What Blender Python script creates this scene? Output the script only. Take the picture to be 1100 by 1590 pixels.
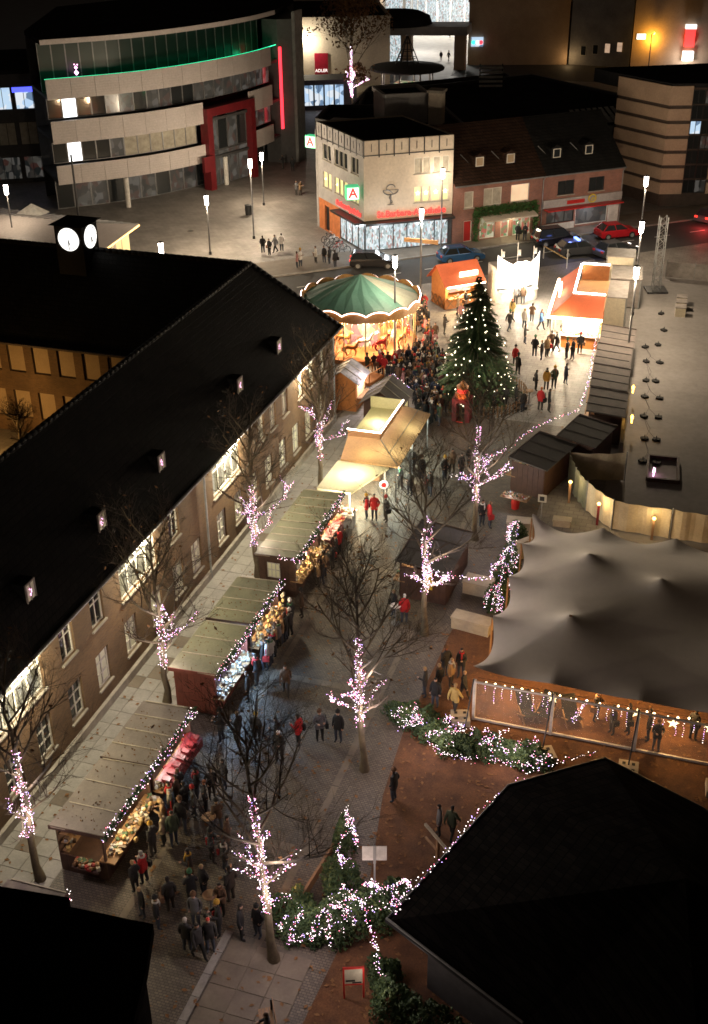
# Night view from a church tower over a German Christmas market.
# World axes: +Y runs along the market street, +X to its right, metres.
import bpy, bmesh, math, random
from mathutils import Vector, Matrix

S = bpy.context.scene
for o in list(bpy.data.objects):
    bpy.data.objects.remove(o)
R = math.radians

# ------------------------------------------------------------------ camera
cam_d = bpy.data.cameras.new('camera')
cam = bpy.data.objects.new('camera', cam_d)
S.collection.objects.link(cam)
S.camera = cam
cam_d.sensor_fit = 'HORIZONTAL'
cam_d.sensor_width = 36.0
cam_d.lens = 36.0 * 1850.0 / 1100.0
cam_d.clip_start = 0.1
cam_d.clip_end = 3000
yaw, pitch, roll = R(18.5), R(29.5), R(-0.8)
fw = Vector((0, math.cos(pitch), -math.sin(pitch)))
rt = Vector((1, 0, 0))
up = rt.cross(fw)
rt = rt * math.cos(roll) + up * math.sin(roll)
up = rt.cross(fw)
rz = Matrix.Rotation(yaw, 3, 'Z')
fw, rt, up = rz @ fw, rz @ rt, rz @ up
cam.matrix_world = Matrix(((rt.x, up.x, -fw.x, 0), (rt.y, up.y, -fw.y, 0), (rt.z, up.z, -fw.z, 35.0), (0, 0, 0, 1)))

# ------------------------------------------------------------------ night sky
W = bpy.data.worlds.new('World')
S.world = W
W.use_nodes = True
nt = W.node_tree
bg = nt.nodes['Background']
sky = nt.nodes.new('ShaderNodeTexSky')
sky.sky_type = 'NISHITA'
sky.sun_disc = False
sky.sun_elevation = R(-4)
sky.sun_rotation = R(200)
tint = nt.nodes.new('ShaderNodeMix')
tint.data_type = 'RGBA'
tint.blend_type = 'MIX'
tint.inputs[0].default_value = 0.92
nt.links.new(sky.outputs[0], tint.inputs[6])
tint.inputs[7].default_value = (0.066, 0.047, 0.031, 1)      # town glow on low cloud
nt.links.new(tint.outputs[2], bg.inputs[0])
bg.inputs[1].default_value = 0.34
# faint moonlight
sd = bpy.data.lights.new('moon', 'SUN')
sd.energy = 0.004
sd.angle = R(10)
sd.color = (0.75, 0.82, 1.0)
so = bpy.data.objects.new('moon', sd)
S.collection.objects.link(so)
so.rotation_euler = (R(40), 0, R(-30))

S.view_settings.view_transform = 'Standard'
S.view_settings.look = 'None'
S.view_settings.exposure = 0.0
S.view_settings.gamma = 1.0
S.view_settings.use_curve_mapping = False
S.cycles.use_denoising = True
S.cycles.max_bounces = 5
S.cycles.diffuse_bounces = 2
S.cycles.glossy_bounces = 2
S.cycles.transmission_bounces = 4
S.cycles.transparent_max_bounces = 8
S.cycles.sample_clamp_indirect = 1.5
S.cycles.sample_clamp_direct = 0.0
S.cycles.caustics_reflective = False
S.cycles.caustics_refractive = False
S.cycles.filter_width = 1.6

# ------------------------------------------------------------------ materials
MATS = {}
def _bs(name):
    m = bpy.data.materials.new(name)
    m.use_nodes = True
    MATS[name] = m
    return m, m.node_tree, m.node_tree.nodes['Principled BSDF']
def _mixc(nt, fac, a, b, mode='MIX'):
    n = nt.nodes.new('ShaderNodeMix')
    n.data_type = 'RGBA'
    n.blend_type = mode
    for i, v in ((0, fac), (6, a), (7, b)):
        if hasattr(v, 'is_linked'):
            nt.links.new(v, n.inputs[i])
        elif i == 0:
            n.inputs[0].default_value = v
        else:
            n.inputs[i].default_value = (*v, 1) if len(v) == 3 else v
    return n.outputs[2]
def _noise(nt, vec, scale, det=4, rough=0.6):
    n = nt.nodes.new('ShaderNodeTexNoise')
    n.inputs['Scale'].default_value = scale
    n.inputs['Detail'].default_value = det
    n.inputs['Roughness'].default_value = rough
    nt.links.new(vec, n.inputs['Vector'])
    return n.outputs['Fac']
def _ramp(nt, fac, a, b):
    n = nt.nodes.new('ShaderNodeMapRange')
    n.inputs['From Min'].default_value = a
    n.inputs['From Max'].default_value = b
    nt.links.new(fac, n.inputs['Value'])
    return n.outputs[0]
def _bump(nt, b, h, strength, dist=0.02):
    n = nt.nodes.new('ShaderNodeBump')
    n.inputs['Strength'].default_value = strength
    n.inputs['Distance'].default_value = dist
    nt.links.new(h, n.inputs['Height'])
    nt.links.new(n.outputs[0], b.inputs['Normal'])
def _shift(nt, vec):
    # every object samples its own part of the pattern
    oi = nt.nodes.new('ShaderNodeObjectInfo')
    mu = nt.nodes.new('ShaderNodeMath')
    mu.operation = 'MULTIPLY'
    mu.inputs[1].default_value = 61.0
    nt.links.new(oi.outputs['Random'], mu.inputs[0])
    va = nt.nodes.new('ShaderNodeVectorMath')
    nt.links.new(vec, va.inputs[0])
    nt.links.new(mu.outputs[0], va.inputs[1])
    return va.outputs[0]
def mat(name, c, rough=0.7, c2=None, scale=2.0, bump=0.0, bscale=25.0, metal=0.0, fine=0.25, stain=0.0):
    """base colour varied by two sizes of noise, with optional relief"""
    m, nt, b = _bs(name)
    tc = _shift(nt, nt.nodes.new('ShaderNodeTexCoord').outputs['Object'])
    c2 = c2 or tuple(x * 0.62 for x in c)
    f1 = _ramp(nt, _noise(nt, tc, scale), 0.3, 0.7)
    colr = _mixc(nt, f1, c2, c)
    f2 = _noise(nt, tc, scale * 11, 3)
    dk = _mixc(nt, f2, (1 - fine,) * 3, (1 + fine,) * 3)
    colr = _mixc(nt, 1.0, colr, dk, 'MULTIPLY')
    if stain:
        f3 = _ramp(nt, _noise(nt, tc, scale * 0.31, 5, 0.7), 0.5, 0.68)
        mm = nt.nodes.new('ShaderNodeMath')
        mm.operation = 'MULTIPLY'
        mm.inputs[1].default_value = stain
        nt.links.new(f3, mm.inputs[0])
        colr = _mixc(nt, mm.outputs[0], colr, tuple(x * 0.35 for x in c))
    nt.links.new(colr, b.inputs['Base Color'])
    b.inputs['Roughness'].default_value = rough
    b.inputs['Metallic'].default_value = metal
    if bump:
        _bump(nt, b, _noise(nt, tc, bscale, 4), bump)
    return m
def mat_brick(name, c1, c2, mortar, w=0.25, h=0.075, ms=0.010, rough=0.85, plan=False, bump=0.35, var=None, off=0.5):
    """coursed brick or paving, laid along the wall (x+y, z) or on the ground (x, y)"""
    m, nt, b = _bs(name)
    tc = nt.nodes.new('ShaderNodeTexCoord').outputs['Object']
    if plan:
        vec = tc
    else:
        sp = nt.nodes.new('ShaderNodeSeparateXYZ')
        nt.links.new(tc, sp.inputs[0])
        ad = nt.nodes.new('ShaderNodeMath')
        nt.links.new(sp.outputs[0], ad.inputs[0])
        nt.links.new(sp.outputs[1], ad.inputs[1])
        cb = nt.nodes.new('ShaderNodeCombineXYZ')
        nt.links.new(ad.outputs[0], cb.inputs[0])
        nt.links.new(sp.outputs[2], cb.inputs[1])
        vec = cb.outputs[0]
    br = nt.nodes.new('ShaderNodeTexBrick')
    br.offset = off
    br.inputs['Scale'].default_value = 1.0
    br.inputs['Brick Width'].default_value = w
    br.inputs['Row Height'].default_value = h
    br.inputs['Mortar Size'].default_value = ms
    br.inputs['Mortar Smooth'].default_value = 0.2
    for k, v in (('Color1', c1), ('Color2', c2), ('Mortar', mortar)):
        br.inputs[k].default_value = (*v, 1)
    nt.links.new(vec, br.inputs['Vector'])
    f2 = _ramp(nt, _noise(nt, tc, 0.55, 5, 0.65), 0.28, 0.72)
    colr = _mixc(nt, 1.0, br.outputs[0], _mixc(nt, f2, (0.62,) * 3, (1.15,) * 3), 'MULTIPLY')
    f3 = _noise(nt, tc, 14.0, 3)
    colr = _mixc(nt, 1.0, colr, _mixc(nt, f3, (0.8,) * 3, (1.2,) * 3), 'MULTIPLY')
    nt.links.new(colr, b.inputs['Base Color'])
    b.inputs['Roughness'].default_value = rough
    inv = nt.nodes.new('ShaderNodeMath')
    inv.operation = 'SUBTRACT'
    inv.inputs[0].default_value = 1.0
    nt.links.new(br.outputs['Fac'], inv.inputs[1])
    _bump(nt, b, inv.outputs[0], bump, 0.012)
    return m
def em(name, c, s, sample=True, vary=0.0, scale=3.0):
    """something that gives off light"""
    m = bpy.data.materials.new(name)
    m.use_nodes = True
    MATS[name] = m
    nt = m.node_tree
    b = nt.nodes['Principled BSDF']
    b.inputs['Base Color'].default_value = (*[min(0.8, x) for x in c], 1)
    b.inputs['Emission Color'].default_value = (*c, 1)
    b.inputs['Emission Strength'].default_value = s
    if vary:
        tc = nt.nodes.new('ShaderNodeTexCoord').outputs['Object']
        f = _ramp(nt, _noise(nt, tc, scale, 3), 0.32, 0.66)
        nt.links.new(_mixc(nt, f, tuple(x * (1 - vary) for x in c), c), b.inputs['Emission Color'])
    m.cycles.emission_sampling = 'AUTO' if sample else 'NONE'
    return m
def em_cells(name, cols, s, w, h, sample=True):
    """lit window stocked with many coloured things (seen as small blocks)"""
    m = bpy.data.materials.new(name)
    m.use_nodes = True
    MATS[name] = m
    nt = m.node_tree
    b = nt.nodes['Principled BSDF']
    tc = nt.nodes.new('ShaderNodeTexCoord').outputs['Object']
    mp = nt.nodes.new('ShaderNodeMapping')
    mp.inputs['Scale'].default_value = (1 / w, 1 / w, 1 / h)
    nt.links.new(tc, mp.inputs[0])
    vo = nt.nodes.new('ShaderNodeTexVoronoi')
    vo.inputs['Scale'].default_value = 1.0
    nt.links.new(mp.outputs[0], vo.inputs['Vector'])
    sp = nt.nodes.new('ShaderNodeSeparateXYZ')
    nt.links.new(vo.outputs['Color'], sp.inputs[0])
    rp = nt.nodes.new('ShaderNodeValToRGB')
    rp.color_ramp.interpolation = 'CONSTANT'
    els = rp.color_ramp.elements
    for i, cc in enumerate(cols):
        e = els[i] if i < 2 else els.new(i / len(cols))
        e.position = i / len(cols)
        e.color = (*cc, 1)
    nt.links.new(sp.outputs[0], rp.inputs[0])
    nt.links.new(rp.outputs[0], b.inputs['Emission Color'])
    b.inputs['Emission Strength'].default_value = s
    b.inputs['Base Color'].default_value = (0.06, 0.06, 0.06, 1)
    b.inputs['Roughness'].default_value = 0.15
    m.cycles.emission_sampling = 'AUTO' if sample else 'NONE'
    return m
def plain(name, c, rough=0.5, metal=0.0, spec=0.5, alpha=1.0, trans=0.0):
    m, nt, b = _bs(name)
    b.inputs['Base Color'].default_value = (*c, 1)
    b.inputs['Roughness'].default_value = rough
    b.inputs['Metallic'].default_value = metal
    b.inputs['Specular IOR Level'].default_value = spec
    b.inputs['Alpha'].default_value = alpha
    b.inputs['Transmission Weight'].default_value = trans
    return m

mat_brick('plaza', (0.235, 0.215, 0.195), (0.19, 0.172, 0.157), (0.115, 0.103, 0.093), 0.62, 0.42, 0.018, 0.55, True, 0.5)
mat_brick('cobble', (0.165, 0.132, 0.100), (0.105, 0.085, 0.068), (0.045, 0.037, 0.030), 0.17, 0.11, 0.012, 0.6, True, 0.8)
mat('slab', (0.33, 0.31, 0.28), 0.7, (0.23, 0.22, 0.20), 0.9, 0.25, 40, stain=0.3)
mat('slab_dark', (0.185, 0.150, 0.115), 0.7, None, 0.9, 0.25, 40)
mat('joint', (0.135, 0.115, 0.095), 0.9)
mat('mulch', (0.155, 0.068, 0.028), 0.95, (0.07, 0.032, 0.016), 1.3, 0.9, 55, fine=0.6)
mat('concrete', (0.270, 0.245, 0.228), 0.75, (0.215, 0.195, 0.180), 0.25, 0.2, 30, stain=0.25)
mat('asphalt', (0.062, 0.060, 0.060), 0.75, (0.042, 0.041, 0.041), 0.4, 0.3, 60)
mat('kerb', (0.30, 0.28, 0.26), 0.75)
plain('road_paint', (0.7, 0.7, 0.68), 0.6)
mat_brick('brick', (0.175, 0.096, 0.040), (0.125, 0.067, 0.031), (0.150, 0.112, 0.072))
mat_brick('brick_red', (0.30, 0.105, 0.065), (0.22, 0.075, 0.05), (0.26, 0.21, 0.18))
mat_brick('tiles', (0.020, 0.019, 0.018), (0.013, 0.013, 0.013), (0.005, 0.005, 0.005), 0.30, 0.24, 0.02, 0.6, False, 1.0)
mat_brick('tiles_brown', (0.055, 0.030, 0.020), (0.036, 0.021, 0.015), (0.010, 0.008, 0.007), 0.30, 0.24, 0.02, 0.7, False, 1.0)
mat('bitumen', (0.030, 0.030, 0.032), 0.85, None, 0.3)
mat('cream_render', (0.62, 0.53, 0.42), 0.85, (0.53, 0.45, 0.36), 0.4, 0.1, 60, stain=0.12)
mat('grey_render', (0.42, 0.40, 0.39), 0.85, None, 0.4, 0.1, 60)
mat('white_panel', (0.52, 0.465, 0.445), 0.55, (0.46, 0.41, 0.39), 0.5, stain=0.1)
mat('dark_wall', (0.060, 0.058, 0.060), 0.7)
mat('tan_stone', (0.50, 0.36, 0.25), 0.75, (0.42, 0.30, 0.21), 0.6, 0.1, 40)
mat('brown_stone', (0.08, 0.055, 0.042), 0.75)
mat('orange_render', (0.55, 0.17, 0.05), 0.8)
mat('window_white', (0.66, 0.62, 0.54), 0.5, (0.58, 0.54, 0.47))
mat('sill_stone', (0.40, 0.36, 0.30), 0.75)
mat('metal_dark', (0.035, 0.035, 0.037), 0.45, metal=0.4)
mat('metal_grey', (0.22, 0.22, 0.225), 0.45, metal=0.5)
mat('metal_zinc', (0.33, 0.335, 0.33), 0.5, metal=0.4)
plain('glass_dark', (0.020, 0.023, 0.025), 0.06, 0, 0.7)
plain('glass_green', (0.012, 0.030, 0.024), 0.30, 0, 0.35)
mat('blind', (0.40, 0.30, 0.19), 0.8, (0.35, 0.26, 0.165), 1.2)
mat('curtain', (0.46, 0.42, 0.34), 0.9, None, 2.0)
mat('wood_dark', (0.075, 0.036, 0.024), 0.65, (0.045, 0.022, 0.016), 3.0, 0.3, 30)
mat('wood_red', (0.20, 0.055, 0.038), 0.6, (0.13, 0.036, 0.026), 3.0, 0.3, 30)
mat('wood_mid', (0.30, 0.17, 0.08), 0.65, (0.20, 0.11, 0.055), 3.0, 0.3, 30)
mat('wood_orange', (0.52, 0.20, 0.055), 0.55, (0.40, 0.145, 0.04), 3.0, 0.3, 30)
mat('batten', (0.42, 0.36, 0.27), 0.7)
mat('felt_olive', (0.200, 0.195, 0.125), 0.85, (0.145, 0.142, 0.095), 1.1, 0.3, 60, stain=0.25)
mat('felt_taupe', (0.230, 0.195, 0.165), 0.85, (0.170, 0.145, 0.125), 1.1, 0.3, 60, stain=0.25)
mat('felt_dark', (0.075, 0.068, 0.062), 0.85, (0.050, 0.046, 0.043), 1.1, 0.3, 60)
mat('felt_grey', (0.16, 0.13, 0.115), 0.85, (0.10, 0.085, 0.078), 1.3, 0.3, 60)
mat('roof_silver', (0.42, 0.41, 0.43), 0.5, (0.10, 0.10, 0.11), 1.5)
mat('sheet_tan', (0.58, 0.34, 0.15), 0.55, (0.50, 0.28, 0.125), 0.8)
mat('sheet_olive', (0.44, 0.41, 0.20), 0.6, (0.36, 0.34, 0.17), 0.8)
mat('sheet_cream', (0.70, 0.64, 0.42), 0.5, (0.62, 0.57, 0.38), 0.8)
mat('terracotta', (0.46, 0.105, 0.040), 0.6, (0.38, 0.085, 0.035), 1.0, 0.2, 20)
mat('container_cream', (0.62, 0.55, 0.40), 0.55, (0.55, 0.48, 0.36), 0.7)
mat('container_grey', (0.34, 0.30, 0.27), 0.6)
mat('canvas_green', (0.115, 0.255, 0.205), 0.6, (0.085, 0.205, 0.165), 0.7)
mat('canvas_pale', (0.42, 0.44, 0.36), 0.6, (0.34, 0.36, 0.29), 0.7)
mat('gold_paint', (0.62, 0.36, 0.12), 0.4, (0.45, 0.20, 0.07), 4.0)
mat('gold_trim', (0.55, 0.45, 0.22), 0.5)
mat('tent_canvas', (0.72, 0.64, 0.56), 0.65, (0.64, 0.57, 0.50), 0.35, 0.15, 2.2, fine=0.06, stain=0.12)
mat('tarp', (0.70, 0.60, 0.42), 0.6, (0.52, 0.42, 0.27), 0.9, 0.2, 6)
mat('tarp_green', (0.20, 0.21, 0.15), 0.6)
mat('bark', (0.155, 0.120, 0.070), 0.9, (0.075, 0.058, 0.038), 2.5, 0.7, 25)
mat('twig', (0.075, 0.052, 0.033), 0.9)
mat('needle', (0.045, 0.090, 0.030), 0.75, (0.024, 0.052, 0.020), 2.0)
mat('needle_light', (0.105, 0.150, 0.040), 0.75, (0.04, 0.075, 0.025), 2.0)
mat('ivy', (0.045, 0.115, 0.022), 0.6, (0.022, 0.065, 0.014), 3.0)
mat('dry_leaf', (0.20, 0.10, 0.035), 0.85, (0.17, 0.075, 0.025), 4.0)
mat('concrete_block', (0.50, 0.43, 0.31), 0.85, (0.38, 0.33, 0.25), 2.5, 0.4, 20)
mat('rubber', (0.018, 0.018, 0.018), 0.8)
mat('white_paint', (0.74, 0.71, 0.66), 0.5)
mat('red_paint', (0.50, 0.025, 0.020), 0.45, (0.42, 0.02, 0.018))
mat('red_sign', (0.42, 0.015, 0.040), 0.4)
mat('yellow_paper', (0.75, 0.55, 0.05), 0.6)
mat('signboard', (0.55, 0.52, 0.42), 0.6)
mat('straw', (0.55, 0.38, 0.16), 0.9, (0.40, 0.26, 0.11), 6.0)
plain('clear_sheet', (0.9, 0.85, 0.75), 0.12, 0, 0.5, 0.07)
mat('red_panel', (0.16, 0.010, 0.014), 0.5)
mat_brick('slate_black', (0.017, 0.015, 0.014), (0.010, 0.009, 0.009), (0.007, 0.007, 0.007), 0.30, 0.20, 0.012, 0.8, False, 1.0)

em('lamp_white', (1.0, 0.90, 0.78), 22, False)
em('bulb_white', (1.0, 0.86, 0.84), 5.0, False)
em('bulb_pink', (1.0, 0.46, 0.78), 5.0, False)
em('bulb_red', (1.0, 0.18, 0.30), 4.0, False)
em('bulb_violet', (0.60, 0.42, 1.0), 4.5, False)
em('bulb_warm', (1.0, 0.72, 0.38), 12, False)
em('bulb_tree', (1.0, 0.86, 0.60), 4, False)
em('tube_white', (1.0, 0.90, 0.80), 12)
em('tube_warm', (1.0, 0.72, 0.46), 9)
em('tube_pinkish', (1.0, 0.76, 0.70), 7)
em('tube_kiosk', (1.0, 0.82, 0.70), 13)
em('led_red', (1.0, 0.035, 0.055), 2.6)
em('led_green', (0.03, 0.85, 0.38), 3.0)
em('led_amber', (1.0, 0.58, 0.16), 5)
em('neon_red', (1.0, 0.05, 0.045), 1.7)
em('sign_white', (1.0, 0.95, 0.88), 1.3)
em('sign_green', (0.10, 0.80, 0.35), 0.6)
em('sign_red', (1.0, 0.05, 0.04), 0.7)
em('win_white', (0.93, 0.97, 1.0), 2.4)
em('win_dim', (1.0, 0.84, 0.60), 0.045, True, 0.6, 1.2)
em('win_warm', (1.0, 0.76, 0.40), 0.42, True, 0.4, 1.5)
em('win_yellow', (1.0, 0.90, 0.42), 0.34, True, 0.35, 1.4)
em('win_peach', (1.0, 0.66, 0.44), 0.55, True, 0.3, 1.5)
em('win_blue', (0.60, 0.80, 1.0), 0.55, True, 0.7, 1.6)
em('led_blue', (0.08, 0.10, 1.0), 2.0)
em('star_glow', (1.0, 0.86, 0.45), 2.4, False)
em('clock_face', (1.0, 0.98, 0.92), 1.7)
em('tail_red', (1.0, 0.05, 0.03), 1.5, False)
em('head_white', (1.0, 0.95, 0.85), 3.0, False)
em('police_blue', (0.15, 0.25, 1.0), 5.0, False)
em('sodium', (1.0, 0.50, 0.06), 14, False)
em('booth_white', (1.0, 0.93, 0.84), 2.6)
em('hot_white', (1.0, 0.86, 0.66), 3.0)
em_cells('shop_bright', [(0.85, 0.95, 1.0), (0.55, 0.70, 0.72), (0.95, 1, 1), (0.42, 0.52, 0.52), (0.75, 0.76, 0.72), (0.5, 0.30, 0.27), (0.75, 0.88, 0.95), (0.28, 0.36, 0.37), (0.65, 0.78, 0.8), (0.38, 0.46, 0.48)], 0.85, 0.15, 0.32)
em_cells('shop_gift', [(0.8, 0.75, 0.5), (0.3, 0.25, 0.1), (0.9, 0.85, 0.6), (0.15, 0.4, 0.15), (0.7, 0.15, 0.1), (0.5, 0.45, 0.3)], 0.55, 0.32, 0.36)
em_cells('shop_dim', [(0.3, 0.28, 0.24), (0.08, 0.08, 0.08), (0.45, 0.42, 0.38), (0.16, 0.14, 0.12), (0.05, 0.06, 0.06), (0.24, 0.1, 0.08)], 0.13, 0.6, 0.7)
em_cells('shop_cold', [(0.55, 0.75, 1.0), (0.85, 0.92, 1.0), (0.15, 0.25, 0.4), (0.6, 0.8, 1.0)], 0.9, 0.9, 0.8)
em_cells('win_bay', [(1.0, 0.92, 0.60), (0.9, 0.78, 0.42), (0.30, 0.24, 0.12), (1.0, 0.95, 0.72), (0.55, 0.46, 0.22), (0.75, 0.68, 0.42)], 0.36, 0.33, 1.6)
em_cells('carousel_art', [(1.0, 0.62, 0.28), (1.0, 0.82, 0.55), (0.9, 0.28, 0.12), (1.0, 0.75, 0.42), (0.75, 0.25, 0.22)], 1.3, 0.5, 0.6)

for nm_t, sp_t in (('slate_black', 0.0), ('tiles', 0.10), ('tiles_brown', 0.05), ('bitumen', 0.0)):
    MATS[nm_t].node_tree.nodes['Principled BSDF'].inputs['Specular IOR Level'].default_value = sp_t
# thin sheets let light through from behind
for nm_t, fac_t in (('sheet_cream', 0.30), ('sheet_tan', 0.13), ('canvas_green', 0.25), ('canvas_pale', 0.35)):
    nt_ = MATS[nm_t].node_tree
    b_ = nt_.nodes['Principled BSDF']
    tr_ = nt_.nodes.new('ShaderNodeBsdfTranslucent')
    nt_.links.new(b_.inputs['Base Color'].links[0].from_socket, tr_.inputs[0])
    mx_ = nt_.nodes.new('ShaderNodeMixShader')
    mx_.inputs[0].default_value = fac_t
    nt_.links.new(b_.outputs[0], mx_.inputs[1])
    nt_.links.new(tr_.outputs[0], mx_.inputs[2])
    nt_.links.new(mx_.outputs[0], nt_.nodes['Material Output'].inputs[0])

# ------------------------------------------------------------------ mesh helpers
class MB:
    def __init__(s, M=None):
        s.v, s.f, s.M = [], [], M
    def add(s, vs, fs, M=None):
        n = len(s.v)
        for p in vs:
            p = Vector(p)
            if M is not None:
                p = M @ p
            if s.M is not None:
                p = s.M @ p
            s.v.append(p)
        s.f += [tuple(i + n for i in q) for q in fs]
        return s
    def box(s, x0, y0, z0, x1, y1, z1, M=None):
        return s.add([(x0, y0, z0), (x1, y0, z0), (x1, y1, z0), (x0, y1, z0), (x0, y0, z1), (x1, y0, z1), (x1, y1, z1), (x0, y1, z1)],
                     [(0, 3, 2, 1), (4, 5, 6, 7), (0, 1, 5, 4), (1, 2, 6, 5), (2, 3, 7, 6), (3, 0, 4, 7)], M)
    def prism(s, poly, z0, z1):
        n = len(poly)
        a = sum(poly[i - 1][0] * poly[i][1] - poly[i][0] * poly[i - 1][1] for i in range(n))
        if a < 0:
            poly = poly[::-1]
        vs = [(x, y, z0) for x, y in poly] + [(x, y, z1) for x, y in poly]
        fs = [tuple(range(n))[::-1], tuple(range(n, 2 * n))] + [(i, (i + 1) % n, n + (i + 1) % n, n + i) for i in range(n)]
        return s.add(vs, fs)
    def bar(s, p, q, w, h=None):
        p, q = Vector(p), Vector(q)
        h = h or w
        d = q - p
        L = d.length
        if L < 1e-6:
            return s
        d /= L
        a = d.cross(Vector((0, 0, 1)))
        if a.length < 1e-3:
            a = Vector((1, 0, 0))
        a.normalize()
        b = a.cross(d)
        vs = []
        for e in (p, q):
            for i, j in ((-1, -1), (1, -1), (1, 1), (-1, 1)):
                vs.append(e + a * (w / 2 * i) + b * (h / 2 * j))
        return s.add(vs, [(0, 1, 2, 3), (7, 6, 5, 4), (0, 4, 5, 1), (1, 5, 6, 2), (2, 6, 7, 3), (3, 7, 4, 0)])
    def tube(s, pts, rad, n=6, cap=True):
        pts = [Vector(p) for p in pts]
        if not hasattr(rad, '__len__'):
            rad = [rad] * len(pts)
        vs, fs = [], []
        a = None
        for i, p in enumerate(pts):
            d = (pts[min(i + 1, len(pts) - 1)] - pts[max(i - 1, 0)])
            d = d.normalized() if d.length > 1e-9 else Vector((0, 0, 1))
            if a is None:
                a = d.cross(Vector((0.3, 0.9, 0.1)))
                if a.length < 1e-3:
                    a = d.cross(Vector((1, 0, 0)))
            a = (a - d * a.dot(d))
            if a.length < 1e-6:
                a = d.orthogonal()
            a.normalize()
            b = d.cross(a)
            for k in range(n):
                t = 2 * math.pi * k / n
                vs.append(p + (a * math.cos(t) + b * math.sin(t)) * rad[i])
        for i in range(len(pts) - 1):
            for k in range(n):
                k2 = (k + 1) % n
                fs.append((i * n + k, i * n + k2, (i + 1) * n + k2, (i + 1) * n + k))
        if cap:
            fs.append(tuple(range(n))[::-1])
            fs.append(tuple((len(pts) - 1) * n + k for k in range(n)))
        return s.add(vs, fs)
    def lathe(s, prof, c=(0, 0, 0), n=16):
        vs, fs = [], []
        for r, z in prof:
            for k in range(n):
                t = 2 * math.pi * k / n
                vs.append((c[0] + r * math.cos(t), c[1] + r * math.sin(t), c[2] + z))
        m = len(prof)
        for i in range(m - 1):
            for k in range(n):
                k2 = (k + 1) % n
                fs.append((i * n + k, i * n + k2, (i + 1) * n + k2, (i + 1) * n + k))
        fs.append(tuple(range(n))[::-1])
        fs.append(tuple((m - 1) * n + k for k in range(n)))
        return s.add(vs, fs)
    def octa(s, c, r):
        x, y, z = c
        return s.add([(x + r, y, z), (x - r, y, z), (x, y + r, z), (x, y - r, z), (x, y, z + r), (x, y, z - r)],
                     [(0, 2, 4), (2, 1, 4), (1, 3, 4), (3, 0, 4), (2, 0, 5), (1, 2, 5), (3, 1, 5), (0, 3, 5)])
    def ball(s, c, r, n=8, m=5, sc=(1, 1, 1)):
        vs, fs = [], []
        for i in range(1, m):
            t = math.pi * i / m
            for k in range(n):
                p = 2 * math.pi * k / n
                vs.append((c[0] + r * sc[0] * math.sin(t) * math.cos(p), c[1] + r * sc[1] * math.sin(t) * math.sin(p), c[2] + r * sc[2] * math.cos(t)))
        vs += [(c[0], c[1], c[2] + r * sc[2]), (c[0], c[1], c[2] - r * sc[2])]
        T, B = len(vs) - 2, len(vs) - 1
        for k in range(n):
            k2 = (k + 1) % n
            fs.append((T, k, k2))
            fs.append((B, (m - 2) * n + k2, (m - 2) * n + k))
            for i in range(m - 2):
                fs.append((i * n + k, (i + 1) * n + k, (i + 1) * n + k2, i * n + k2))
        return s.add(vs, fs)
    def quad(s, a, b, c, d):
        return s.add([a, b, c, d], [(0, 1, 2, 3)])
    def mesh(s, name, m, smooth=False):
        me = bpy.data.meshes.new(name)
        me.from_pydata([tuple(p) for p in s.v], [], s.f)
        me.materials.append(MATS[m] if isinstance(m, str) else m)
        if smooth:
            me.polygons.foreach_set('use_smooth', [True] * len(me.polygons))
        me.update()
        return me
    def build(s, name, m, parent=None, smooth=False, label=None, kind=None, world=False):
        if world and parent is not None:
            off = parent.location
            s.v = [p - off for p in s.v]
        o = bpy.data.objects.new(name, s.mesh(name, m, smooth))
        S.collection.objects.link(o)
        if parent is not None:
            o.parent = parent
        if label:
            o['label'] = label
        if kind:
            o['kind'] = kind
        return o
def put(me, name, loc=(0, 0, 0), rz=0, parent=None, scale=None):
    o = bpy.data.objects.new(name, me)
    S.collection.objects.link(o)
    o.location = loc
    o.rotation_euler = (0, 0, rz)
    if scale:
        o.scale = scale if hasattr(scale, '__len__') else (scale,) * 3
    if parent is not None:
        o.parent = parent
    return o
def thing(name, label, cat, loc=(0, 0, 0), rz=0, group=None):
    o = bpy.data.objects.new(name, None)
    S.collection.objects.link(o)
    o.empty_display_size = 0.3
    o.location = loc
    o.rotation_euler = (0, 0, rz)
    return tag(o, label, cat, group)
def tag(o, label, cat, group=None):
    o['label'] = label
    o['category'] = cat
    if group:
        o['group'] = group
    return o
def struct(mb, name, m, smooth=False):
    o = mb.build(name, m, None, smooth)
    o['kind'] = 'structure'
    return o
def copy_tree(o, parent=None):
    c = o.copy()
    S.collection.objects.link(c)
    c.parent = parent
    for ch in o.children:
        copy_tree(ch, c)
    return c
LAMP_K = 3.6
def lamp(loc, watts, c=(1, 0.86, 0.66), r=0.25, parent=None, spot=None):
    d = bpy.data.lights.new('lamp_light', 'POINT')
    d.energy = watts * LAMP_K
    d.color = c
    d.shadow_soft_size = r
    o = bpy.data.objects.new('lamp_light', d)
    S.collection.objects.link(o)
    o.location = loc
    if parent is not None:
        o.parent = parent
    return o
def T3(x, y, z=0, a=0):
    return Matrix.Translation((x, y, z)) @ Matrix.Rotation(a, 4, 'Z')
def along(p, q, z=0):
    """frame at p with local x towards q; local -y is the outside when walking p->q with the outside on the right"""
    return T3(p[0], p[1], z, math.atan2(q[1] - p[1], q[0] - p[0]))
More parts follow.
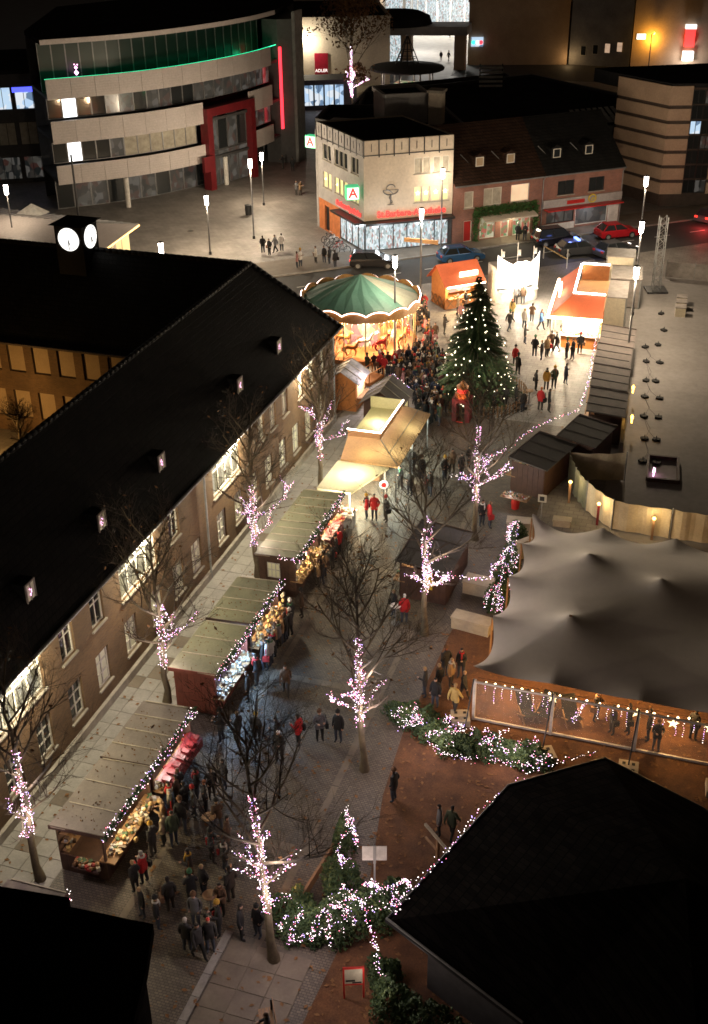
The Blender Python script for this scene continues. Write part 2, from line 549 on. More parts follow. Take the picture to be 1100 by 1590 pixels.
def wall_open(mb, L, H, ops, th=0.3, M=None, z0=0.0):
    """wall from x=0..L, outer face y=0, inner y=th, with rectangular openings (u0,u1,z0,z1)"""
    us = sorted({0.0, L, *[o[0] for o in ops], *[o[1] for o in ops]})
    zs = sorted({z0, H, *[o[2] for o in ops], *[o[3] for o in ops]})
    us = [u for u in us if 0 <= u <= L]
    zs = [z for z in zs if z0 <= z <= H]
    for i in range(len(us) - 1):
        for j in range(len(zs) - 1):
            cu, cz = (us[i] + us[i + 1]) / 2, (zs[j] + zs[j + 1]) / 2
            if any(o[0] < cu < o[1] and o[2] < cz < o[3] for o in ops):
                continue
            a, b, c, d = us[i], us[i + 1], zs[j], zs[j + 1]
            mb.add([(a, 0, c), (b, 0, c), (b, 0, d), (a, 0, d)], [(0, 1, 2, 3)], M)
    for (a, b, c, d) in ops:
        mb.add([(a, 0, c), (b, 0, c), (b, 0, d), (a, 0, d), (a, th, c), (b, th, c), (b, th, d), (a, th, d)],
               [(0, 4, 5, 1), (1, 5, 6, 2), (2, 6, 7, 3), (3, 7, 4, 0)], M)
    mb.add([(0, 0, H), (L, 0, H), (L, th, H), (0, th, H)], [(0, 1, 2, 3)], M)
    mb.add([(0, th, z0), (L, th, z0), (L, th, H), (0, th, H), (0, 0, z0), (0, 0, H), (L, 0, z0), (L, 0, H)], [(0, 4, 5, 3), (1, 2, 7, 6)], M)
def window(parent, M, u0, u1, z0, z1, pane='glass_dark', frame='window_white', nx=2, nz=1, dep=0.12, fw=0.07, sill=True, name='window', bars=None):
    f = MB(M)
    w = fw
    f.box(u0, dep - 0.05, z0, u0 + w, dep + 0.03, z1)
    f.box(u1 - w, dep - 0.05, z0, u1, dep + 0.03, z1)
    f.box(u0 + w, dep - 0.05, z1 - w, u1 - w, dep + 0.03, z1)
    f.box(u0 + w, dep - 0.05, z0, u1 - w, dep + 0.03, z0 + w)
    for i in range(1, nx):
        x = u0 + (u1 - u0) * i / nx
        f.box(x - w * 0.45, dep - 0.045, z0 + w, x + w * 0.45, dep + 0.025, z1 - w)
    for j in (bars if bars else [j / nz for j in range(1, nz)]):
        z = z0 + (z1 - z0) * j
        f.box(u0 + w, dep - 0.04, z - w * 0.4, u1 - w, dep + 0.02, z + w * 0.4)
    o = f.build(name, frame, parent)
    p = MB(M)
    p.box(u0 + 0.02, dep + 0.005, z0 + 0.02, u1 - 0.02, dep + 0.02, z1 - 0.02)
    p.build('pane', pane, o)
    if sill:
        q = MB(M)
        q.box(u0 - 0.08, -0.10, z0 - 0.09, u1 + 0.08, dep - 0.055, z0 - 0.003)
        q.build('sill', 'sill_stone', o)
    return o
def text(body, size, m, parent, M, extrude=0.03, name='lettering', align='CENTER', bold=0.0):
    c = bpy.data.curves.new(name, 'FONT')
    c.body = body
    c.size = size
    c.extrude = extrude
    c.offset = bold
    c.align_x = align
    c.align_y = 'CENTER'
    c.resolution_u = 3
    tmp = bpy.data.objects.new(name, c)
    S.collection.objects.link(tmp)
    dg = bpy.context.evaluated_depsgraph_get()
    me = bpy.data.meshes.new_from_object(tmp.evaluated_get(dg))
    bpy.data.objects.remove(tmp)
    me.materials.clear()
    me.materials.append(MATS[m])
    o = bpy.data.objects.new(name, me)
    S.collection.objects.link(o)
    o.parent = parent
    o.matrix_local = M
    return o
def upright(x, y, z, a=0.0):
    """text standing in the local xz plane, facing local -y"""
    return Matrix.Translation((x, y, z)) @ Matrix.Rotation(a, 4, 'Z') @ Matrix.Rotation(math.pi / 2, 4, 'X')
# ================================================================== ground
g = MB()
g.quad((-1500, -600, 0), (1500, -600, 0), (1500, 2500, 0), (-1500, 2500, 0))
struct(g, 'ground', 'asphalt')
g = MB()
g.quad((-100, 8, 0.002), (45, 8, 0.002), (45, 205, 0.002), (-100, 205, 0.002))
struct(g, 'plaza_paving', 'plaza')
g = MB()
g.add([(-21.75, 10, 0.004), (-9.6, 10, 0.004), (-9.0, 52, 0.004), (-9.0, 57, 0.004), (-9.6, 74, 0.004), (-21.75, 74, 0.004)], [tuple(range(6))])
struct(g, 'market_street_paving', 'cobble')
# slabbed footpath along the town hall
g = MB()
g.quad((-24.95, 10, 0.006), (-21.75, 10, 0.006), (-21.75, 72.5, 0.006), (-24.95, 72.5, 0.006))
path = struct(g, 'footpath', 'joint')
rnd = random.Random(11)
def slab_mesh(w, l, m, nm='paving_slab'):
    b = MB()
    e = 0.009
    b.add([(-w / 2, -l / 2, 0), (w / 2, -l / 2, 0), (w / 2, l / 2, 0), (-w / 2, l / 2, 0),
           (-w / 2 + e, -l / 2 + e, 0.016), (w / 2 - e, -l / 2 + e, 0.016), (w / 2 - e, l / 2 - e, 0.016), (-w / 2 + e, l / 2 - e, 0.016)],
          [(4, 5, 6, 7), (0, 1, 5, 4), (1, 2, 6, 5), (2, 3, 7, 6), (3, 0, 4, 7)])
    return b.mesh(nm, m)
sm = [slab_mesh(0.785, 0.885, 'slab'), slab_mesh(0.785, 0.885, 'slab_dark')]
y = 26.0
row = 0
while y < 72:
    for k in range(4):
        m = sm[1 if rnd.random() < 0.07 else 0]
        put(m, 'paving_slab', (-24.54 + 0.80 * k, y + 0.45 + (0.0 if k % 2 else 0.0), 0.006 + rnd.uniform(-0.004, 0.004)), 0, path)
    y += 0.90
# pavement at the church end with a kerb line
g = MB()
g.quad((-14.1, 12, 0.009), (-10.9, 12, 0.009), (-10.9, 27.4, 0.009), (-14.1, 27.4, 0.009))
pv = struct(g, 'church_path', 'joint')
sl = [slab_mesh(1.035, 0.985, 'slab_dark'), slab_mesh(1.035, 0.985, 'slab')]
for j in range(8):
    for k in range(3):
        put(sl[0], 'paving_slab', (-13.53 + 1.05 * k, 19.7 + 1.0 * j, 0.010 + rnd.uniform(-0.004, 0.006)), 0, pv)
for j in range(10):
    b = MB()
    b.box(-14.42, 17.5 + j, 0.0, -14.12, 18.48 + j, 0.05)
    b.build('kerb_stone', 'kerb', pv)
# drain channels, cross bands and manhole covers in the market street
for k, x in enumerate((-18.35, -13.05)):
    for j in range(24):
        b = MB()
        b.box(x - 0.14, 14 + j * 2.0, 0.004, x + 0.14, 15.96 + j * 2.0, 0.012)
        put(b.mesh('channel_stone', 'slab_dark'), 'channel_stone', (0, 0, 0), 0, pv)
for j in range(5):
    for i in range(9):
        b = MB()
        b.box(-18.1 + i * 0.53, 21.5 + j * 10.4, 0.004, -17.6 + i * 0.53, 21.9 + j * 10.4, 0.011)
        b.build('band_stone', 'slab_dark', pv)
for x, y, lab in ((-54.0, 109.6, 'dark manhole cover in the plaza before the curved store'), (-38.5, 99.5, 'dark manhole cover in the plaza behind the brick building')):
    mc = thing('manhole_cover', lab, 'manhole cover', (x, y, 0.0), 0, 'manhole covers')
    b = MB(); b.lathe([(0.36, 0.009), (0.36, 0.014)], n=20); b.build('ring', 'slab_dark', mc)
    b = MB(); b.lathe([(0.30, 0.0145), (0.30, 0.018)], n=20); b.build('plate', 'metal_dark', mc)
# woodchip bed
g = MB()
g.add([(-10.9, 14, 0.012), (8, 14, 0.012), (9, 56.5, 0.012), (-8.6, 56.5, 0.012), (-9.2, 49.5, 0.012), (-11.1, 48.6, 0.012), (-11.25, 40, 0.012), (-10.95, 36, 0.012), (-10.0, 31, 0.012)],
      [tuple(range(9))])
struct(g, 'woodchip_ground', 'mulch')
# pale concrete square on the right
g = MB()
g.add([(-5.2, 57.5, 0.008), (40, 57.5, 0.008), (40, 108, 0.008), (-8.6, 108, 0.008)], [(0, 1, 2, 3)])
sq = struct(g, 'concrete_square', 'concrete')
# road in front of the terraced houses
rd = along((-34.0, 101.2), (-0.0, 129.6))
g = MB(rd)
g.quad((-16, -5.6, 0.010), (90, -5.6, 0.010), (90, 1.8, 0.010), (-16, 1.8, 0.010))
road = struct(g, 'road', 'asphalt')
g = MB(rd)
for k in range(22):
    g.box(-10 + k * 4.2, -1.95, 0.011, -8.2 + k * 4.2, -1.83, 0.014)
g.build('lane_line', 'road_paint', road)
g = MB(rd)
g.box(-16, 1.8, 0.0, 90, 6.0, 0.12)
pave = struct(g, 'pavement', 'slab_dark')
for k in range(60):
    b = MB(rd)
    b.box(-15 + k * 1.5, 1.55, 0.0, -13.53 + k * 1.5, 1.797, 0.13)
    b.build('kerb_stone', 'kerb', pave)
# scattered autumn leaves
rnd = random.Random(5)
lv = MB()
for i in range(2600):
    if i < 900:
        x, y = rnd.uniform(-24.5, -11.2), rnd.uniform(20, 60)
        z = 0.05
        if -22.3 < x < -19.2 and (18 < y < 57):
            continue
    elif i < 2300:
        x, y = rnd.uniform(-11, 2), rnd.uniform(20, 47)
        z = 0.03
    else:
        x, y = rnd.uniform(-24.5, -9), rnd.uniform(56, 80)
        z = 0.04
    a = rnd.uniform(0, 6.3)
    s = rnd.uniform(0.05, 0.13)
    c, d = math.cos(a) * s, math.sin(a) * s
    h = rnd.uniform(0, 0.04)
    lv.add([(x + c, y + d, z), (x - d * 0.6, y + c * 0.6, z + h), (x - c, y - d, z), (x + d * 0.6, y - c * 0.6, z + h * 0.5)], [(0, 1, 2, 3)])
o = lv.build('fallen_leaves', 'dry_leaf')
o['kind'] = 'stuff'
o['label'] = 'brown autumn leaves scattered over the street and woodchips'

# ================================================================== town hall (L-shaped, brick)
TH = thing('town_hall', 'long L-shaped brick building with black tiled roof and small clock turret', 'building', (-24.8, 40, 0))
def th_part(mb, name, m, parent=TH, smooth=False):
    mb.v = [p - TH.location for p in mb.v]
    return mb.build(name, m, parent, smooth)
# street facade: frame with x along -Y so that outside (-y local) faces +X
def facM(y0):
    return Matrix.Translation((-24.9 - TH.location.x, y0 - TH.location.y, 0)) @ Matrix.Rotation(R(90), 4, 'Z')
FM = facM(12.0)          # u = Y-12, outside +X
ops = []
wins = []
def addw(yc, w, z0, z1, **k):
    u0, u1 = yc - 12 - w / 2, yc - 12 + w / 2
    ops.append((u0, u1, z0, z1))
    wins.append((u0, u1, z0, z1, k))
up_, lo_ = (4.45, 6.28), (1.2, 3.05)
for yc in (15.5, 18, 25, 35.55, 38.15, 46.0):
    addw(yc, 1.12, *up_, nx=2, bars=[0.62])
for yc in (57.65, 59.5, 61.5, 64.2, 66.2, 68.3):
    addw(yc, 0.95, *up_, nx=2, bars=[0.62], pane='win_dim')
for yc in (15.5, 18, 25, 28.0, 30.6, 33.0, 35.6, 38.05, 40.8, 43.5, 46.0, 48.2):
    addw(yc, 1.15, *lo_, nx=2, bars=[0.35, 0.68], pane='glass_dark' if yc < 36 else 'win_dim')
for yc in (51.5, 53.9, 56.2, 58.5, 60.8, 63.1, 65.4, 67.7):
    addw(yc, 1.15, *lo_, nx=2, bars=[0.35, 0.68], pane='win_dim')
addw(31.6, 3.9, 4.35, 6.32, nx=4, bars=[0.66], pane='win_bay')
addw(42.15, 3.7, 4.25, 6.30, nx=4, bars=[0.66], pane='win_bay')
addw(52.6, 3.7, 4.2, 6.35, nx=4, bars=[0.66], pane='win_bay')
w = MB(FM)
wall_open(w, 58.5, 6.75, ops, 0.35)
w.build('facade_wall', 'brick', TH)
for u0, u1, z0, z1, k in wins:
    window(TH, FM, u0, u1, z0, z1, dep=0.16, fw=0.085, **k)
# plinth, eaves gutter, downpipe
p = MB()
p.box(-24.898, 12, 0.0, -24.72, 70.5, 0.45)
th_part(p, 'plinth', 'sill_stone')
p = MB()
p.tube([(-24.35, 10, 6.78), (-24.35, 70.75, 6.78)], 0.085, 8)
th_part(p, 'gutter', 'metal_zinc')
for yy in (49.4, 70.1):
    p = MB()
    p.tube([(-24.4, yy, 6.7), (-24.72, yy, 6.4), (-24.74, yy, 0.1)], 0.06, 8)
    th_part(p, 'downpipe', 'metal_zinc')
# remaining walls
p = MB()
p.quad((-24.9, 70.5, 0), (-90, 70.5, 0), (-90, 70.5, 6.75), (-24.9, 70.5, 6.75))
p.quad((-33.0, 12, 0), (-24.9, 12, 0), (-24.9, 12, 6.75), (-33, 12, 6.75))
p.quad((-33.0, 62.7, 0), (-33, 12, 0), (-33, 12, 6.75), (-33, 62.7, 6.75))
th_part(p, 'rear_wall', 'brick')
# courtyard wall of the wing, facing -Y, with tall blinds lit by a courtyard lamp
CM = Matrix.Translation((-75 - TH.location.x, 62.7 - TH.location.y, 0))
ops = []
xs = [-36.9 - 1.86 * i for i in range(20)]
for x in xs:
    ops.append((x + 75 - 0.62, x + 75 + 0.62, 4.45, 6.35))
    ops.append((x + 75 - 0.62, x + 75 + 0.62, 1.1, 3.1))
w = MB(CM)
wall_open(w, 42, 6.75, ops, 0.3)
w.build('courtyard_wall', 'brick', TH)
for o_ in ops:
    window(TH, CM, *o_, pane='blind', frame='brown_stone', nx=1, dep=0.14, fw=0.05, sill=False)
# roofs: long range (ridge x=-28.85) and wing (ridge y=66.6) meeting at a hip
def zr(d):
    return 6.62 + d * 1.20
E0, E1, RX, RY, RZ = -24.4, -33.4, -28.85, 66.55, 12.0
p = MB()
p.quad((E0, 8, 6.7), (E0, 70.9, 6.7), (RX, RY, RZ), (RX, 8, RZ))
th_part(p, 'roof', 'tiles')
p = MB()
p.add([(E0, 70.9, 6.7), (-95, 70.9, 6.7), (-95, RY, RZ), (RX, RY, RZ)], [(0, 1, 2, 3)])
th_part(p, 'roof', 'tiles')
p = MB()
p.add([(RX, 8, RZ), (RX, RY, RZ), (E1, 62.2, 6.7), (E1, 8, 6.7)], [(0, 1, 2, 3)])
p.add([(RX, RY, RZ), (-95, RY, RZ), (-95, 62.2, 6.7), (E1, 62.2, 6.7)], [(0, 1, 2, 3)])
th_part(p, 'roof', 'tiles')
# eaves boards close the roof underside
p = MB()
p.box(-33.3, 62.05, 6.60, -95, 62.25, 6.72)
th_part(p, 'eaves_board', 'brown_stone')
# ridge tiles, each its own rounded tile
ridge = MB()
ridge.tube([(0, 0, 0), (0.46, 0, 0.0)], [0.13, 0.16], 8)
rm = ridge.mesh('ridge_tile', 'tiles', True)
def ridge_run(a, b):
    a, b = Vector(a), Vector(b)
    d = b - a
    n = int(d.length / 0.45)
    q = d.to_track_quat('X', 'Z').to_euler()
    for i in range(n):
        o = put(rm, 'ridge_tile', a + d * (i / n) - TH.location, 0, TH)
        o.rotation_euler = q
ridge_run((RX, 30, RZ + 0.02), (RX, RY, RZ + 0.02))
ridge_run((RX, RY, RZ + 0.02), (-58, RY, RZ + 0.02))
ridge_run((RX, RY, RZ + 0.02), (E0, 70.9, 6.72))
# snow-guard laths on the wing roof
# roof windows with lit panes
sl_ = (RZ - 6.7) / (E0 - RX)
ang = math.atan2(RZ - 6.7, E0 - RX)
for yy, pn in ((34.5, 'win_dim'), (40.5, 'win_dim'), (46.55, 'win_dim'), (56.45, 'win_dim'), (62.5, 'win_dim')):
    xx = -25.76
    zz = 6.7 + (E0 - xx) * sl_
    # small upright dormer: its front faces the street
    M = Matrix.Translation((xx + 0.22 - TH.location.x, yy - TH.location.y, zz)) @ Matrix.Rotation(R(90), 4, 'Z')
    d = MB(M)
    d.add([(-0.36, 0.0, -0.60), (0.36, 0.0, -0.60), (0.36, 0.0, 0.58), (-0.36, 0.0, 0.58), (-0.36, 0.62, 0.56), (0.36, 0.62, 0.56)], [(0, 1, 2, 3), (3, 2, 5, 4), (0, 3, 4), (1, 5, 2)])
    dm = d.build('dormer', 'tiles', TH)
    f = MB(M)
    for a_ in ((-0.36, -0.48, -0.28, 0.56), (0.28, -0.48, 0.36, 0.56), (-0.28, 0.48, 0.28, 0.56), (-0.28, -0.48, 0.28, -0.40), (-0.025, -0.40, 0.025, 0.48)):
        f.box(a_[0], -0.06, a_[1], a_[2], -0.004, a_[3])
    f.build('frame', 'sill_stone', dm)
    f = MB(M)
    f.box(-0.28, -0.03, -0.40, 0.28, -0.012, 0.48)
    f.build('pane', pn, dm)
    f = MB(M)
    rr = random.Random(int(yy))
    for k in range(6):
        f.octa((rr.uniform(-0.18, 0.02), -0.07, -0.05 + k * 0.06), 0.026)
    f.build('candle_light', 'bulb_pink', dm)
# clock turret on the wing ridge
cx, cy = -40.75, 66.2
t = MB()
a2 = 0.98
t.box(cx - a2, cy - a2, 10.6, cx + a2, cy + a2, 13.85)
turret = th_part(t, 'clock_turret', 'bitumen')
t = MB()
t.add([(cx - 1.25, cy - 1.25, 13.85), (cx + 1.25, cy - 1.25, 13.85), (cx + 1.25, cy + 1.25, 13.85), (cx - 1.25, cy + 1.25, 13.85), (cx, cy, 14.25)],
      [(0, 1, 4), (1, 2, 4), (2, 3, 4), (3, 0, 4), (3, 2, 1, 0)])
th_part(t, 'turret_roof', 'bitumen', turret)
for ax in (0, 1):
    M = Matrix.Translation((cx - TH.location.x, cy - TH.location.y, 12.95)) @ Matrix.Rotation(R(90) * ax, 4, 'Z') @ Matrix.Translation((0, -a2 - 0.03, 0))
    f = MB(M @ Matrix.Rotation(R(90), 4, 'X'))
    f.lathe([(0.74, -0.02), (0.74, 0.03)], n=28)
    face = f.build('clock_face', 'clock_face', turret)
    f = MB(M)
    for h in range(12):
        a_ = h * math.pi / 6
        f.bar((math.sin(a_) * 0.53, -0.045, math.cos(a_) * 0.53), (math.sin(a_) * 0.66, -0.045, math.cos(a_) * 0.66), 0.05, 0.02)
    f.build('hour_mark', 'rubber', face)
    for a_, L, wd in ((R(165), 0.36, 0.07), (R(180), 0.55, 0.05)):
        f = MB(M)
        f.bar((0, -0.055, 0), (math.sin(a_) * L, -0.055, math.cos(a_) * L), wd, 0.02)
        f.build('clock_hand', 'rubber', face)
# courtyard ground and lamp
g = MB()
g.quad((-95, 20, 0.005), (-33.4, 20, 0.005), (-33.4, 62.6, 0.005), (-95, 62.6, 0.005))
struct(g, 'courtyard', 'plaza')
cl = thing('courtyard_lamp', 'sodium lamp post standing in the town hall courtyard', 'street lamp', (-45.5, 57.5, 0))
b = MB(); b.tube([(0, 0, 0), (0, 0, 3.6)], [0.07, 0.045], 8); b.build('post', 'metal_dark', cl)
b = MB(); b.lathe([(0.05, 3.6), (0.16, 3.7), (0.18, 3.95), (0.03, 4.05)], n=10); b.build('lamp_head', 'sodium', cl)
lamp((-45.5, 57.0, 2.6), 300, (1.0, 0.54, 0.16), 0.2)
# floodlights under the eaves of the street front
for yy, wt in ((64.3, 220), (53.0, 520), (42.2, 350), (31.8, 320)):
    fl = thing('eaves_floodlight', 'small eaves floodlight above the %s window of the brick street front' % {64.3: 'farthest', 53.0: 'far lit bay', 42.2: 'middle lit bay', 31.8: 'nearest lit bay'}[yy], 'floodlight', (-24.55, yy, 6.5), 0, 'floodlights under the brick building eaves')
    b = MB(); b.box(-0.10, -0.14, -0.06, 0.12, 0.14, 0.06); b.box(-0.35, -0.03, 0.0, -0.1, 0.03, 0.04); b.build('housing', 'metal_dark', fl)
    b = MB(); b.box(-0.07, -0.12, -0.085, 0.13, 0.12, -0.062); b.build('lens', 'tube_white', fl)
    lamp((-24.1, yy, 6.25), wt, (1.0, 0.87, 0.60), 0.15)
# ================================================================== curved department store
DS = thing('department_store', 'curved three-storey store with pale panel bands and green lit glass roof terrace', 'building', (-64, 122, 0))
DL = DS.location
def dp(mb, name, m, parent=DS, **k):
    mb.v = [p - DL for p in mb.v]
    return mb.build(name, m, parent, **k)
PN = [(-69.97, 111.48), (-67.0, 114.15), (-64.2, 116.8), (-61.75, 119.9), (-59.3, 124.3), (-57.1, 129.7), (-55.85, 134.3), (-55.3, 139.4)]
def seg_pts(pts, step):
    out = []
    for a, b in zip(pts, pts[1:]):
        L = math.dist(a, b)
        n = max(1, round(L / step))
        out += [(a[0] + (b[0] - a[0]) * i / n, a[1] + (b[1] - a[1]) * i / n) for i in range(n)]
    return out + [pts[-1]]
def smooth_pl(pts, it=2):
    for _ in range(it):
        q = [pts[0]]
        for a, b in zip(pts, pts[1:]):
            q += [(a[0] * .75 + b[0] * .25, a[1] * .75 + b[1] * .25), (a[0] * .25 + b[0] * .75, a[1] * .25 + b[1] * .75)]
        pts = q + [pts[-1]]
    return pts
def inset(pts, d):
    out = []
    for i, p in enumerate(pts):
        a, b = pts[max(0, i - 1)], pts[min(len(pts) - 1, i + 1)]
        L = math.dist(a, b)
        nx, ny = -(b[1] - a[1]) / L, (b[0] - a[0]) / L
        out.append((p[0] + nx * d, p[1] + ny * d))
    return out
PC = seg_pts(smooth_pl(PN), 0.8)
def resample(pts, step):
    out = [pts[0]]
    acc = 0
    for a, b in zip(pts, pts[1:]):
        L = math.dist(a, b)
        while acc + L >= step:
            t = (step - acc) / L
            a = (a[0] + (b[0] - a[0]) * t, a[1] + (b[1] - a[1]) * t)
            out.append(a)
            L = math.dist(a, b)
            acc = 0
        acc += L
    return out
PANEL = resample(PC, 2.55)
BACK = [(-58, 152), (-72, 158), (-83, 137), (-75.5, 117.5)]
# parapet bands of separate panels
for z0, z1 in ((3.15, 5.15), (7.4, 9.7), (11.85, 13.9)):
    for i, (a, b) in enumerate(zip(PANEL, PANEL[1:])):
        if z0 < 10 and i > 5 and z0 > 0:
            mid = ((a[0] + b[0]) / 2, (a[1] + b[1]) / 2)
            if 125.2 < mid[1] < 133.0 and z0 < 8.5:
                continue
        L = math.dist(a, b)
        m = MB(along(a, b))
        n = 8
        h = (z1 - z0) / n
        for k in range(n):
            m.box(0.015, 0, z0 + k * h + 0.012, L - 0.015, 0.22, z0 + (k + 1) * h - 0.012)
        m.box(0.02, 0.03, z0 + 0.02, L - 0.02, 0.21, z1 - 0.02)
        dp(m, 'facade_panel', 'white_panel')
# floor slabs
for z in (3.2, 7.45, 11.9):
    m = MB()
    m.prism(inset(PC, 0.25) + BACK, z, z + 0.3)
    dp(m, 'floor_slab', 'dark_wall')
# set-back ribbon windows
PI1 = inset(PC, 1.0)
RW = resample(PI1, 1.55)
rnd = random.Random(3)
for z0, z1 in ((5.2, 7.35), (9.75, 11.8)):
    for i, (a, b) in enumerate(zip(RW, RW[1:])):
        if 124.6 < a[1] < 132.4 and z0 < 8.5:
            continue
        L = math.dist(a, b)
        pn = 'glass_dark' if rnd.random() < 0.35 else 'shop_dim'
        if i < 4:
            pn = 'win_white' if i == 1 else 'glass_dark'
        if z0 < 8 and 5 <= i <= 11:
            pn = 'curtain'
        window(DS, Matrix.Translation(-DL) @ along(a, b), 0, L, z0, z1, pane=pn, frame='metal_grey', nx=1, dep=0.05, fw=0.06, sill=False)
# ground floor: shop glazing set back, white column, doors
PI2 = inset(PC, 2.2)
RG = resample(PI2, 1.9)
for i, (a, b) in enumerate(zip(RG, RG[1:])):
    L = math.dist(a, b)
    window(DS, Matrix.Translation(-DL) @ along(a, b), 0, L, 0.05, 3.1, pane='shop_dim' if i % 3 else 'glass_dark', frame='metal_grey', nx=1, dep=0.05, fw=0.08, sill=False)
for cxy in ((-64.5, 116.2), (-58.0, 128.2)):
    m = MB()
    m.tube([(*cxy, 0), (*cxy, 3.2)], 0.28, 12)
    dp(m, 'column', 'white_paint')
# red portal over two storeys
m = MB(along((-58.95, 125.2), (-56.35, 132.9)))
L = math.dist((-58.95, 125.2), (-56.35, 132.9))
m.box(0, -0.55, 0, 0.85, 0.6, 9.0)
m.box(L - 0.7, -0.55, 0, L, 0.6, 9.0)
m.box(0.85, -0.55, 8.1, L - 0.7, 0.6, 9.0)
portal = dp(m, 'portal_frame', 'red_panel')
m = MB(along((-58.95, 125.2), (-56.35, 132.9)))
m.box(-1.3, -0.9, 2.3, 0.3, -0.56, 4.0)
dp(m, 'red_banner', 'red_panel', portal)
for k in range(4):
    M = Matrix.Translation(-DL) @ along((-58.95, 125.2), (-56.35, 132.9))
    u = 0.9 + k * (L - 1.6) / 4
    window(DS, M, u, u + (L - 1.6) / 4, 0.1, 4.0, pane='shop_dim', frame='metal_grey', nx=1, dep=0.4, fw=0.07, sill=False)
    window(DS, M, u, u + (L - 1.6) / 4, 4.05, 8.08, pane='glass_dark' if k % 2 else 'shop_dim', frame='metal_grey', nx=1, dep=0.4, fw=0.07, sill=False)
# roof terrace: green lit floor, glass front, oversailing roof
PT = inset(PC, 2.6)
RT = resample(PT, 1.45)
for i, (a, b) in enumerate(zip(RT, RT[1:])):
    if i < 0:
        continue
    L = math.dist(a, b)
    window(DS, Matrix.Translation(-DL) @ along(a, b), 0, L, 12.25, 17.05, pane='glass_green', frame='metal_grey', nx=1, dep=0.05, fw=0.06, sill=False)
m = MB()
for a, b in zip(inset(PC, 0.32), inset(PC, 0.32)[1:]):
    m.bar((*a, 13.86), (*b, 13.86), 0.06, 0.06)
dp(m, 'green_led_strip', 'led_green')
for i in range(3, len(PT) - 2, 5):
    q = inset(PC, 1.3)[i]
    lamp((q[0], q[1], 12.9), 2.5 if i < len(PT) - 8 else 22, (0.02, 0.9, 0.35), 0.5)
m = MB()
roofpl = inset(PC, 0.3)
m.prism(roofpl + [(-57.2, 150)] + BACK[1:], 17.2, 17.65)
dp(m, 'roof_slab', 'bitumen')
m = MB()
for a, b in zip(roofpl, roofpl[1:]):
    m.bar((*a, 17.42), (*b, 17.42), 0.12, 0.48)
dp(m, 'roof_edge', 'white_panel')
# small lit ornaments behind the glass
for (x, y, z) in ((-68.9, 115.3, 14.1),):
    m = MB()
    m.octa((x + 0.6, y - 0.3, z), 0.28)
    m.octa((x + 0.6, y - 0.3, z + 0.5), 0.20)
    m.octa((x + 0.45, y - 0.3, z + 0.8), 0.08)
    m.octa((x + 0.8, y - 0.3, z + 0.8), 0.08)
    dp(m, 'lit_figure', 'bulb_pink')
# red light column and dark corner fin
m = MB()
m.box(-55.32, 139.45, 4.2, -55.05, 139.75, 13.6)
dp(m, 'red_light_column', 'led_red')
lamp((-54.6, 139.2, 7), 7, (1, 0.05, 0.06), 1.0)
m = MB()
m.prism([(-55.5, 139.8), (-54.0, 140.6), (-53.6, 143.2), (-56, 146), (-58, 150), (-62, 150), (-57.5, 140)], 0, 16.6)
dp(m, 'corner_tower', 'dark_wall')
m = MB()
m.prism([(-53.98, 140.62), (-53.7, 140.9), (-53.58, 143.2), (-53.9, 143.0)], 0.0, 17.4)
dp(m, 'chrome_fin', 'metal_zinc')
m = MB()
m.prism([(-75, 118.5), (-70.5, 121.5), (-65.0, 129.5), (-62.3, 136), (-61.0, 142)] + BACK, 0.1, 17.1)
dp(m, 'core_wall', 'dark_wall')
# ------------------------------------------------------------------ dark block to its left
DB = thing('office_block', 'dark office block with cold blue lit windows beside the curved store', 'building', (-81, 123, 0), math.atan2(3.1, 5.5))
ops = [(-14 + 3.4 * k, -14 + 3.4 * k + 3.0, z0, z1) for k in range(5) for z0, z1 in ((0.4, 3.0), (4.3, 6.9), (8.3, 10.8))]
w = MB(Matrix.Translation((-14.5, 0, 0)))
wall_open(w, 17.6, 12.2, [(a + 14.5, b + 14.5, c, d) for a, b, c, d in ops], 0.3)
w.build('front_wall', 'dark_wall', DB)
for a, b, c, d in ops:
    pn = 'shop_dim' if c < 1 else ('curtain' if c < 5 else ('shop_cold' if a > -8 else 'glass_dark'))
    window(DB, Matrix.Identity(4), a, b, c, d, pane=pn, frame='metal_dark', nx=3, dep=0.15, sill=False)
b = MB(); b.box(-0.6, -0.04, 10.2, 2.4, 0.0, 10.75); b.build('blue_sign', 'led_blue', DB)
b = MB(); b.box(-14.5, 0.35, 0.05, 3.1, 16, 12.15); b.box(-14.7, -0.1, 12.2, 3.3, 16.2, 12.6); b.build('roof', 'bitumen', DB)
# ------------------------------------------------------------------ kiosk pavilion
KP = thing('pavilion', 'low pavilion with pale hipped metal roof, skylight and amber lit eave', 'pavilion', (-60, 97, 0))
A, B_, C_, D_ = (-54.3, 99.4), (-53.6, 91.0), (-73.5, 91.5), (-72.5, 101.0)
m = MB()
m.prism([(A[0] - 1, A[1] - .7), (B_[0] - 1, B_[1] + .7), (C_[0] + 1, C_[1] + .7), (D_[0] + 1, D_[1] - .7)], 0, 3.3)
m.build('wall', 'cream_render', KP, world=True)
m = MB()
m.prism([A, B_, C_, D_], 3.3, 3.5)
m.add([(*A, 3.5), (*B_, 3.5), (*C_, 3.5), (*D_, 3.5), (-58.5, 95.5, 4.4), (-69.0, 96.0, 4.4)], [(0, 4, 1), (1, 4, 5, 2), (2, 5, 3), (3, 5, 4, 0)])
rf = m.build('roof', 'roof_pale' if 'roof_pale' in MATS else 'white_panel', KP, world=True)
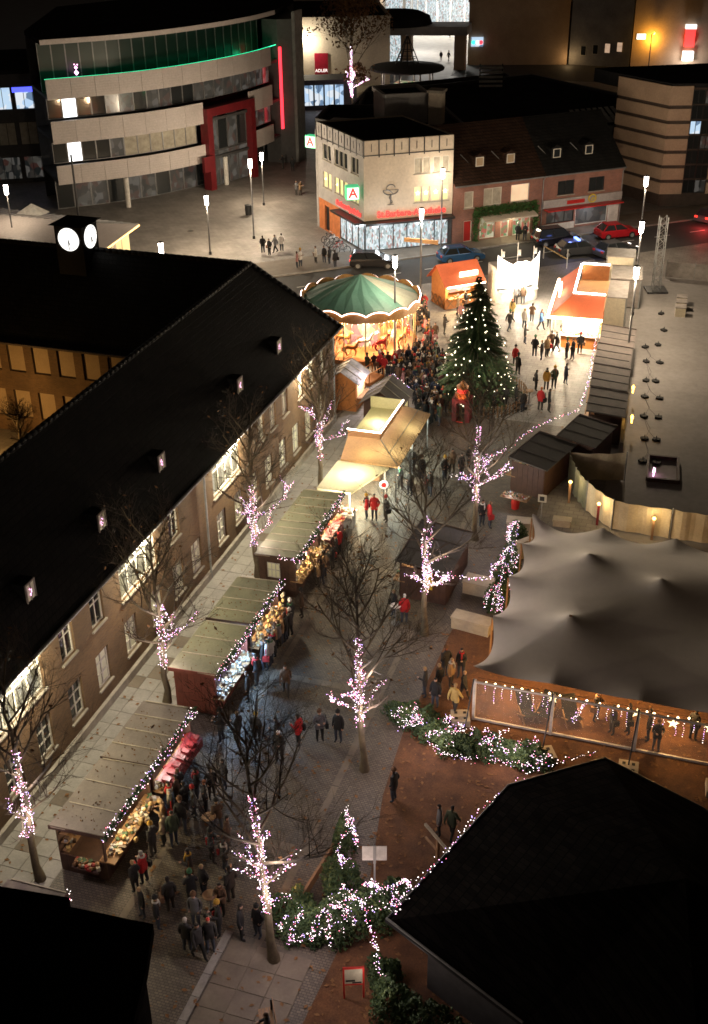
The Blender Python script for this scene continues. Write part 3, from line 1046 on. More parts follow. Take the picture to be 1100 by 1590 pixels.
for k in range(22):
    t = k / 21
    m = MB()
    m.bar((A[0] + (D_[0] - A[0]) * t, A[1] + (D_[1] - A[1]) * t, 3.54), (-58.5 - 10.5 * min(1, max(0, (t - 0.22) / 0.6)), 95.5 + .5 * t, 4.43), 0.05, 0.05)
    m.build('seam', 'metal_zinc', KP, world=True)
m = MB()
m.add([(-66.5, 97.6, 4.0), (-63.9, 97.6, 4.0), (-63.9, 99.6, 3.9), (-66.5, 99.6, 3.9), (-65.2, 98.6, 4.9)], [(0, 1, 4), (1, 2, 4), (2, 3, 4), (3, 0, 4)])
m.build('skylight', 'white_paint', KP, world=True)
m = MB(); m.bar((A[0] + .05, A[1], 3.4), (B_[0] + .05, B_[1], 3.4), 0.07, 0.07); m.build('amber_led_strip', 'led_amber', KP, world=True)
for k in range(4):
    m = MB()
    y0 = 92.2 + k * 1.7
    m.box(-54.98 - (y0 - 92) * .05, y0, 0.3, -54.85 - (y0 - 92) * .05, y0 + 1.4, 2.9)
    m.build('lit_window', 'win_warm', KP, world=True)

# ================================================================== pharmacy
pc, pR, pL = (-34.5, 107.35), (-27.1, 112.3), (-41.7, 114.7)
PH = thing('pharmacy_building', 'cream three-storey corner pharmacy with red lettering and bright shop windows', 'building', (pc[0], pc[1], 0))
def ploc(p):
    return (p[0] - pc[0], p[1] - pc[1])
FMx = along((0, 0), ploc(pR))
LF = math.dist(pc, pR)
LMx = along(ploc(pL), (0, 0))
LL = math.dist(pc, pL)
HT = 10.6
# front wall
fo = [(5.0, 8.1, 7.25, 8.75), (5.0, 8.1, 4.55, 6.0)]
fo2 = [(5.0, 5.75, 7.2, 8.7), (5.85, 6.55, 7.2, 8.7), (6.9, 7.65, 7.2, 8.7), (7.8, 8.5, 7.2, 8.7),
       (5.0, 5.75, 4.5, 6.0), (5.85, 6.55, 4.5, 6.0), (6.75, 7.65, 4.5, 6.0), (7.8, 8.5, 4.5, 6.0)]
w = MB(FMx)
wall_open(w, LF, HT - 1.35, fo2, 0.3, z0=3.1)
w.build('front_wall', 'cream_render', PH)
for i, o_ in enumerate(fo2):
    wd = window(PH, FMx, *o_, pane='curtain' if i < 4 else 'win_yellow', nx=1, dep=0.12, fw=0.07)
    if i >= 4:
        s = MB(FMx @ Matrix.Translation(((o_[0] + o_[1]) / 2, 0.02, 5.35)))
        vs = [(0, 0, 0)] + [(math.sin(k * math.pi / 5) * (0.30 if k % 2 == 0 else 0.13), 0, math.cos(k * math.pi / 5) * (0.30 if k % 2 == 0 else 0.13)) for k in range(10)]
        s.add(vs, [(0, 1 + k, 1 + (k + 1) % 10) for k in range(10)])
        s.build('window_star', 'star_glow', wd)
lo = []
for z0, z1, n0 in ((7.2, 8.75, 0), (4.45, 6.0, 1)):
    for u in ((1.2, 2.2), (2.3, 3.1), (3.9, 4.8), (4.9, 5.8), (5.9, 6.8), (7.6, 8.5), (8.55, 9.2)):
        lo.append((u[0], u[1], z0, z1))
w = MB(LMx)
wall_open(w, LL, HT - 1.35, lo, 0.3, z0=3.1)
w.build('side_wall', 'grey_render', PH)
for i, o_ in enumerate(lo):
    wd = window(PH, LMx, *o_, pane='glass_dark' if i < 7 else 'win_yellow', nx=1, dep=0.12, fw=0.07)
    if i >= 7 and i % 2:
        s = MB(LMx)
        s.octa(((o_[0] + o_[1]) / 2, 0.05, 5.3), 0.16)
        s.build('window_star', 'star_glow', wd)
# parapet: cream panels between dark posts
for MM, LLn, n in ((FMx, LF, 6), (LMx, LL, 8)):
    for k in range(n):
        a, b = LLn * k / n, LLn * (k + 1) / n
        m = MB(MM); m.box(a + 0.06, -0.08, HT - 1.3, b - 0.06, 0.2, HT); m.build('parapet_panel', 'cream_render' if MM is FMx else 'grey_render', PH)
        m = MB(MM); m.box(a - 0.05, -0.14, HT - 1.55, a + 0.05, -0.081, HT + 0.02); m.box((a + b) / 2 - 0.03, -0.12, HT - 1.0, (a + b) / 2 + 0.03, -0.081, HT - 0.3); m.build('parapet_post', 'metal_dark', PH)
    m = MB(MM); m.box(-0.05, -0.12, HT - 1.40, LLn + 0.05, 0.2, HT - 1.30); m.build('cornice', 'metal_dark', PH)
# roof
bk = (ploc(pR)[0] - 7.2, ploc(pR)[1] + 7.4)
m = MB()
m.prism([(0.15, 0.3), (ploc(pR)[0], ploc(pR)[1] + .2), bk, (ploc(pL)[0] + .2, ploc(pL)[1])], 9.4, HT - 0.15)
m.build('flat_roof', 'bitumen', PH)
m = MB()
m.add([(ploc(pR)[0], ploc(pR)[1], 0), (bk[0], bk[1], 0), (bk[0], bk[1], HT), (ploc(pR)[0], ploc(pR)[1], HT)], [(0, 1, 2, 3)])
m.add([(bk[0], bk[1], 0), (*ploc(pL), 0), (*ploc(pL), HT), (bk[0], bk[1], HT)], [(0, 1, 2, 3)])
m.build('party_wall', 'cream_render', PH)
# shop front
shopn = 7
for MM, u0, u1, n in ((FMx, 0.15, LF - 0.35, 6), (LMx, 4.9, LL - 0.1, 4)):
    for k in range(n):
        a, b = u0 + (u1 - u0) * k / n, u0 + (u1 - u0) * (k + 1) / n
        window(PH, MM, a, b, 0.15, 2.85, pane='shop_bright', frame='metal_dark', nx=1, dep=0.1, fw=0.05, sill=False, name='shop_window')
m = MB(FMx); m.box(-0.1, -1.0, 2.86, LF, 0.25, 3.05); m.build('canopy', 'metal_dark', PH)
m = MB(LMx); m.box(4.8, -1.0, 2.86, LL + 0.1, 0.25, 3.05); m.build('canopy', 'metal_dark', PH)
for k in range(7):
    m = MB(FMx); m.bar((LF * k / 6.5, -0.95, 2.9), (LF * k / 6.5, -0.05, 2.2), 0.05); m.build('bracket', 'metal_dark', PH)
w = MB(LMx); wall_open(w, 4.85, 3.1, [(1.4, 2.5, 0.05, 2.6)], 0.3); w.build('orange_wall', 'orange_render', PH)
m = MB(LMx); m.box(1.42, 0.18, 0.05, 2.48, 0.25, 2.58); m.build('door', 'metal_dark', PH)
m = MB(FMx); m.box(LF - 0.33, 0, 0, LF, 0.3, 3.1); m.build('corner_pier', 'dark_wall', PH)
m = MB(FMx); m.box(0.2, 0.6, 0.0, LF - 0.4, 0.7, 3.0); m.build('shop_back_wall', 'white_paint', PH)
# lettering and emblem
text('St.Barbara-Apotheke', 0.82, 'neon_red', PH, FMx @ upright(4.75, -0.12, 3.62), 0.05, bold=0.012)
text('Barbara Apotheke', 0.72, 'neon_red', PH, LMx @ upright(7.1, -0.12, 3.62), 0.05, bold=0.012)
m = MB(FMx)
cxu, cz = 2.65, 5.9
for k in range(14):
    a, b = R(200 + k * 10), R(210 + k * 10)
arc = [(cxu + 0.75 * math.cos(R(180 + 12 * k)), -0.03, cz + 0.45 * math.sin(R(180 + 12 * k))) for k in range(16)]
m.tube(arc, 0.06, 5); m.bar(arc[0], arc[-1], 0.08, 0.05)
m.tube([(cxu, -0.03, cz - 0.45), (cxu, -0.03, cz - 1.35)], [0.09, 0.05], 5)
m.bar((cxu - 0.3, -0.03, cz - 1.4), (cxu + 0.3, -0.03, cz - 1.4), 0.08, 0.05)
snake = [(cxu + 0.16 * math.sin(k * 0.9), -0.08, cz - 1.3 + k * 0.11) for k in range(12)] + [(cxu - 0.45 + 0.45 * (1 - math.cos(R(k * 18))) * 1.0, -0.08, cz + 0.1 + 0.42 * math.sin(R(k * 18))) for k in range(10)]
m.tube(snake, 0.045, 5)
m.build('chalice_emblem', 'metal_grey', PH)
m = MB(FMx); m.box(-0.12, 1.0, 2.0, -0.1, 1.1, 2.1)
# illuminated pharmacy box sign on the corner
SB = thing('pharmacy_sign', 'white and green glowing box sign with red letter A on pharmacy corner', 'sign', (pc[0] - 1.05, pc[1] - 0.35, 5.9), math.atan2(pR[1] - pc[1], pR[0] - pc[0]) - 0.1)
m = MB(); m.box(-0.62, -0.5, -0.62, 0.62, 0.5, 0.62); m.build('box', 'sign_green', SB)
m = MB(); m.box(-0.54, -0.53, -0.54, 0.54, -0.502, 0.54); m.build('panel', 'sign_white', SB)
text('A', 1.25, 'sign_red', SB, upright(0, -0.56, 0.0), 0.02, bold=0.03)
m = MB(); m.bar((0.3, 0.5, 0.1), (0.95, 0.9, 0.1), 0.08); m.build('bracket', 'metal_dark', SB)
SB2 = thing('pharmacy_sign', 'smaller white box sign with red letter A on the side of pharmacy', 'sign', (pL[0] - 0.9, pL[1] + 1.0, 8.4), -0.2)
m = MB(); m.box(-0.62, -0.4, -0.6, 0.62, 0.4, 0.6); m.build('box', 'sign_green', SB2)
m = MB(); m.box(-0.54, -0.43, -0.52, 0.54, -0.402, 0.52); m.build('panel', 'sign_white', SB2)
text('A', 1.2, 'sign_red', SB2, upright(0, -0.46, 0.0), 0.02, bold=0.03)
m = MB(); m.bar((0.3, 0.4, 0.1), (1.5, 0.6, 0.1), 0.08); m.build('bracket', 'metal_dark', SB2)
m = MB(); m.box(pL[0] - pc[0] - 0.3, pL[1] - pc[1] + 0.2, 0, pL[0] - pc[0] + 5, pL[1] - pc[1] + 6, 9.8); m.build('rear_wing', 'grey_render', PH)
lamp((pc[0] + 2.5, pc[1] - 0.6, 2.2), 90, (0.85, 0.95, 1.0), 0.5)
lamp((pc[0] + 6.0, pc[1] + 1.9, 2.2), 60, (0.85, 0.95, 1.0), 0.5)
lamp((pc[0] - 2.6, pc[1] + 1.6, 2.2), 80, (0.85, 0.95, 1.0), 0.5)

# ------------------------------------------------------------------ terraced brick houses
h0, h1 = (-27.0, 112.3), (-12.3, 124.7)
hd = math.dist(h0, h1)
ha = math.atan2(h1[1] - h0[1], h1[0] - h0[0])
def house(name, label, loc, L, ops, extras, roofm, dormers, dpane):
    H = thing(name, label, 'house', loc, ha)
    I = Matrix.Identity(4)
    w = MB(); wall_open(w, L, 5.9, [o[:4] for o in ops], 0.3); w.build('front_wall', 'brick_red', H)
    for o_ in ops:
        window(H, I, *o_[:4], **o_[4])
    m = MB()
    m.add([(0, 0.3, 0), (0, 10, 0), (0, 10, 5.9), (0, 5.2, 10.3), (0, 0, 5.9)], [(0, 1, 2, 3, 4)])
    m.add([(L, 0.3, 0), (L, 10, 0), (L, 10, 5.9), (L, 5.2, 10.3), (L, 0, 5.9)], [(4, 3, 2, 1, 0)])
    m.add([(0, 10, 0), (L, 10, 0), (L, 10, 5.9), (0, 10, 5.9)], [(3, 2, 1, 0)])
    m.build('gable_wall', 'brick_red', H)
    m = MB()
    m.add([(0, -0.4, 5.75), (L, -0.4, 5.75), (L, 5.2, 10.45), (0, 5.2, 10.45), (0, 10.4, 5.75), (L, 10.4, 5.75)], [(0, 1, 2, 3), (3, 2, 5, 4)])
    m.build('roof', roofm, H)
    m = MB(); m.tube([(0.02, -0.45, 5.72), (L - 0.02, -0.45, 5.72)], 0.08, 8); m.build('gutter', 'metal_grey', H)
    m = MB(); m.tube([(L - 0.12, -0.42, 5.7), (L - 0.12, -0.07, 5.3), (L - 0.12, -0.07, 0.1)], 0.05, 6); m.build('downpipe', 'metal_zinc', H)
    for u in dormers:
        y = 1.15
        z = 5.75 + (y + 0.4) * 0.84
        d = MB()
        d.add([(u - 0.62, y, z - 0.15), (u + 0.62, y, z - 0.15), (u + 0.62, y, z + 0.95), (u, y, z + 1.25), (u - 0.62, y, z + 0.95),
               (u - 0.62, y + 1.6, z + 0.95), (u + 0.62, y + 1.6, z + 0.95), (u, y + 1.9, z + 1.25), (u - 0.62, y + 1.3, z + 0.9), (u + 0.62, y + 1.3, z + 0.9)],
              [(0, 1, 2, 3, 4), (2, 6, 7, 3), (3, 7, 5, 4), (0, 4, 5, 8), (1, 9, 6, 2)])
        do = d.build('dormer', roofm, H)
        window(H, I, u - 0.42, u + 0.42, z + 0.02, z + 0.9, pane=dpane, nx=1, dep=y - 0.03, fw=0.07, sill=False, name='dormer_window')
        e = MB(); e.bar((u - 0.66, y, z - 0.1), (u - 1.5, y + 1.2, z + 1.05), 0.06); e.build('dormer_flashing', 'metal_zinc', do)
    return H
uw = dict(nx=2, dep=0.1)
LA = hd * 0.52
HA = house('terraced_house', 'brick house with green garland round its shop front, beside the pharmacy', (*h0, 0), LA,
           [(1.2, 2.2, 3.45, 5.05, dict(pane='curtain', nx=1)), (3.3, 5.3, 3.45, 5.15, dict(pane='curtain', nx=2)), (6.3, 8.35, 3.5, 5.2, dict(pane='win_peach', nx=1)),
            (3.0, 4.7, 0.2, 2.35, dict(pane='shop_gift', nx=2, sill=False)), (5.35, 6.25, 0.1, 2.35, dict(pane='shop_gift', nx=1, sill=False)), (6.7, 8.7, 0.1, 2.35, dict(pane='shop_gift', nx=2, sill=False)),
            (1.2, 2.1, 0.1, 2.2, dict(pane='red_paint', nx=1, sill=False, name='door'))],
           None, 'tiles_brown', (3.3, 6.7), 'blind')
HB = house('terraced_house', 'brick house with grey shop fascia, red sign and golden ring emblem', (h0[0] + math.cos(ha) * LA, h0[1] + math.sin(ha) * LA, 0), hd - LA,
           [(1.6, 3.5, 3.6, 5.0, dict(pane='glass_dark', frame='metal_dark', nx=2)), (5.2, 7.0, 3.6, 5.0, dict(pane='glass_dark', frame='metal_dark', nx=2)),
            (0.5, 3.7, 0.8, 2.2, dict(pane='shop_dim', frame='metal_dark', nx=3, sill=False)), (3.9, 7.7, 0.3, 2.3, dict(pane='shop_cold' if False else 'shop_dim', nx=1, sill=False))],
           None, 'tiles', (1.9, 5.6), 'glass_dark')
m = MB(); m.box(-0.0, -0.16, 2.45, hd - LA - 0.05, -0.003, 3.25); fas = m.build('fascia', 'grey_render', HB)
m = MB(); m.box(0.0, -0.10, 0.02, 3.75, -0.003, 0.75); m.box(7.75, -0.1, 0.02, hd - LA - 0.3, -0.003, 2.44); m.build('shop_plinth', 'white_paint', HB)
m = MB(); m.box(0.1, -1.1, 2.3, hd - LA - 0.4, -0.16, 2.42); m.build('awning', 'red_paint', HB)
m = MB(); m.box(2.7, -0.2, 2.62, 4.75, -0.162, 3.0); m.build('red_sign', 'red_paint', HB)
m = MB(Matrix.Translation((5.6, -0.24, 2.95)) @ Matrix.Rotation(R(90), 4, 'X'))
for k in range(20):
    a, b = R(18 * k), R(18 * (k + 1))
    m.bar((math.cos(a) * 0.42, math.sin(a) * 0.38, 0), (math.cos(b) * 0.42, math.sin(b) * 0.38, 0), 0.12, 0.06)
m.bar((0.0, 0.0, 0), (0.25, 0.0, 0), 0.12, 0.06); m.bar((0.0, 0.0, 0), (-0.1, -0.25, 0), 0.1, 0.06)
m.build('ring_emblem', 'yellow_paper', HB)
lamp((h0[0] + math.cos(ha) * (LA + 5) + 0.6, h0[1] + math.sin(ha) * (LA + 5) - 0.8, 2.0), 25, (0.8, 0.9, 1.0), 0.3)
lamp((h0[0] + math.cos(ha) * 6 + 0.6, h0[1] + math.sin(ha) * 6 - 0.8, 2.0), 55, (1.0, 0.86, 0.55), 0.3)
# garland of fir round the gift shop
rnd = random.Random(8)
def leaf_faces(mb, c, s, rnd):
    a = Vector((rnd.gauss(0, 1), rnd.gauss(0, 1), rnd.gauss(0, 1))).normalized()
    b = a.orthogonal().normalized()
    c = Vector(c)
    mb.add([c - a * s, c + b * s * 0.45, c + a * s, c - b * s * 0.45], [(0, 1, 2, 3)])
m = MB()
for i in range(2600):
    t = rnd.random()
    if t < 0.66:
        c = (rnd.uniform(2.2, 9.2), -0.25 + rnd.gauss(0, 0.12), rnd.uniform(2.55, 3.45) + rnd.gauss(0, 0.06))
    elif t < 0.84:
        c = (rnd.gauss(2.45, 0.18), -0.22 + rnd.gauss(0, 0.12), rnd.uniform(0.1, 3.0))
    else:
        c = (rnd.gauss(9.15, 0.16), -0.22 + rnd.gauss(0, 0.12), rnd.uniform(0.6, 3.0))
    leaf_faces(m, c, rnd.uniform(0.08, 0.17), rnd)
m.build('garland', 'ivy', HA)
m = MB(); m.add([(3.0, -0.02, 2.52), (8.9, -0.02, 2.52), (8.9, -1.1, 2.25), (3.0, -1.1, 2.25), (3.0, -1.1, 2.1), (8.9, -1.1, 2.1)], [(0, 1, 2, 3), (3, 2, 5, 4)]); m.build('awning', 'cream_render', HA)

# ------------------------------------------------------------------ striped block on the right
sc, sL = (-9.06, 131.95), (-14.2, 136.0)
ST = thing('striped_block', 'tan stone block with dark horizontal stripes at right of the road', 'building', (*sc, 0))
M1 = along((sL[0] - sc[0], sL[1] - sc[1]), (0, 0))
L1 = math.dist(sc, sL)
M2 = along((0, 0), (14, 4.4))
for k in range(7):
    z0 = 1.3 + k * 1.53
    for MM, LL_, x0 in ((M1, L1, -1.0), (M2, 2.35, 0.0), (M2, 9.0, 4.9)):
        m = MB(MM); m.box(x0, 0, z0, LL_ if x0 >= 0 else L1, 0.3, z0 + (1.18 if k < 6 else 1.9)); m.build('stone_band', 'tan_stone', ST)
m = MB(M1); m.box(-1.0, 0.16, 0, L1, 0.5, 12.2); m.build('side_wall', 'brown_stone', ST)
m = MB(M2); m.box(0, 0.16, 0, 14.5, 0.5, 12.2); m.build('front_wall', 'brown_stone', ST)
for k in range(7):
    window(ST, M2, 2.4, 3.6, 1.4 + k * 1.53, 2.8 + k * 1.53, pane='glass_dark' if k != 4 else 'shop_cold', frame='metal_dark', nx=2, dep=0.1, sill=False)
    window(ST, M2, 3.65, 4.85, 1.4 + k * 1.53, 2.8 + k * 1.53, pane='glass_dark' if k % 3 else 'shop_dim', frame='metal_dark', nx=2, dep=0.1, sill=False)
m = MB(); m.prism([(0.1, 0.3), (13.5, 4.6), (10, 18), (-9, 8), (sL[0] - sc[0] - 2, sL[1] - sc[1] + 2)], 11.2, 12.6); m.build('flat_roof', 'bitumen', ST)

# ================================================================== dark roofs behind the pharmacy
def block(name, label, poly, z1, wallm='dark_wall', roofm='bitumen', cat='building', par=0.4):
    cx = sum(p[0] for p in poly) / len(poly); cy = sum(p[1] for p in poly) / len(poly)
    B = thing(name, label, cat, (cx, cy, 0))
    q = [(p[0] - cx, p[1] - cy) for p in poly]
    m = MB(); m.prism(q, 0, z1); m.build('wall', wallm, B)
    m = MB()
    for a, b in zip(q, q[1:] + q[:1]):
        m.bar((*a, z1 + par / 2), (*b, z1 + par / 2), 0.35, par)
    m.build('parapet', wallm, B)
    m = MB(); m.prism([(p[0] * 0.985, p[1] * 0.985) for p in q], z1 + 0.005, z1 + 0.08); m.build('roof', roofm, B)
    return B
block('rear_building', 'dark flat-roofed building right behind the pharmacy', [(-37, 117.5), (-28.5, 122), (-33, 131), (-45, 128), (-44, 121)], 9.2)
b = block('roof_house', 'pale rooftop plant room on the dark roofs behind the pharmacy', [(-36.6, 121.0), (-32.6, 123.2), (-35.0, 127.5), (-39, 125)], 11.9, 'grey_render')
c = thing('chimney', 'square pale chimney standing on the dark roofs behind pharmacy', 'chimney', (-31.6, 123.0, 9.2))
m = MB(); m.box(-0.7, -0.7, 0, 0.7, 0.7, 3.2); m.build('stack', 'cream_render', c)
m = MB(); m.box(-0.85, -0.85, 3.2, 0.85, 0.85, 3.45); m.build('cap', 'sill_stone', c)
block('rear_building', 'broad dark flat roof between terraced houses and orange lit wall', [(-27, 128.5), (-14, 139), (-9, 150), (-30, 168), (-48, 150), (-44, 133), (-33, 132)], 6.6)
block('rear_building', 'low dark roof with ridges behind the round canopy', [(-47, 146), (-30, 169), (-36, 180), (-52, 165), (-50, 150)], 4.6)
gr = thing('roof_louvre', 'pale slatted louvre on the dark flat roofs', 'louvre', (-33.5, 158, 6.6), 0.3)
for k in range(5):
    m = MB(); m.box(-1.5, -0.1, 0.3 + k * 0.55, 1.5, 0.1, 0.52 + k * 0.55); m.build('slat', 'white_paint', gr)
m = MB(); m.box(-1.5, 0.11, 0, -1.35, 0.2, 3.1); m.box(1.35, 0.11, 0, 1.5, 0.2, 3.1); m.build('frame', 'metal_dark', gr)
gl = thing('glass_roof', 'ribbed glass roof light near the striped block', 'skylight', (-17.5, 141.5, 6.65), 0.65)
for k in range(8):
    m = MB(); m.add([(-3 + k * 0.75, -1.4, 0.05), (-2.5 + k * 0.75, -1.4, 0.05), (-2.5 + k * 0.75, 1.4, 1.2), (-3 + k * 0.75, 1.4, 1.2)], [(0, 1, 2, 3)]); m.build('pane', 'metal_zinc', gl)
m = MB(); m.box(-3.1, -1.5, 0, 3.1, 1.5, 0.045); m.build('frame', 'metal_dark', gl)
# ------------------------------------------------------------------ shop block with red sign (far, middle)
AB = block('shop_block', 'cream shop block with red wall sign beyond the curved store', [(-70.5, 186), (-57, 191.5), (-66, 213), (-92, 205), (-88, 186)], 10.5, 'cream_render')
sM = Matrix.Translation(-AB.location) @ along((-70.5, 186), (-57, 191.5))
m = MB(sM); m.box(2.6, -0.25, 1.6, 4.7, -0.02, 5.6); sg = m.build('wall_sign', 'red_sign', AB)
text('ADLER', 0.66, 'sign_white', AB, sM @ upright(3.65, -0.3, 3.0), 0.03)
m = MB(sM); m.box(0.4, -0.35, 7.6, 1.4, -0.05, 8.1); m.build('wall_lamp', 'lamp_white', AB)
lamp((-68.5, 184.9, 7.4), 300, (1, 0.88, 0.66), 0.3)
m = MB(sM); m.prism([(-3, -9), (9, -7), (12.5, -0.05), (-1, -0.05)], 0.0, 0.6)
m.build('terrace', 'concrete_block', AB)
sh = thing('shop_pavilion', 'low curved shop with cold blue lit window near the red light column', 'shop', (-62.5, 172, 0), 0.45)
w = MB(); w.box(-6, 0.05, 0, 6, 5, 4.2); w.build('wall', 'dark_wall', sh)
for k in range(4):
    window(sh, Matrix.Identity(4), -1.8 + 1.5 * k, -0.4 + 1.5 * k, 0.6, 3.6, pane='shop_cold', frame='metal_grey', nx=2, dep=-0.03, sill=False)
# ------------------------------------------------------------------ round canopy with lattice cone
RC = thing('round_canopy', 'dark round canopy with open lattice cone on top', 'canopy', (-50.9, 180, 0))
m = MB(); m.lathe([(5.5, 5.0), (5.6, 5.15), (5.4, 5.35), (1.9, 5.75)], n=40); m.build('disc_roof', 'dark_wall', RC)
for k in range(8):
    a = R(45 * k)
    m = MB(); m.tube([(3.9 * math.cos(a), 3.9 * math.sin(a), 0), (3.9 * math.cos(a), 3.9 * math.sin(a), 5.05)], 0.13, 8); m.build('column', 'metal_grey', RC)
for k in range(10):
    a = R(36 * k)
    m = MB(); m.bar((1.85 * math.cos(a), 1.85 * math.sin(a), 5.7), (0.12 * math.cos(a), 0.12 * math.sin(a), 9.6), 0.11); m.build('lattice_rib', 'metal_dark', RC)
for z, r_ in ((6.6, 1.45), (7.6, 1.0), (8.6, 0.55)):
    m = MB(); m.tube([(r_ * math.cos(R(30 * k)), r_ * math.sin(R(30 * k)), z) for k in range(13)], 0.06, 5, False); m.build('lattice_ring', 'metal_dark', RC)
m = MB(); m.ball((0, 0, 9.75), 0.22); m.build('finial', 'metal_zinc', RC)
rnd = random.Random(21)
for nm, k in (('bulb_warm', 26), ('bulb_red', 10), ('bulb_violet', 14), ('bulb_white', 18)):
    m = MB()
    for i in range(k):
        m.octa((rnd.uniform(-5, 3), rnd.uniform(-5.5, -3.6), rnd.uniform(0.6, 2.6)), 0.12)
    o = m.build('coloured_bulbs', nm, RC); o['kind'] = 'stuff'
m = MB(); m.box(-1.9, -0.6, 0.0, 3.0, 1.8, 3.0); m.build('glass_kiosk', 'shop_gift', RC)
lamp((-50.9, 179, 3.5), 160, (1.0, 0.8, 0.6), 0.6)
# ------------------------------------------------------------------ shopping arcade far behind
g = MB(); g.add([(-66, 196, 0.02), (-50.5, 199, 0.02), (-50, 272, 0.02), (-90, 268, 0.02)], [(0, 1, 2, 3)])
struct(g, 'arcade_floor', 'slab')
AR = thing('arcade_roof', 'wide flat arcade roof on square pillars over a bright plaza', 'building', (-60, 214, 0))
m = MB(); m.prism([(-9, -7.5), (10.8, -3.0), (10.2, 3.5), (-11, -1.5)], 5.6, 7.0); m.build('roof_slab', 'grey_render', AR)
for x, y in ((0.7, -4.6), (-7.6, -6.4), (9.6, -2.4)):
    m = MB(); m.box(x - 0.95, y - 0.6, 0, x + 0.95, y + 0.6, 5.6); m.build('pillar', 'tan_stone', AR)
m = MB(); m.box(-8.5, 1.0, 0.0, -1.0, 1.3, 5.4); m.build('glass_front', 'shop_bright', AR)
m = MB(); m.lathe([(6.6, 7.0), (6.2, 8.2), (4.6, 8.9), (0.3, 9.2)], (-2.5, -1.5, 0), n=36); m.build('dark_dome', 'bitumen', AR)
MH = thing('shopping_hall', 'huge bright glass shopping hall at the top edge', 'building', (-75, 285, 0))
m = MB(); m.prism([(-34, 0), (40, 0), (40, 30), (-34, 30)], 0, 16); m.build('wall', 'cream_render', MH)
for k in range(14):
    m = MB(); m.box(-30 + k * 4.8, -0.3, 0.5, -26 + k * 4.8, -0.05, 9.0); m.build('shop_window', 'shop_bright' if k % 3 else 'win_peach', MH)
m = MB(); m.box(-32, -2.2, 10.0, 38, -0.05, 11.0); m.build('gallery_edge', 'white_paint', MH)
m = MB(); m.add([(18, -14, 7.5), (36, -14, 7.5), (40, 0, 10), (14, 0, 10), (18, -14, 8.3), (36, -14, 8.3), (40, 0, 11), (14, 0, 11)], [(4, 5, 6, 7), (3, 2, 1, 0), (0, 1, 5, 4), (1, 2, 6, 5), (3, 0, 4, 7)]); m.build('lit_canopy', 'grey_render', MH)
RO_ = thing('glass_rotunda', 'brightly lit round glass hall with white rim at the top edge', 'building', (-63.0, 266, 0))
m = MB(); m.lathe([(11.0, 0.0), (11.0, 7.0)], n=48); m.build('glass_drum', 'shop_bright', RO_)
m = MB(); m.lathe([(13.5, 7.0), (13.8, 7.4), (13.5, 8.6), (9.0, 9.6), (8.8, 9.6)], n=48); m.build('rim', 'white_paint', RO_)
m = MB(); m.lathe([(8.7, 9.4), (8.0, 11.5), (4.0, 13.2), (0.4, 13.6)], n=40); m.build('glass_dome', 'shop_cold', RO_)
for k in range(24):
    a = R(15 * k)
    m = MB(); m.bar((11.1 * math.cos(a), 11.1 * math.sin(a), 0), (11.1 * math.cos(a), 11.1 * math.sin(a), 7.0), 0.22); m.build('mullion', 'white_paint', RO_)
for x, y, z, wt, cc in ((-66, 251.0, 8.3, 900, (1, 0.97, 0.92)), (-58, 251.8, 8.3, 900, (1, 0.97, 0.92)), (-70, 245, 9, 1800, (1, 0.95, 0.85)), (-57, 250, 8, 1500, (1, 0.9, 0.75)), (-56, 225, 5, 420, (1, 0.93, 0.82)), (-62, 228, 5, 600, (1, 0.95, 0.9)), (-47, 262, 6, 700, (1.0, 0.6, 0.15)), (-82, 262, 10, 2500, (0.95, 0.97, 1.0))):
    lamp((x, y, z), wt, cc, 0.6)
# ------------------------------------------------------------------ big store boxes upper right
B1 = block('store_box', 'brown windowless store box right of the arcade', [(-50.2, 216.5), (-33.5, 221), (-37, 250), (-52, 246)], 10.2, 'tan_stone')
m = MB(Matrix.Translation(-B1.location) @ along((-50.2, 216.5), (-33.5, 221))); m.box(0.5, -0.4, 3.1, 2.6, -0.02, 4.6); m.build('glowing_sign', 'shop_cold', B1)
for xx, mm in ((0.9, 'led_green'), (1.6, 'sign_white'), (2.2, 'led_red')):
    m = MB(Matrix.Translation(-B1.location) @ along((-50.2, 216.5), (-33.5, 221))); m.ball((xx, -0.5, 3.8), 0.35); m.build('sign_light', mm, B1)
sb = thing('roof_billboard', 'red and pale billboard standing on the brown store box', 'billboard', (-39.5, 219.8, 9.0), 0.26)
m = MB(); m.box(-2.6, -0.15, 0.8, 2.6, 0.15, 6.8); m.build('board', 'tan_stone', sb)
m = MB(); m.box(-1.1, -0.2, 3.8, 0.9, -0.155, 5.8); m.build('emblem', 'red_sign', sb)
m = MB(); m.box(-2.3, -0.05, 0, -2.1, 0.1, 0.8); m.box(2.1, -0.05, 0, 2.3, 0.1, 0.8); m.build('leg', 'metal_dark', sb)
B2 = block('store_box', 'grey store box with a row of small lit windows', [(-33.2, 221.3), (-22.6, 219.9), (-22, 250), (-36.5, 250)], 12.2, 'grey_render')
M_ = Matrix.Translation(-B2.location) @ along((-33.2, 221.3), (-22.6, 219.9))
for k, pn in enumerate(('glass_dark', 'glass_dark', 'win_peach', 'win_peach')):
    window(B2, M_, 2.0 + 2.1 * k, 3.0 + 2.1 * k, 1.6 + k * 0.3, 3.2 + k * 0.3, pane=pn, nx=1, dep=-0.02, sill=False)
lamp((-33.0, 219.6, 1.2), 22, (1, 0.65, 0.3), 0.2)
B3 = block('store_box', 'long store box with a sodium lit wall and glowing red sign', [(-22.4, 219.9), (9.0, 226), (10, 255), (-21.8, 250)], 11.6, 'tan_stone')
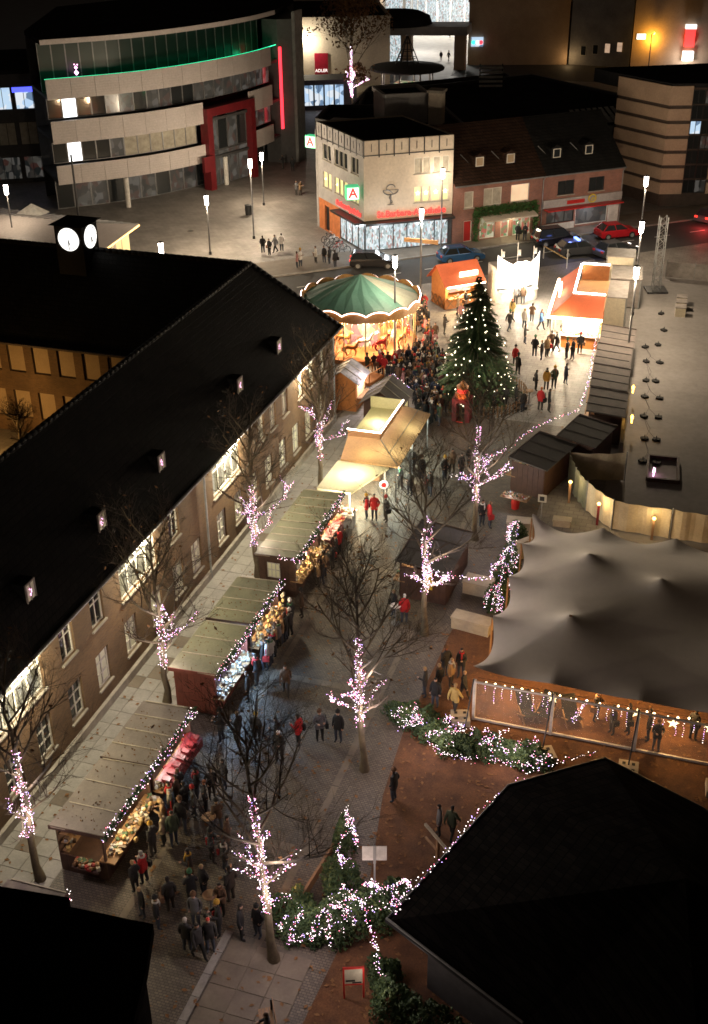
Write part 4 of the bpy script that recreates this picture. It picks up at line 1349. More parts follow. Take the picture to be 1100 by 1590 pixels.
M_ = Matrix.Translation(-B3.location) @ along((-22.4, 219.9), (9.0, 226))
window(B3, M_, 0.6, 2.2, 4.6, 5.6, pane='win_white', nx=1, dep=-0.02, sill=False)
m = MB(M_); m.box(8.6, -0.9, 3.6, 10.2, -0.05, 6.4); m.build('glowing_sign', 'neon_red', B3)
m = MB(M_); m.box(8.5, -0.95, 6.42, 10.3, -0.05, 7.1); m.build('sign_box', 'sign_white', B3)
m = MB(M_); m.box(8.5, -0.95, 1.4, 10.3, -0.05, 2.9); m.build('sign_box', 'sign_white', B3)
wl = thing('sodium_lamp', 'orange sodium lamp on a pole lighting the store wall', 'street lamp', (-19.2, 218.9, 0))
m = MB(); m.tube([(0, 0, 0), (0, 0, 5.6), (0.3, 0.5, 5.9)], 0.09, 6); m.build('post', 'metal_dark', wl)
m = MB(); m.ball((0.3, 0.6, 5.75), 0.22); m.build('lamp_head', 'sodium', wl)
lamp((-19.0, 219.3, 4.6), 210, (1.0, 0.48, 0.05), 0.3)
lamp((-13.0, 219.6, 1.6), 160, (1, 0.92, 0.85), 0.5)
# ================================================================== market stalls
rnd = random.Random(77)
def bulbs_on(points, parent, r=0.036, mix=(0.52, 0.24, 0.10, 0.14), rnd=rnd, name='bulbs'):
    """many small lamps on a string: one mesh per colour"""
    bs = {'bulb_white': MB(), 'bulb_pink': MB(), 'bulb_red': MB(), 'bulb_violet': MB()}
    ks = list(bs)
    for p in points:
        t = rnd.random()
        k = 0
        while k < 3 and t > mix[k]:
            t -= mix[k]
            k += 1
        bs[ks[k]].octa(p, r * rnd.uniform(0.7, 1.25) * 0.68)
    for k, b in bs.items():
        if b.v:
            o = b.build(name, k, parent)
            o['kind'] = 'stuff'
def light_string(label, pts, per_m=9, jit=0.07, r=0.036, group=None, loc=None, green=False, droop=0.0, mix=(0.52, 0.24, 0.10, 0.14), name='light_string'):
    pts = [Vector(p) for p in pts]
    loc = Vector(loc or pts[0])
    o = thing(name, label, 'string lights', loc, 0, group)
    line, bl = [], []
    for a, b in zip(pts, pts[1:]):
        n = max(1, int((b - a).length * per_m))
        for i in range(n):
            t = i / n
            p = a.lerp(b, t) - loc
            p.z -= droop * 4 * t * (1 - t)
            line.append(p.copy())
            bl.append(p + Vector((rnd.gauss(0, jit), rnd.gauss(0, jit), rnd.gauss(0, jit))))
    line.append(pts[-1] - loc)
    c = MB()
    c.tube(line[::3] + [line[-1]], 0.012, 4)
    c.build('wire', 'rubber', o)
    if green:
        gm = MB()
        for p in line:
            for k in range(3):
                leaf_faces(gm, p + Vector((rnd.gauss(0, 0.05), rnd.gauss(0, 0.05), rnd.gauss(0, 0.05))), rnd.uniform(0.06, 0.11), rnd)
        gm.build('fir_garland', 'needle', o)
    bulbs_on(bl, o, r, mix)
    return o
GOODS = []
for i, c in enumerate([(0.42, 0.37, 0.28), (0.28, 0.15, 0.07), (0.33, 0.035, 0.03), (0.06, 0.11, 0.055), (0.40, 0.27, 0.11), (0.11, 0.065, 0.04), (0.36, 0.36, 0.38)]):
    GOODS.append(mat('goods_%d' % i, c, 0.6, None, 6.0).name)
def goods(parent, x0, x1, y0, y1, z, n, mats, s=(0.06, 0.16), name='goods', label=None):
    per = {}
    for i in range(n):
        mm = rnd.choice(mats)
        b = per.setdefault(mm, MB())
        x, y = rnd.uniform(x0, x1), rnd.uniform(y0, y1)
        w, h = rnd.uniform(*s), rnd.uniform(*s)
        if rnd.random() < 0.4:
            b.ball((x, y, z + h * 0.5), h * 0.6, 6, 4)
        else:
            b.box(-w / 2, -w / 2, 0, w / 2, w / 2, h, T3(x, y, z, rnd.uniform(0, 3)))
    for mm, b in per.items():
        o = b.build(name, mm, parent)
        o['kind'] = 'stuff'
def stall(label, loc, rz, L, D, H, roofm, wallm, nb=4, front='open', tilt=0.10, light=70, lc=(1.0, 0.78, 0.48), group='market huts', end_open=False, good=None, awning=None, over=0.22, gcount=70):
    o = thing('market_stall', label, 'stall', loc, rz, group)
    th = 0.05
    b = MB(); b.box(0, 0, 0.0, L, D, 0.06); b.build('floor', 'wood_dark', o)
    # boarded back and ends: every board its own piece
    n = max(2, int(L / 0.42))
    bm_ = {}
    def boards(M, W, h, name, z0=0.06):
        k = max(2, int(W / 0.30))
        w_ = W / k
        p = MB(M); p.box(0, 0.014, z0, W, 0.03, h); wl = p.build(name, wallm, o)
        for i in range(k):
            key = (round(w_, 3), round(h, 2), round(z0, 2))
            if key not in bm_:
                q = MB(); q.box(0.006, -0.012, z0, w_ - 0.006, 0.012, h - 0.003); bm_[key] = q.mesh('board', wallm)
            c = put(bm_[key], 'board', (0, 0, 0), 0, wl)
            c.matrix_local = M @ Matrix.Translation((w_ * i, 0, 0))
    hb = H - tilt
    boards(Matrix.Translation((L, D, 0)) @ Matrix.Rotation(math.pi, 4, 'Z'), L, hb - 0.06, 'back_wall')
    if not end_open:
        boards(Matrix.Translation((0, D - 0.03, 0)) @ Matrix.Rotation(-math.pi / 2, 4, 'Z'), D - 0.06, hb - 0.06, 'side_wall')
    else:
        boards(Matrix.Translation((0, D - 0.03, 0)) @ Matrix.Rotation(-math.pi / 2, 4, 'Z'), D - 0.06, 0.9, 'side_wall')
        b = MB(); b.box(-0.45, 0.1, 0.72, -0.02, D * 0.62, 0.80); b.build('end_counter', 'wood_dark', o)
        goods(o, -0.4, -0.05, 0.15, D * 0.6, 0.81, 26, GOODS[:5], (0.10, 0.22))
    boards(Matrix.Translation((L, 0.03, 0)) @ Matrix.Rotation(math.pi / 2, 4, 'Z'), D - 0.06, hb - 0.06, 'side_wall')
    boards(Matrix.Identity(4), L, 0.95, 'front_panel')
    if front == 'closed':
        boards(Matrix.Translation((0, 0, 0)), L, H - 0.25, 'front_shutter', 0.97)
    b = MB(); b.box(-0.02, -0.42, 0.96, L + 0.02, 0.25, 1.02); b.build('counter', 'wood_mid', o)
    for x in (0.05, L - 0.05):
        b = MB(); b.box(x - 0.05, -0.045, 0.06, x + 0.05, 0.04, H - 0.08); b.build('post', wallm, o)
    # roof: felt sheets between raised battens
    y0, y1 = -over, D + over
    zf, zb = H + 0.02, H - tilt
    sh = (L + 0.2) / nb
    for i in range(nb):
        a, c = -0.1 + sh * i, -0.1 + sh * (i + 1)
        b = MB(); b.add([(a, y0, zf), (c, y0, zf), (c, y1, zb), (a, y1, zb), (a, y0, zf - 0.06), (c, y0, zf - 0.06), (c, y1, zb - 0.06), (a, y1, zb - 0.06)],
                        [(0, 1, 2, 3), (7, 6, 5, 4), (0, 4, 5, 1), (1, 5, 6, 2), (2, 6, 7, 3), (3, 7, 4, 0)])
        o_ = b.build('roof_sheet', roofm, o)
        o_.location.z = rnd.uniform(-0.012, 0.012)
    for i in range(nb + 1):
        a = -0.1 + sh * i
        b = MB(); j_ = rnd.uniform(-0.03, 0.03); e_ = rnd.uniform(0, 0.12); b.bar((a + j_, y0 + 0.02, zf + 0.014), (a - j_, y1 - 0.02 - e_, zb + 0.016 + e_ * 0.04), 0.055, 0.04); b.build('batten', 'batten' if 'dark' not in roofm and 'grey' not in roofm else 'felt_dark', o)
    b = MB(); b.add([(-0.13, y0, zf - 0.12), (-0.10, y0, zf - 0.12), (-0.10, y1, zb - 0.12), (-0.13, y1, zb - 0.12), (-0.13, y0, zf + 0.07), (-0.10, y0, zf + 0.07), (-0.10, y1, zb + 0.07), (-0.13, y1, zb + 0.07)], [(4, 5, 6, 7), (0, 1, 5, 4), (1, 2, 6, 5), (2, 3, 7, 6), (3, 0, 4, 7)]); b.build('gable_board', wallm, o)
    b = MB(); b.box(-0.11, y0 - 0.03, zf - 0.24, L + 0.11, y0 - 0.002, zf + 0.03); b.build('fascia', wallm, o)
    if light:
        b = MB(); b.box(0.4, 0.30, H - 0.22, L - 0.4, 0.36, H - 0.17); b.build('lamp_tube', 'tube_warm' if lc[2] < 0.7 else 'tube_white', o)
        M = T3(*loc, rz)
        for fx in (0.3, 0.7):
            p = M @ Vector((L * fx, -0.15, H - 0.42))
            lamp(p, light / 2, lc, 0.12)
    if front == 'open':
        # shelves on the back wall and stock
        for z in (0.9, 1.35, 1.8):
            b = MB(); b.box(0.1, D - 0.35, z, L - 0.1, D - 0.06, z + 0.03); b.build('shelf', 'wood_mid', o)
            goods(o, 0.15, L - 0.15, D - 0.32, D - 0.1, z + 0.03, 26, good or GOODS)
        goods(o, 0.1, L - 0.1, -0.38, 0.18, 1.02, gcount, good or GOODS, (0.07, 0.2))
    if awning:
        b = MB(); b.add([(awning[0], -0.02, 1.35), (awning[1], -0.02, 1.35), (awning[1], -0.62, 1.14), (awning[0], -0.62, 1.14), (awning[0], -0.62, 0.72), (awning[1], -0.62, 0.72)], [(0, 1, 2, 3), (3, 2, 5, 4)])
        b.build('red_cloth', 'red_panel', o)
        n_ = 7
        for i in range(n_):
            x = awning[0] + (awning[1] - awning[0]) * (i + 0.5) / n_
            b = MB(); b.box(x - 0.13, -0.55, 1.215 , x + 0.13, -0.2, 1.34); b.build('red_tray', 'red_panel', o)
    return o
FX = -19.72
Hs = 2.42
q90 = R(90)
straw = ['straw', GOODS[1], GOODS[4], GOODS[0]]
stall('taupe roofed stall at the church end with only its far roof edge showing', (FX, 21.2, 0), q90, 4.15, 2.0, Hs, 'felt_taupe', 'wood_dark', light=40, gcount=20)
stall('nearest taupe roofed stall with open lit corner full of baskets', (FX, 28.35, 0), q90, 3.85, 2.0, Hs, 'felt_taupe', 'wood_dark', nb=3, light=55, end_open=True, lc=(1.0, 0.80, 0.46), gcount=110, good=[GOODS[0], GOODS[4], GOODS[1], GOODS[3], GOODS[5], GOODS[6]])
stall('taupe roofed stall with red cloth trays on its counter', (FX, 32.45, 0), q90, 3.65, 2.0, Hs, 'felt_taupe', 'wood_dark', light=55, lc=(1.0, 0.90, 0.80), awning=(0.3, 3.5), good=[GOODS[6], GOODS[2], GOODS[0]])
stall('olive roofed stall with dark red plank end wall and cold lit counter', (FX, 38.75, 0), q90, 3.75, 2.0, Hs, 'felt_olive', 'wood_red', nb=3, light=190, lc=(0.40, 0.66, 1.0), good=[GOODS[6], GOODS[0], GOODS[5]])
stall('olive roofed stall hung with straw ornaments, behind the red plank one', (FX, 42.9, 0), q90, 3.7, 2.0, Hs, 'felt_olive', 'wood_dark', light=70, good=straw + [GOODS[5]] * 2, gcount=90)
stall('olive roofed stall with white barred end window and hanging straw wreaths', (FX, 49.0, 0), q90, 3.6, 2.0, Hs + 0.04, 'felt_olive', 'wood_dark', nb=5, light=80, good=straw, gcount=110)
stall('olive roofed stall with red cloth front before the cream roofed one', (FX, 52.8, 0), q90, 3.55, 2.0, Hs, 'felt_olive', 'wood_dark', light=110, awning=(0.2, 2.4), good=[GOODS[2], GOODS[4], GOODS[0]])
# white barred window on the end wall of the straw-wreath stall
b = MB(T3(0, 0, 0)); 
bw = thing('barred_window', 'white barred window hung on the end wall of olive roofed stall', 'window frame', (-21.2, 48.96, 1.1))
for i in range(4):
    b = MB(); b.box(-0.02 + i * 0.22, -0.03, 0, 0.02 + i * 0.22, 0.0, 0.9); b.build('bar', 'white_paint', bw)
for z in (0.0, 0.45, 0.86):
    b = MB(); b.box(-0.02, -0.034, z, 0.68, -0.003, z + 0.04); b.build('bar', 'white_paint', bw)
b = MB(); b.box(-0.01, 0.001, 0.02, 0.67, 0.008, 0.88); b.build('pane', 'win_dim', bw)
# hanging straw wreaths and plush on the fronts
def hang(label, x, y0, y1, z0, z1, n, mats, s):
    o = thing('hanging_goods', label, 'goods', (x, (y0 + y1) / 2, 0))
    per = {}
    for i in range(n):
        m_ = rnd.choice(mats)
        p = per.setdefault(m_, MB())
        p.ball((rnd.gauss(0, 0.10), rnd.uniform(y0, y1) - (y0 + y1) / 2, rnd.uniform(z0, z1)), rnd.uniform(*s), 7, 5, (0.7, 1, 1))
    for m_, p in per.items():
        q = p.build('ornament', m_, o)
        q['kind'] = 'stuff'
hang('straw stars and wreaths hanging in front of the second olive stall', -19.35, 43.0, 46.4, 1.1, 2.2, 60, straw, (0.06, 0.15))
hang('straw wreaths hanging at the corner of the stall with barred window', -19.4, 49.0, 51.2, 1.1, 2.2, 40, straw, (0.07, 0.17))
rl = MB()
for i in range(420):
    y = rnd.choice((rnd.uniform(28.4, 36), rnd.uniform(38.8, 46.5), rnd.uniform(49, 56.2)))
    x = rnd.uniform(-21.8, -19.6)
    leaf_faces(rl, (x, y, Hs + 0.03 - (-19.72 - x) * 0.048), rnd.uniform(0.03, 0.075), rnd)
o = rl.build('roof_leaves', 'dry_leaf'); o['kind'] = 'stuff'; o['label'] = 'fallen leaves lying on the stall roofs'
hang('pale lamps and boxes displayed at the nearest stall corner', -19.3, 28.5, 31.8, 1.02, 1.3, 22, [GOODS[0], GOODS[5], GOODS[4]], (0.06, 0.14))
# garlands along the front eaves
for ya, yb, lab in ((28.1, 36.2, 'fir garland with pink and white lights along the near taupe stalls eave'), (38.5, 46.7, 'fir garland with pink and white lights along the middle olive stalls eave'), (48.7, 56.5, 'fir garland with pink and white lights along the far olive stalls eave')):
    light_string(lab, [(-19.46, ya, Hs + 0.05), (-19.45, yb, Hs + 0.07)], 34, 0.095, 0.027, 'garlands on the stall eaves', green=True, name='light_garland')
light_string('short string of lights hanging at the church-end stall roof', [(-19.5, 25.6, 2.4), (-19.45, 25.3, 1.7), (-19.6, 25.0, 1.5)], 14, 0.06)
light_string('short white light string along the barred window stall gable', [(-20.5, 48.85, 2.44), (-19.5, 48.8, 2.46)], 16, 0.05)

# ------------------------------------------------------------------ cream roofed stall and snack kiosk with tan awning
CS = thing('market_stall', 'cream roofed snack stall with white tables, lit brilliantly from the kiosk beside it', 'stall', (-21.3, 56.9, 0))
b = MB(); b.add([(0, 0, 2.3), (2.1, 0, 2.3), (3.3, 3.55, 2.35), (0.1, 3.55, 2.35), (0, 0, 2.16), (2.1, 0, 2.16), (3.3, 3.55, 2.21), (0.1, 3.55, 2.21)], [(0, 1, 2, 3), (0, 4, 5, 1), (1, 5, 6, 2), (2, 6, 7, 3), (3, 7, 4, 0)]); b.build('roof', 'sheet_cream', CS)
for x, y in ((0.08, 0.08), (2.0, 0.08), (3.1, 3.4), (0.2, 3.4)):
    b = MB(); b.box(x - 0.05, y - 0.05, 0, x + 0.05, y + 0.05, 2.25); b.build('post', 'white_paint', CS)
b = MB(); b.box(0.0, 0.3, 0, 0.1, 3.2, 2.2); b.build('back_wall', 'white_paint', CS)
b = MB(); b.box(0.8, -0.15, 0, 2.2, 0.45, 0.9); b.box(0.7, -0.25, 0.9, 2.3, 0.55, 0.96); b.build('table', 'white_paint', CS)
goods(CS, 0.8, 2.2, -0.2, 0.5, 0.96, 30, GOODS[:3])
lamp((-19.8, 58.9, 1.5), 190, (1.0, 0.92, 0.62), 0.15)
lamp((-20.0, 56.4, 1.9), 60, (1.0, 0.90, 0.70), 0.12)
CU = thing('lit_sign', 'round white lit sign with red centre at the cream roofed stall', 'sign', (-17.75, 58.6, 2.2), 0.3)
b = MB(Matrix.Rotation(R(90), 4, 'X')); b.lathe([(0.27, 0), (0.27, 0.08)], n=20); b.build('disc', 'sign_white', CU)
b = MB(Matrix.Translation((0, -0.09, 0)) @ Matrix.Rotation(R(90), 4, 'X')); b.lathe([(0.15, 0), (0.15, 0.03)], n=14); b.build('emblem', 'sign_red', CU)
b = MB(); b.bar((0, 0.05, -2.2), (0, 0.05, -0.3), 0.06); b.build('post', 'metal_grey', CU)

KI = thing('snack_kiosk', 'snack kiosk with wide tan sheet awning and white neon roof edge', 'stall', (-21.3, 62.8, 0))
b = MB(); b.box(0, 0, 0, 2.0, 4.9, 2.35); b.build('body', 'wood_mid', KI)
b = MB(); b.box(0.02, 0.02, 2.35, 1.98, 4.88, 2.75); b.build('roof_deck', 'sheet_olive', KI)
b = MB()
b.box(-0.02, -0.08, 2.36, 2.06, 0.0, 3.35); b.box(2.0, 0.0, 2.36, 2.08, 4.9, 3.35)
b.build('parapet', 'sheet_tan', KI)
b = MB(); b.box(-0.08, 4.82, 2.36, 2.0, 4.9, 3.5); b.build('parapet', 'sheet_olive', KI)
z0, z1 = 2.95, 2.45
AW = [((0.0, -0.09, z0), (2.09, -0.09, z0), (3.85, -2.3, z1), (0.25, -2.3, z1)), ((2.09, -0.09, z0), (2.09, 5.2, z0), (3.75, 5.5, z1), (3.85, -2.3, z1))]
for q in AW:
    b = MB(); b.add([*q, *[(p[0], p[1], p[2] - 0.12) for p in q]], [(0, 1, 2, 3), (2, 6, 7, 3)]); b.build('awning', 'sheet_tan', KI)
b = MB(); b.bar((2.09, -0.09, z0 + 0.03), (3.85, -2.3, z1 + 0.03), 0.06); b.build('awning_rib', 'batten', KI)
b = MB(); b.bar((3.0, 5.3, 2.72), (3.0, -1.2, 2.73), 0.04); b.build('awning_rib', 'batten', KI)
for x, y in ((3.7, -2.2), (3.65, 5.3), (0.35, -2.2), (3.68, 1.5)):
    b = MB(); b.bar((x, y, 0), (x, y, z1 - 0.05), 0.07); b.build('post', 'metal_grey', KI)
b = MB(); b.tube([(-0.05, -0.10, 3.42), (2.08, -0.10, 3.42), (2.1, 4.9, 3.46)], 0.05, 6); b.build('neon_edge', 'tube_kiosk', KI)
b = MB(); b.box(2.0, 0.3, 0.95, 2.6, 4.7, 1.02); b.build('counter', 'wood_mid', KI)
b = MB(); b.box(2.01, 0.5, 1.05, 2.03, 4.5, 2.25); b.build('serving_hatch', 'hot_white', KI)
goods(KI, 2.1, 2.55, 0.4, 4.6, 1.02, 50, GOODS)
lamp((-18.3, 65.4, 1.8), 120, (0.80, 1.0, 0.86), 0.2)
lamp((-18.3, 62.0, 1.8), 130, (0.85, 1.0, 0.88), 0.2)
lamp((-19.6, 61.4, 1.8), 110, (1.0, 0.90, 0.60), 0.2)
lamp((-20.2, 65.4, 3.3), 40, (1.0, 0.85, 0.70), 0.2)

# gable hut behind the kiosk and silver-roofed hut by the building corner
def gable_hut(name, label, loc, rz, L, D, H, ridge, roofm, wallm, ns=3):
    o = thing(name, label, 'stall', loc, rz, 'market huts')
    b = MB()
    b.add([(0, 0, 0), (L, 0, 0), (L, D, 0), (0, D, 0), (0, 0, H), (L, 0, H), (L, D, H), (0, D, H), (0, D / 2, ridge - .05), (L, D / 2, ridge - .05)],
          [(0, 1, 5, 4), (2, 3, 7, 6), (0, 4, 8, 7, 3), (1, 2, 6, 9, 5)])
    b.build('wall', wallm, o)
    for sgn in (0, 1):
        ye = -0.3 if not sgn else D + 0.3
        for i in range(ns):
            a, c = -0.2 + (L + 0.4) * i / ns, -0.2 + (L + 0.4) * (i + 1) / ns
            zz = H - 0.05
            b = MB(); q = [(a, ye, zz), (c, ye, zz), (c, D / 2, ridge), (a, D / 2, ridge)]
            b.add([*q, *[(p[0], p[1], p[2] - 0.05) for p in q]], [(0, 1, 2, 3), (7, 6, 5, 4), (0, 4, 5, 1), (1, 5, 6, 2), (2, 6, 7, 3), (3, 7, 4, 0)]); b.build('roof_sheet', roofm, o)
            b = MB(); b.bar((c, ye, zz + 0.02), (c, D / 2, ridge + 0.02), 0.05, 0.03); b.build('batten', 'batten', o)
    b = MB(); b.box(0.3, -0.02, 1.0, L - 0.3, -0.003, 2.0); b.build('hatch', 'hot_white' if 'hot' in label else 'win_warm', o)
    b = MB(); b.box(0.2, -0.35, 0.95, L - 0.2, -0.021, 1.0); b.build('counter', 'wood_mid', o)
    return o
gable_hut('market_hut', 'grey gabled hut with pink lit verge behind the snack kiosk', (-19.95, 69.1, 0), q90, 2.6, 2.4, 2.3, 3.3, 'felt_grey', 'wood_dark')
light_string('pink white lights on the verge of the grey gabled hut', [(-22.0, 71.9, 2.4), (-21.15, 71.95, 3.35), (-19.65, 71.9, 2.3)], 8, 0.04, 0.045)
gable_hut('market_hut', 'silver roofed small hut close to the brick building corner', (-23.9, 72.2, 0), q90, 2.2, 2.1, 2.2, 3.0, 'roof_silver', 'wood_orange')
lamp((-23.3, 73.3, 2.3), 60, (1, 0.85, 0.9), 0.2)

# ------------------------------------------------------------------ carousel
CX_, CY_ = -27.5, 84.6
CA = thing('carousel', 'children carousel with green canvas top and scalloped golden lit rim', 'carousel', (CX_, CY_, 0))
RR = 4.62
b = MB(); b.lathe([(4.5, 0.0), (4.5, 0.35), (4.4, 0.36)], n=40); b.build('platform', 'wood_orange', CA)
nseg = 16
for k in range(nseg):
    a0, a1 = 2 * math.pi * k / nseg, 2 * math.pi * (k + 1) / nseg
    am = (a0 + a1) / 2
    b = MB()
    p0 = Vector((RR * math.cos(a0) * 0.97, RR * math.sin(a0) * 0.97, 3.95)); p1 = Vector((RR * math.cos(a1) * 0.97, RR * math.sin(a1) * 0.97, 3.95))
    pm = (p0 + p1) / 2 * 1.012
    ap = Vector((0, 0, 5.75))
    mid = ap.lerp(pm, 0.5) - Vector((0, 0, 0.10))
    e0, e1 = ap.lerp(p0, 0.5), ap.lerp(p1, 0.5)
    b.add([ap, e0, p0, pm, p1, e1, mid], [(0, 1, 6), (0, 6, 5), (1, 2, 3, 6), (6, 3, 4, 5)])
    b.build('canvas_panel', 'canvas_green' if k not in (0, 15) else 'canvas_pale', CA)
    # scalloped rounding board
    b = MB()
    n = 8
    top, bot, topi = [], [], []
    for i in range(n + 1):
        t = i / n
        a = a0 + (a1 - a0) * t
        zt = 4.0 + 0.30 * math.sin(math.pi * t) ** 0.8
        top.append((RR * math.cos(a), RR * math.sin(a), zt)); bot.append((RR * 1.01 * math.cos(a), RR * 1.01 * math.sin(a), 3.5 - 0.12 * math.sin(math.pi * t)))
    b.add(top + bot, [(n + 1 + i, n + 2 + i, i + 1, i) for i in range(n)])
    inn = [(x * 0.985, y * 0.985, z) for x, y, z in top]; inb = [(x * 0.985, y * 0.985, z) for x, y, z in bot]
    b.add(inn + inb, [(i, i + 1, n + 2 + i, n + 1 + i) for i in range(n)])
    bd = b.build('rim_board', 'gold_paint', CA)
    b = MB(); b.tube([(x * 1.012, y * 1.012, z - 0.06) for x, y, z in top], 0.036, 5); b.build('neon_edge', 'tube_pinkish', bd)
    b = MB(); b.tube([(RR * 0.93 * math.cos(a0), RR * 0.93 * math.sin(a0), 0.35), (RR * 0.93 * math.cos(a0), RR * 0.93 * math.sin(a0), 3.5)], 0.045, 6); b.build('brass_pole', 'gold_trim', CA)
b = MB()
for k in range(72):
    a = 2 * math.pi * k / 72
    b.octa((RR * 0.99 * math.cos(a), RR * 0.99 * math.sin(a), 3.36), 0.045)
o = b.build('rim_bulbs', 'bulb_warm', CA); o['kind'] = 'stuff'
b = MB(); b.lathe([(1.5, 0.36), (1.5, 1.2), (1.35, 1.3), (1.35, 3.2), (1.7, 3.6)], n=20); b.build('centre_drum', 'carousel_art', CA)
b = MB(); b.lathe([(4.55, 3.50), (4.5, 3.56)], n=40); b.build('ceiling', 'gold_paint', CA)
# carousel mounts: horses and small cars
horse = MB()
horse.tube([(-0.42, 0, 0.85), (-0.15, 0, 0.88), (0.2, 0, 0.86), (0.40, 0, 0.95), (0.55, 0, 1.25), (0.62, 0, 1.38), (0.80, 0, 1.28)], [0.15, 0.19, 0.18, 0.17, 0.11, 0.12, 0.07], 7)
for x, s in ((-0.35, 0.1), (0.3, 0.1)):
    for yy in (-1, 1):
        horse.tube([(x, yy * s, 0.8), (x + 0.12 * (1 if x > 0 else -1), yy * s, 0.5), (x + 0.02, yy * s, 0.2)], [0.08, 0.05, 0.04], 5)
horse.tube([(-0.5, 0, 0.9), (-0.68, 0, 0.7), (-0.7, 0, 0.45)], [0.06, 0.07, 0.02], 5)
hm = []
for mm in ('white_paint', 'red_paint', 'gold_paint', 'wood_orange'):
    hm.append(horse.mesh('mount', mm, True))
pole = MB(); pole.tube([(0, 0, 0.36), (0, 0, 3.5)], 0.03, 5); pm_ = pole.mesh('pole', 'gold_trim')
for k in range(20):
    a = R(18 * k) + 0.1
    r_ = 3.7 if k % 2 else 2.6
    h_ = put(hm[k % 4], 'carousel_horse', (r_ * math.cos(a), r_ * math.sin(a), 0.32 + 0.15 * (k % 3)), a + math.pi / 2, CA, 1.0)
    put(pm_, 'pole', (r_ * math.cos(a), r_ * math.sin(a), 0), 0, CA)
for k in range(6):
    a = R(60 * k - 20)
    lamp((CX_ + 3.2 * math.cos(a), CY_ + 3.2 * math.sin(a), 2.9), 300, (1.0, 0.68, 0.38), 0.2)
b = MB()
for k in range(24):
    a = R(15 * k)
    b.ball((2.2 * math.cos(a), 2.2 * math.sin(a), 3.3), 0.14, 6, 4)
b.build('ceiling_bulbs', 'bulb_warm', CA)['kind'] = 'stuff'
steps = thing('carousel_steps', 'orange wooden ramp with rails in front of the carousel', 'ramp', (-24.6, 77.9, 0), R(75))
b = MB(); b.box(-1.0, -0.5, 0, 1.0, 0.5, 0.2); b.build('ramp', 'wood_orange', steps)
for s in (-0.5, 0.5):
    b = MB(); b.bar((-1, s, 0.9), (1, s, 0.9), 0.06); b.bar((-1, s, 0), (-1, s, 0.9), 0.06); b.bar((1, s, 0), (1, s, 0.9), 0.06); b.build('rail', 'wood_orange', steps)

# ------------------------------------------------------------------ orange timber hut
OH = thing('market_hut', 'orange timber hut with glowing roof sign between carousel and fir tree', 'stall', (-23.1, 94.1, 0), R(42), 'market huts')
b = MB()
L, D = 3.35, 2.5
b.add([(0, 0, 0), (L, 0, 0), (L, D, 0), (0, D, 0), (0, D, 2.4), (L, D, 2.4), (0, D / 2, 3.5), (L, D / 2, 3.5), (0, 0, 2.4), (L, 0, 2.4)], [(2, 3, 4, 5), (0, 8, 6, 4, 3), (1, 2, 5, 7, 9)])
b.box(0, -0.03, 0, L, 0.03, 0.95); b.box(0, -0.03, 2.15, L, 0.03, 2.4); b.box(0, -0.03, 0.95, 0.25, 0.03, 2.15); b.box(L - 0.25, -0.03, 0.95, L, 0.03, 2.15)
b.build('wall', 'wood_orange', OH)
for k in range(4):
    x = 0.15 + k * 0.8
    b = MB(); b.bar((x, -0.05, 0.1), (x + 0.7, -0.05, 0.88), 0.06); b.bar((x + 0.7, -0.06, 0.1), (x, -0.06, 0.88), 0.06); b.build('cross_brace', 'wood_mid', OH)
for k in range(3):
    x = 0.12 + k * 0.8
    b = MB(); b.bar((-0.04, x, 0.1), (-0.04, x + 0.7, 0.9), 0.06); b.bar((-0.05, x + 0.7, 0.1), (-0.05, x, 0.9), 0.06); b.build('cross_brace', 'wood_mid', OH)
for sgn in (0, 1):
    ye = -0.55 if not sgn else D + 0.4
    b = MB(); q = [(-0.3, ye, 2.15), (L + 0.3, ye, 2.15), (L + 0.3, D / 2, 3.6), (-0.3, D / 2, 3.6)]
    b.add([*q, *[(p[0], p[1], p[2] - 0.06) for p in q]], [(0, 1, 2, 3), (7, 6, 5, 4), (0, 4, 5, 1), (1, 5, 6, 2), (2, 6, 7, 3), (3, 7, 4, 0)]); b.build('roof', 'terracotta', OH)
b = MB(); b.box(-0.1, -0.6, 2.02, L + 0.2, -0.5, 2.16); b.build('neon_edge', 'tube_warm', OH)
b = MB(); b.box(1.25, -0.25, 2.75, 2.95, -0.12, 3.15); b.build('roof_sign', 'tube_warm', OH)
b = MB(); b.box(0.2, -0.45, 0.95, L - 0.2, 0.1, 1.0); b.build('counter', 'wood_mid', OH)
b = MB(); b.box(0.26, 1.2, 0.96, L - 0.26, 1.24, 2.15); b.build('lit_shelves', 'carousel_art', OH)
goods(OH, 0.3, L - 0.3, -0.4, 0.05, 1.0, 40, GOODS)
p = T3(-23.1, 94.1, 0, R(42))
for fx in (0.3, 0.75):
    lamp(p @ Vector((L * fx, -0.4, 1.85)), 170, (1.0, 0.72, 0.36), 0.12)
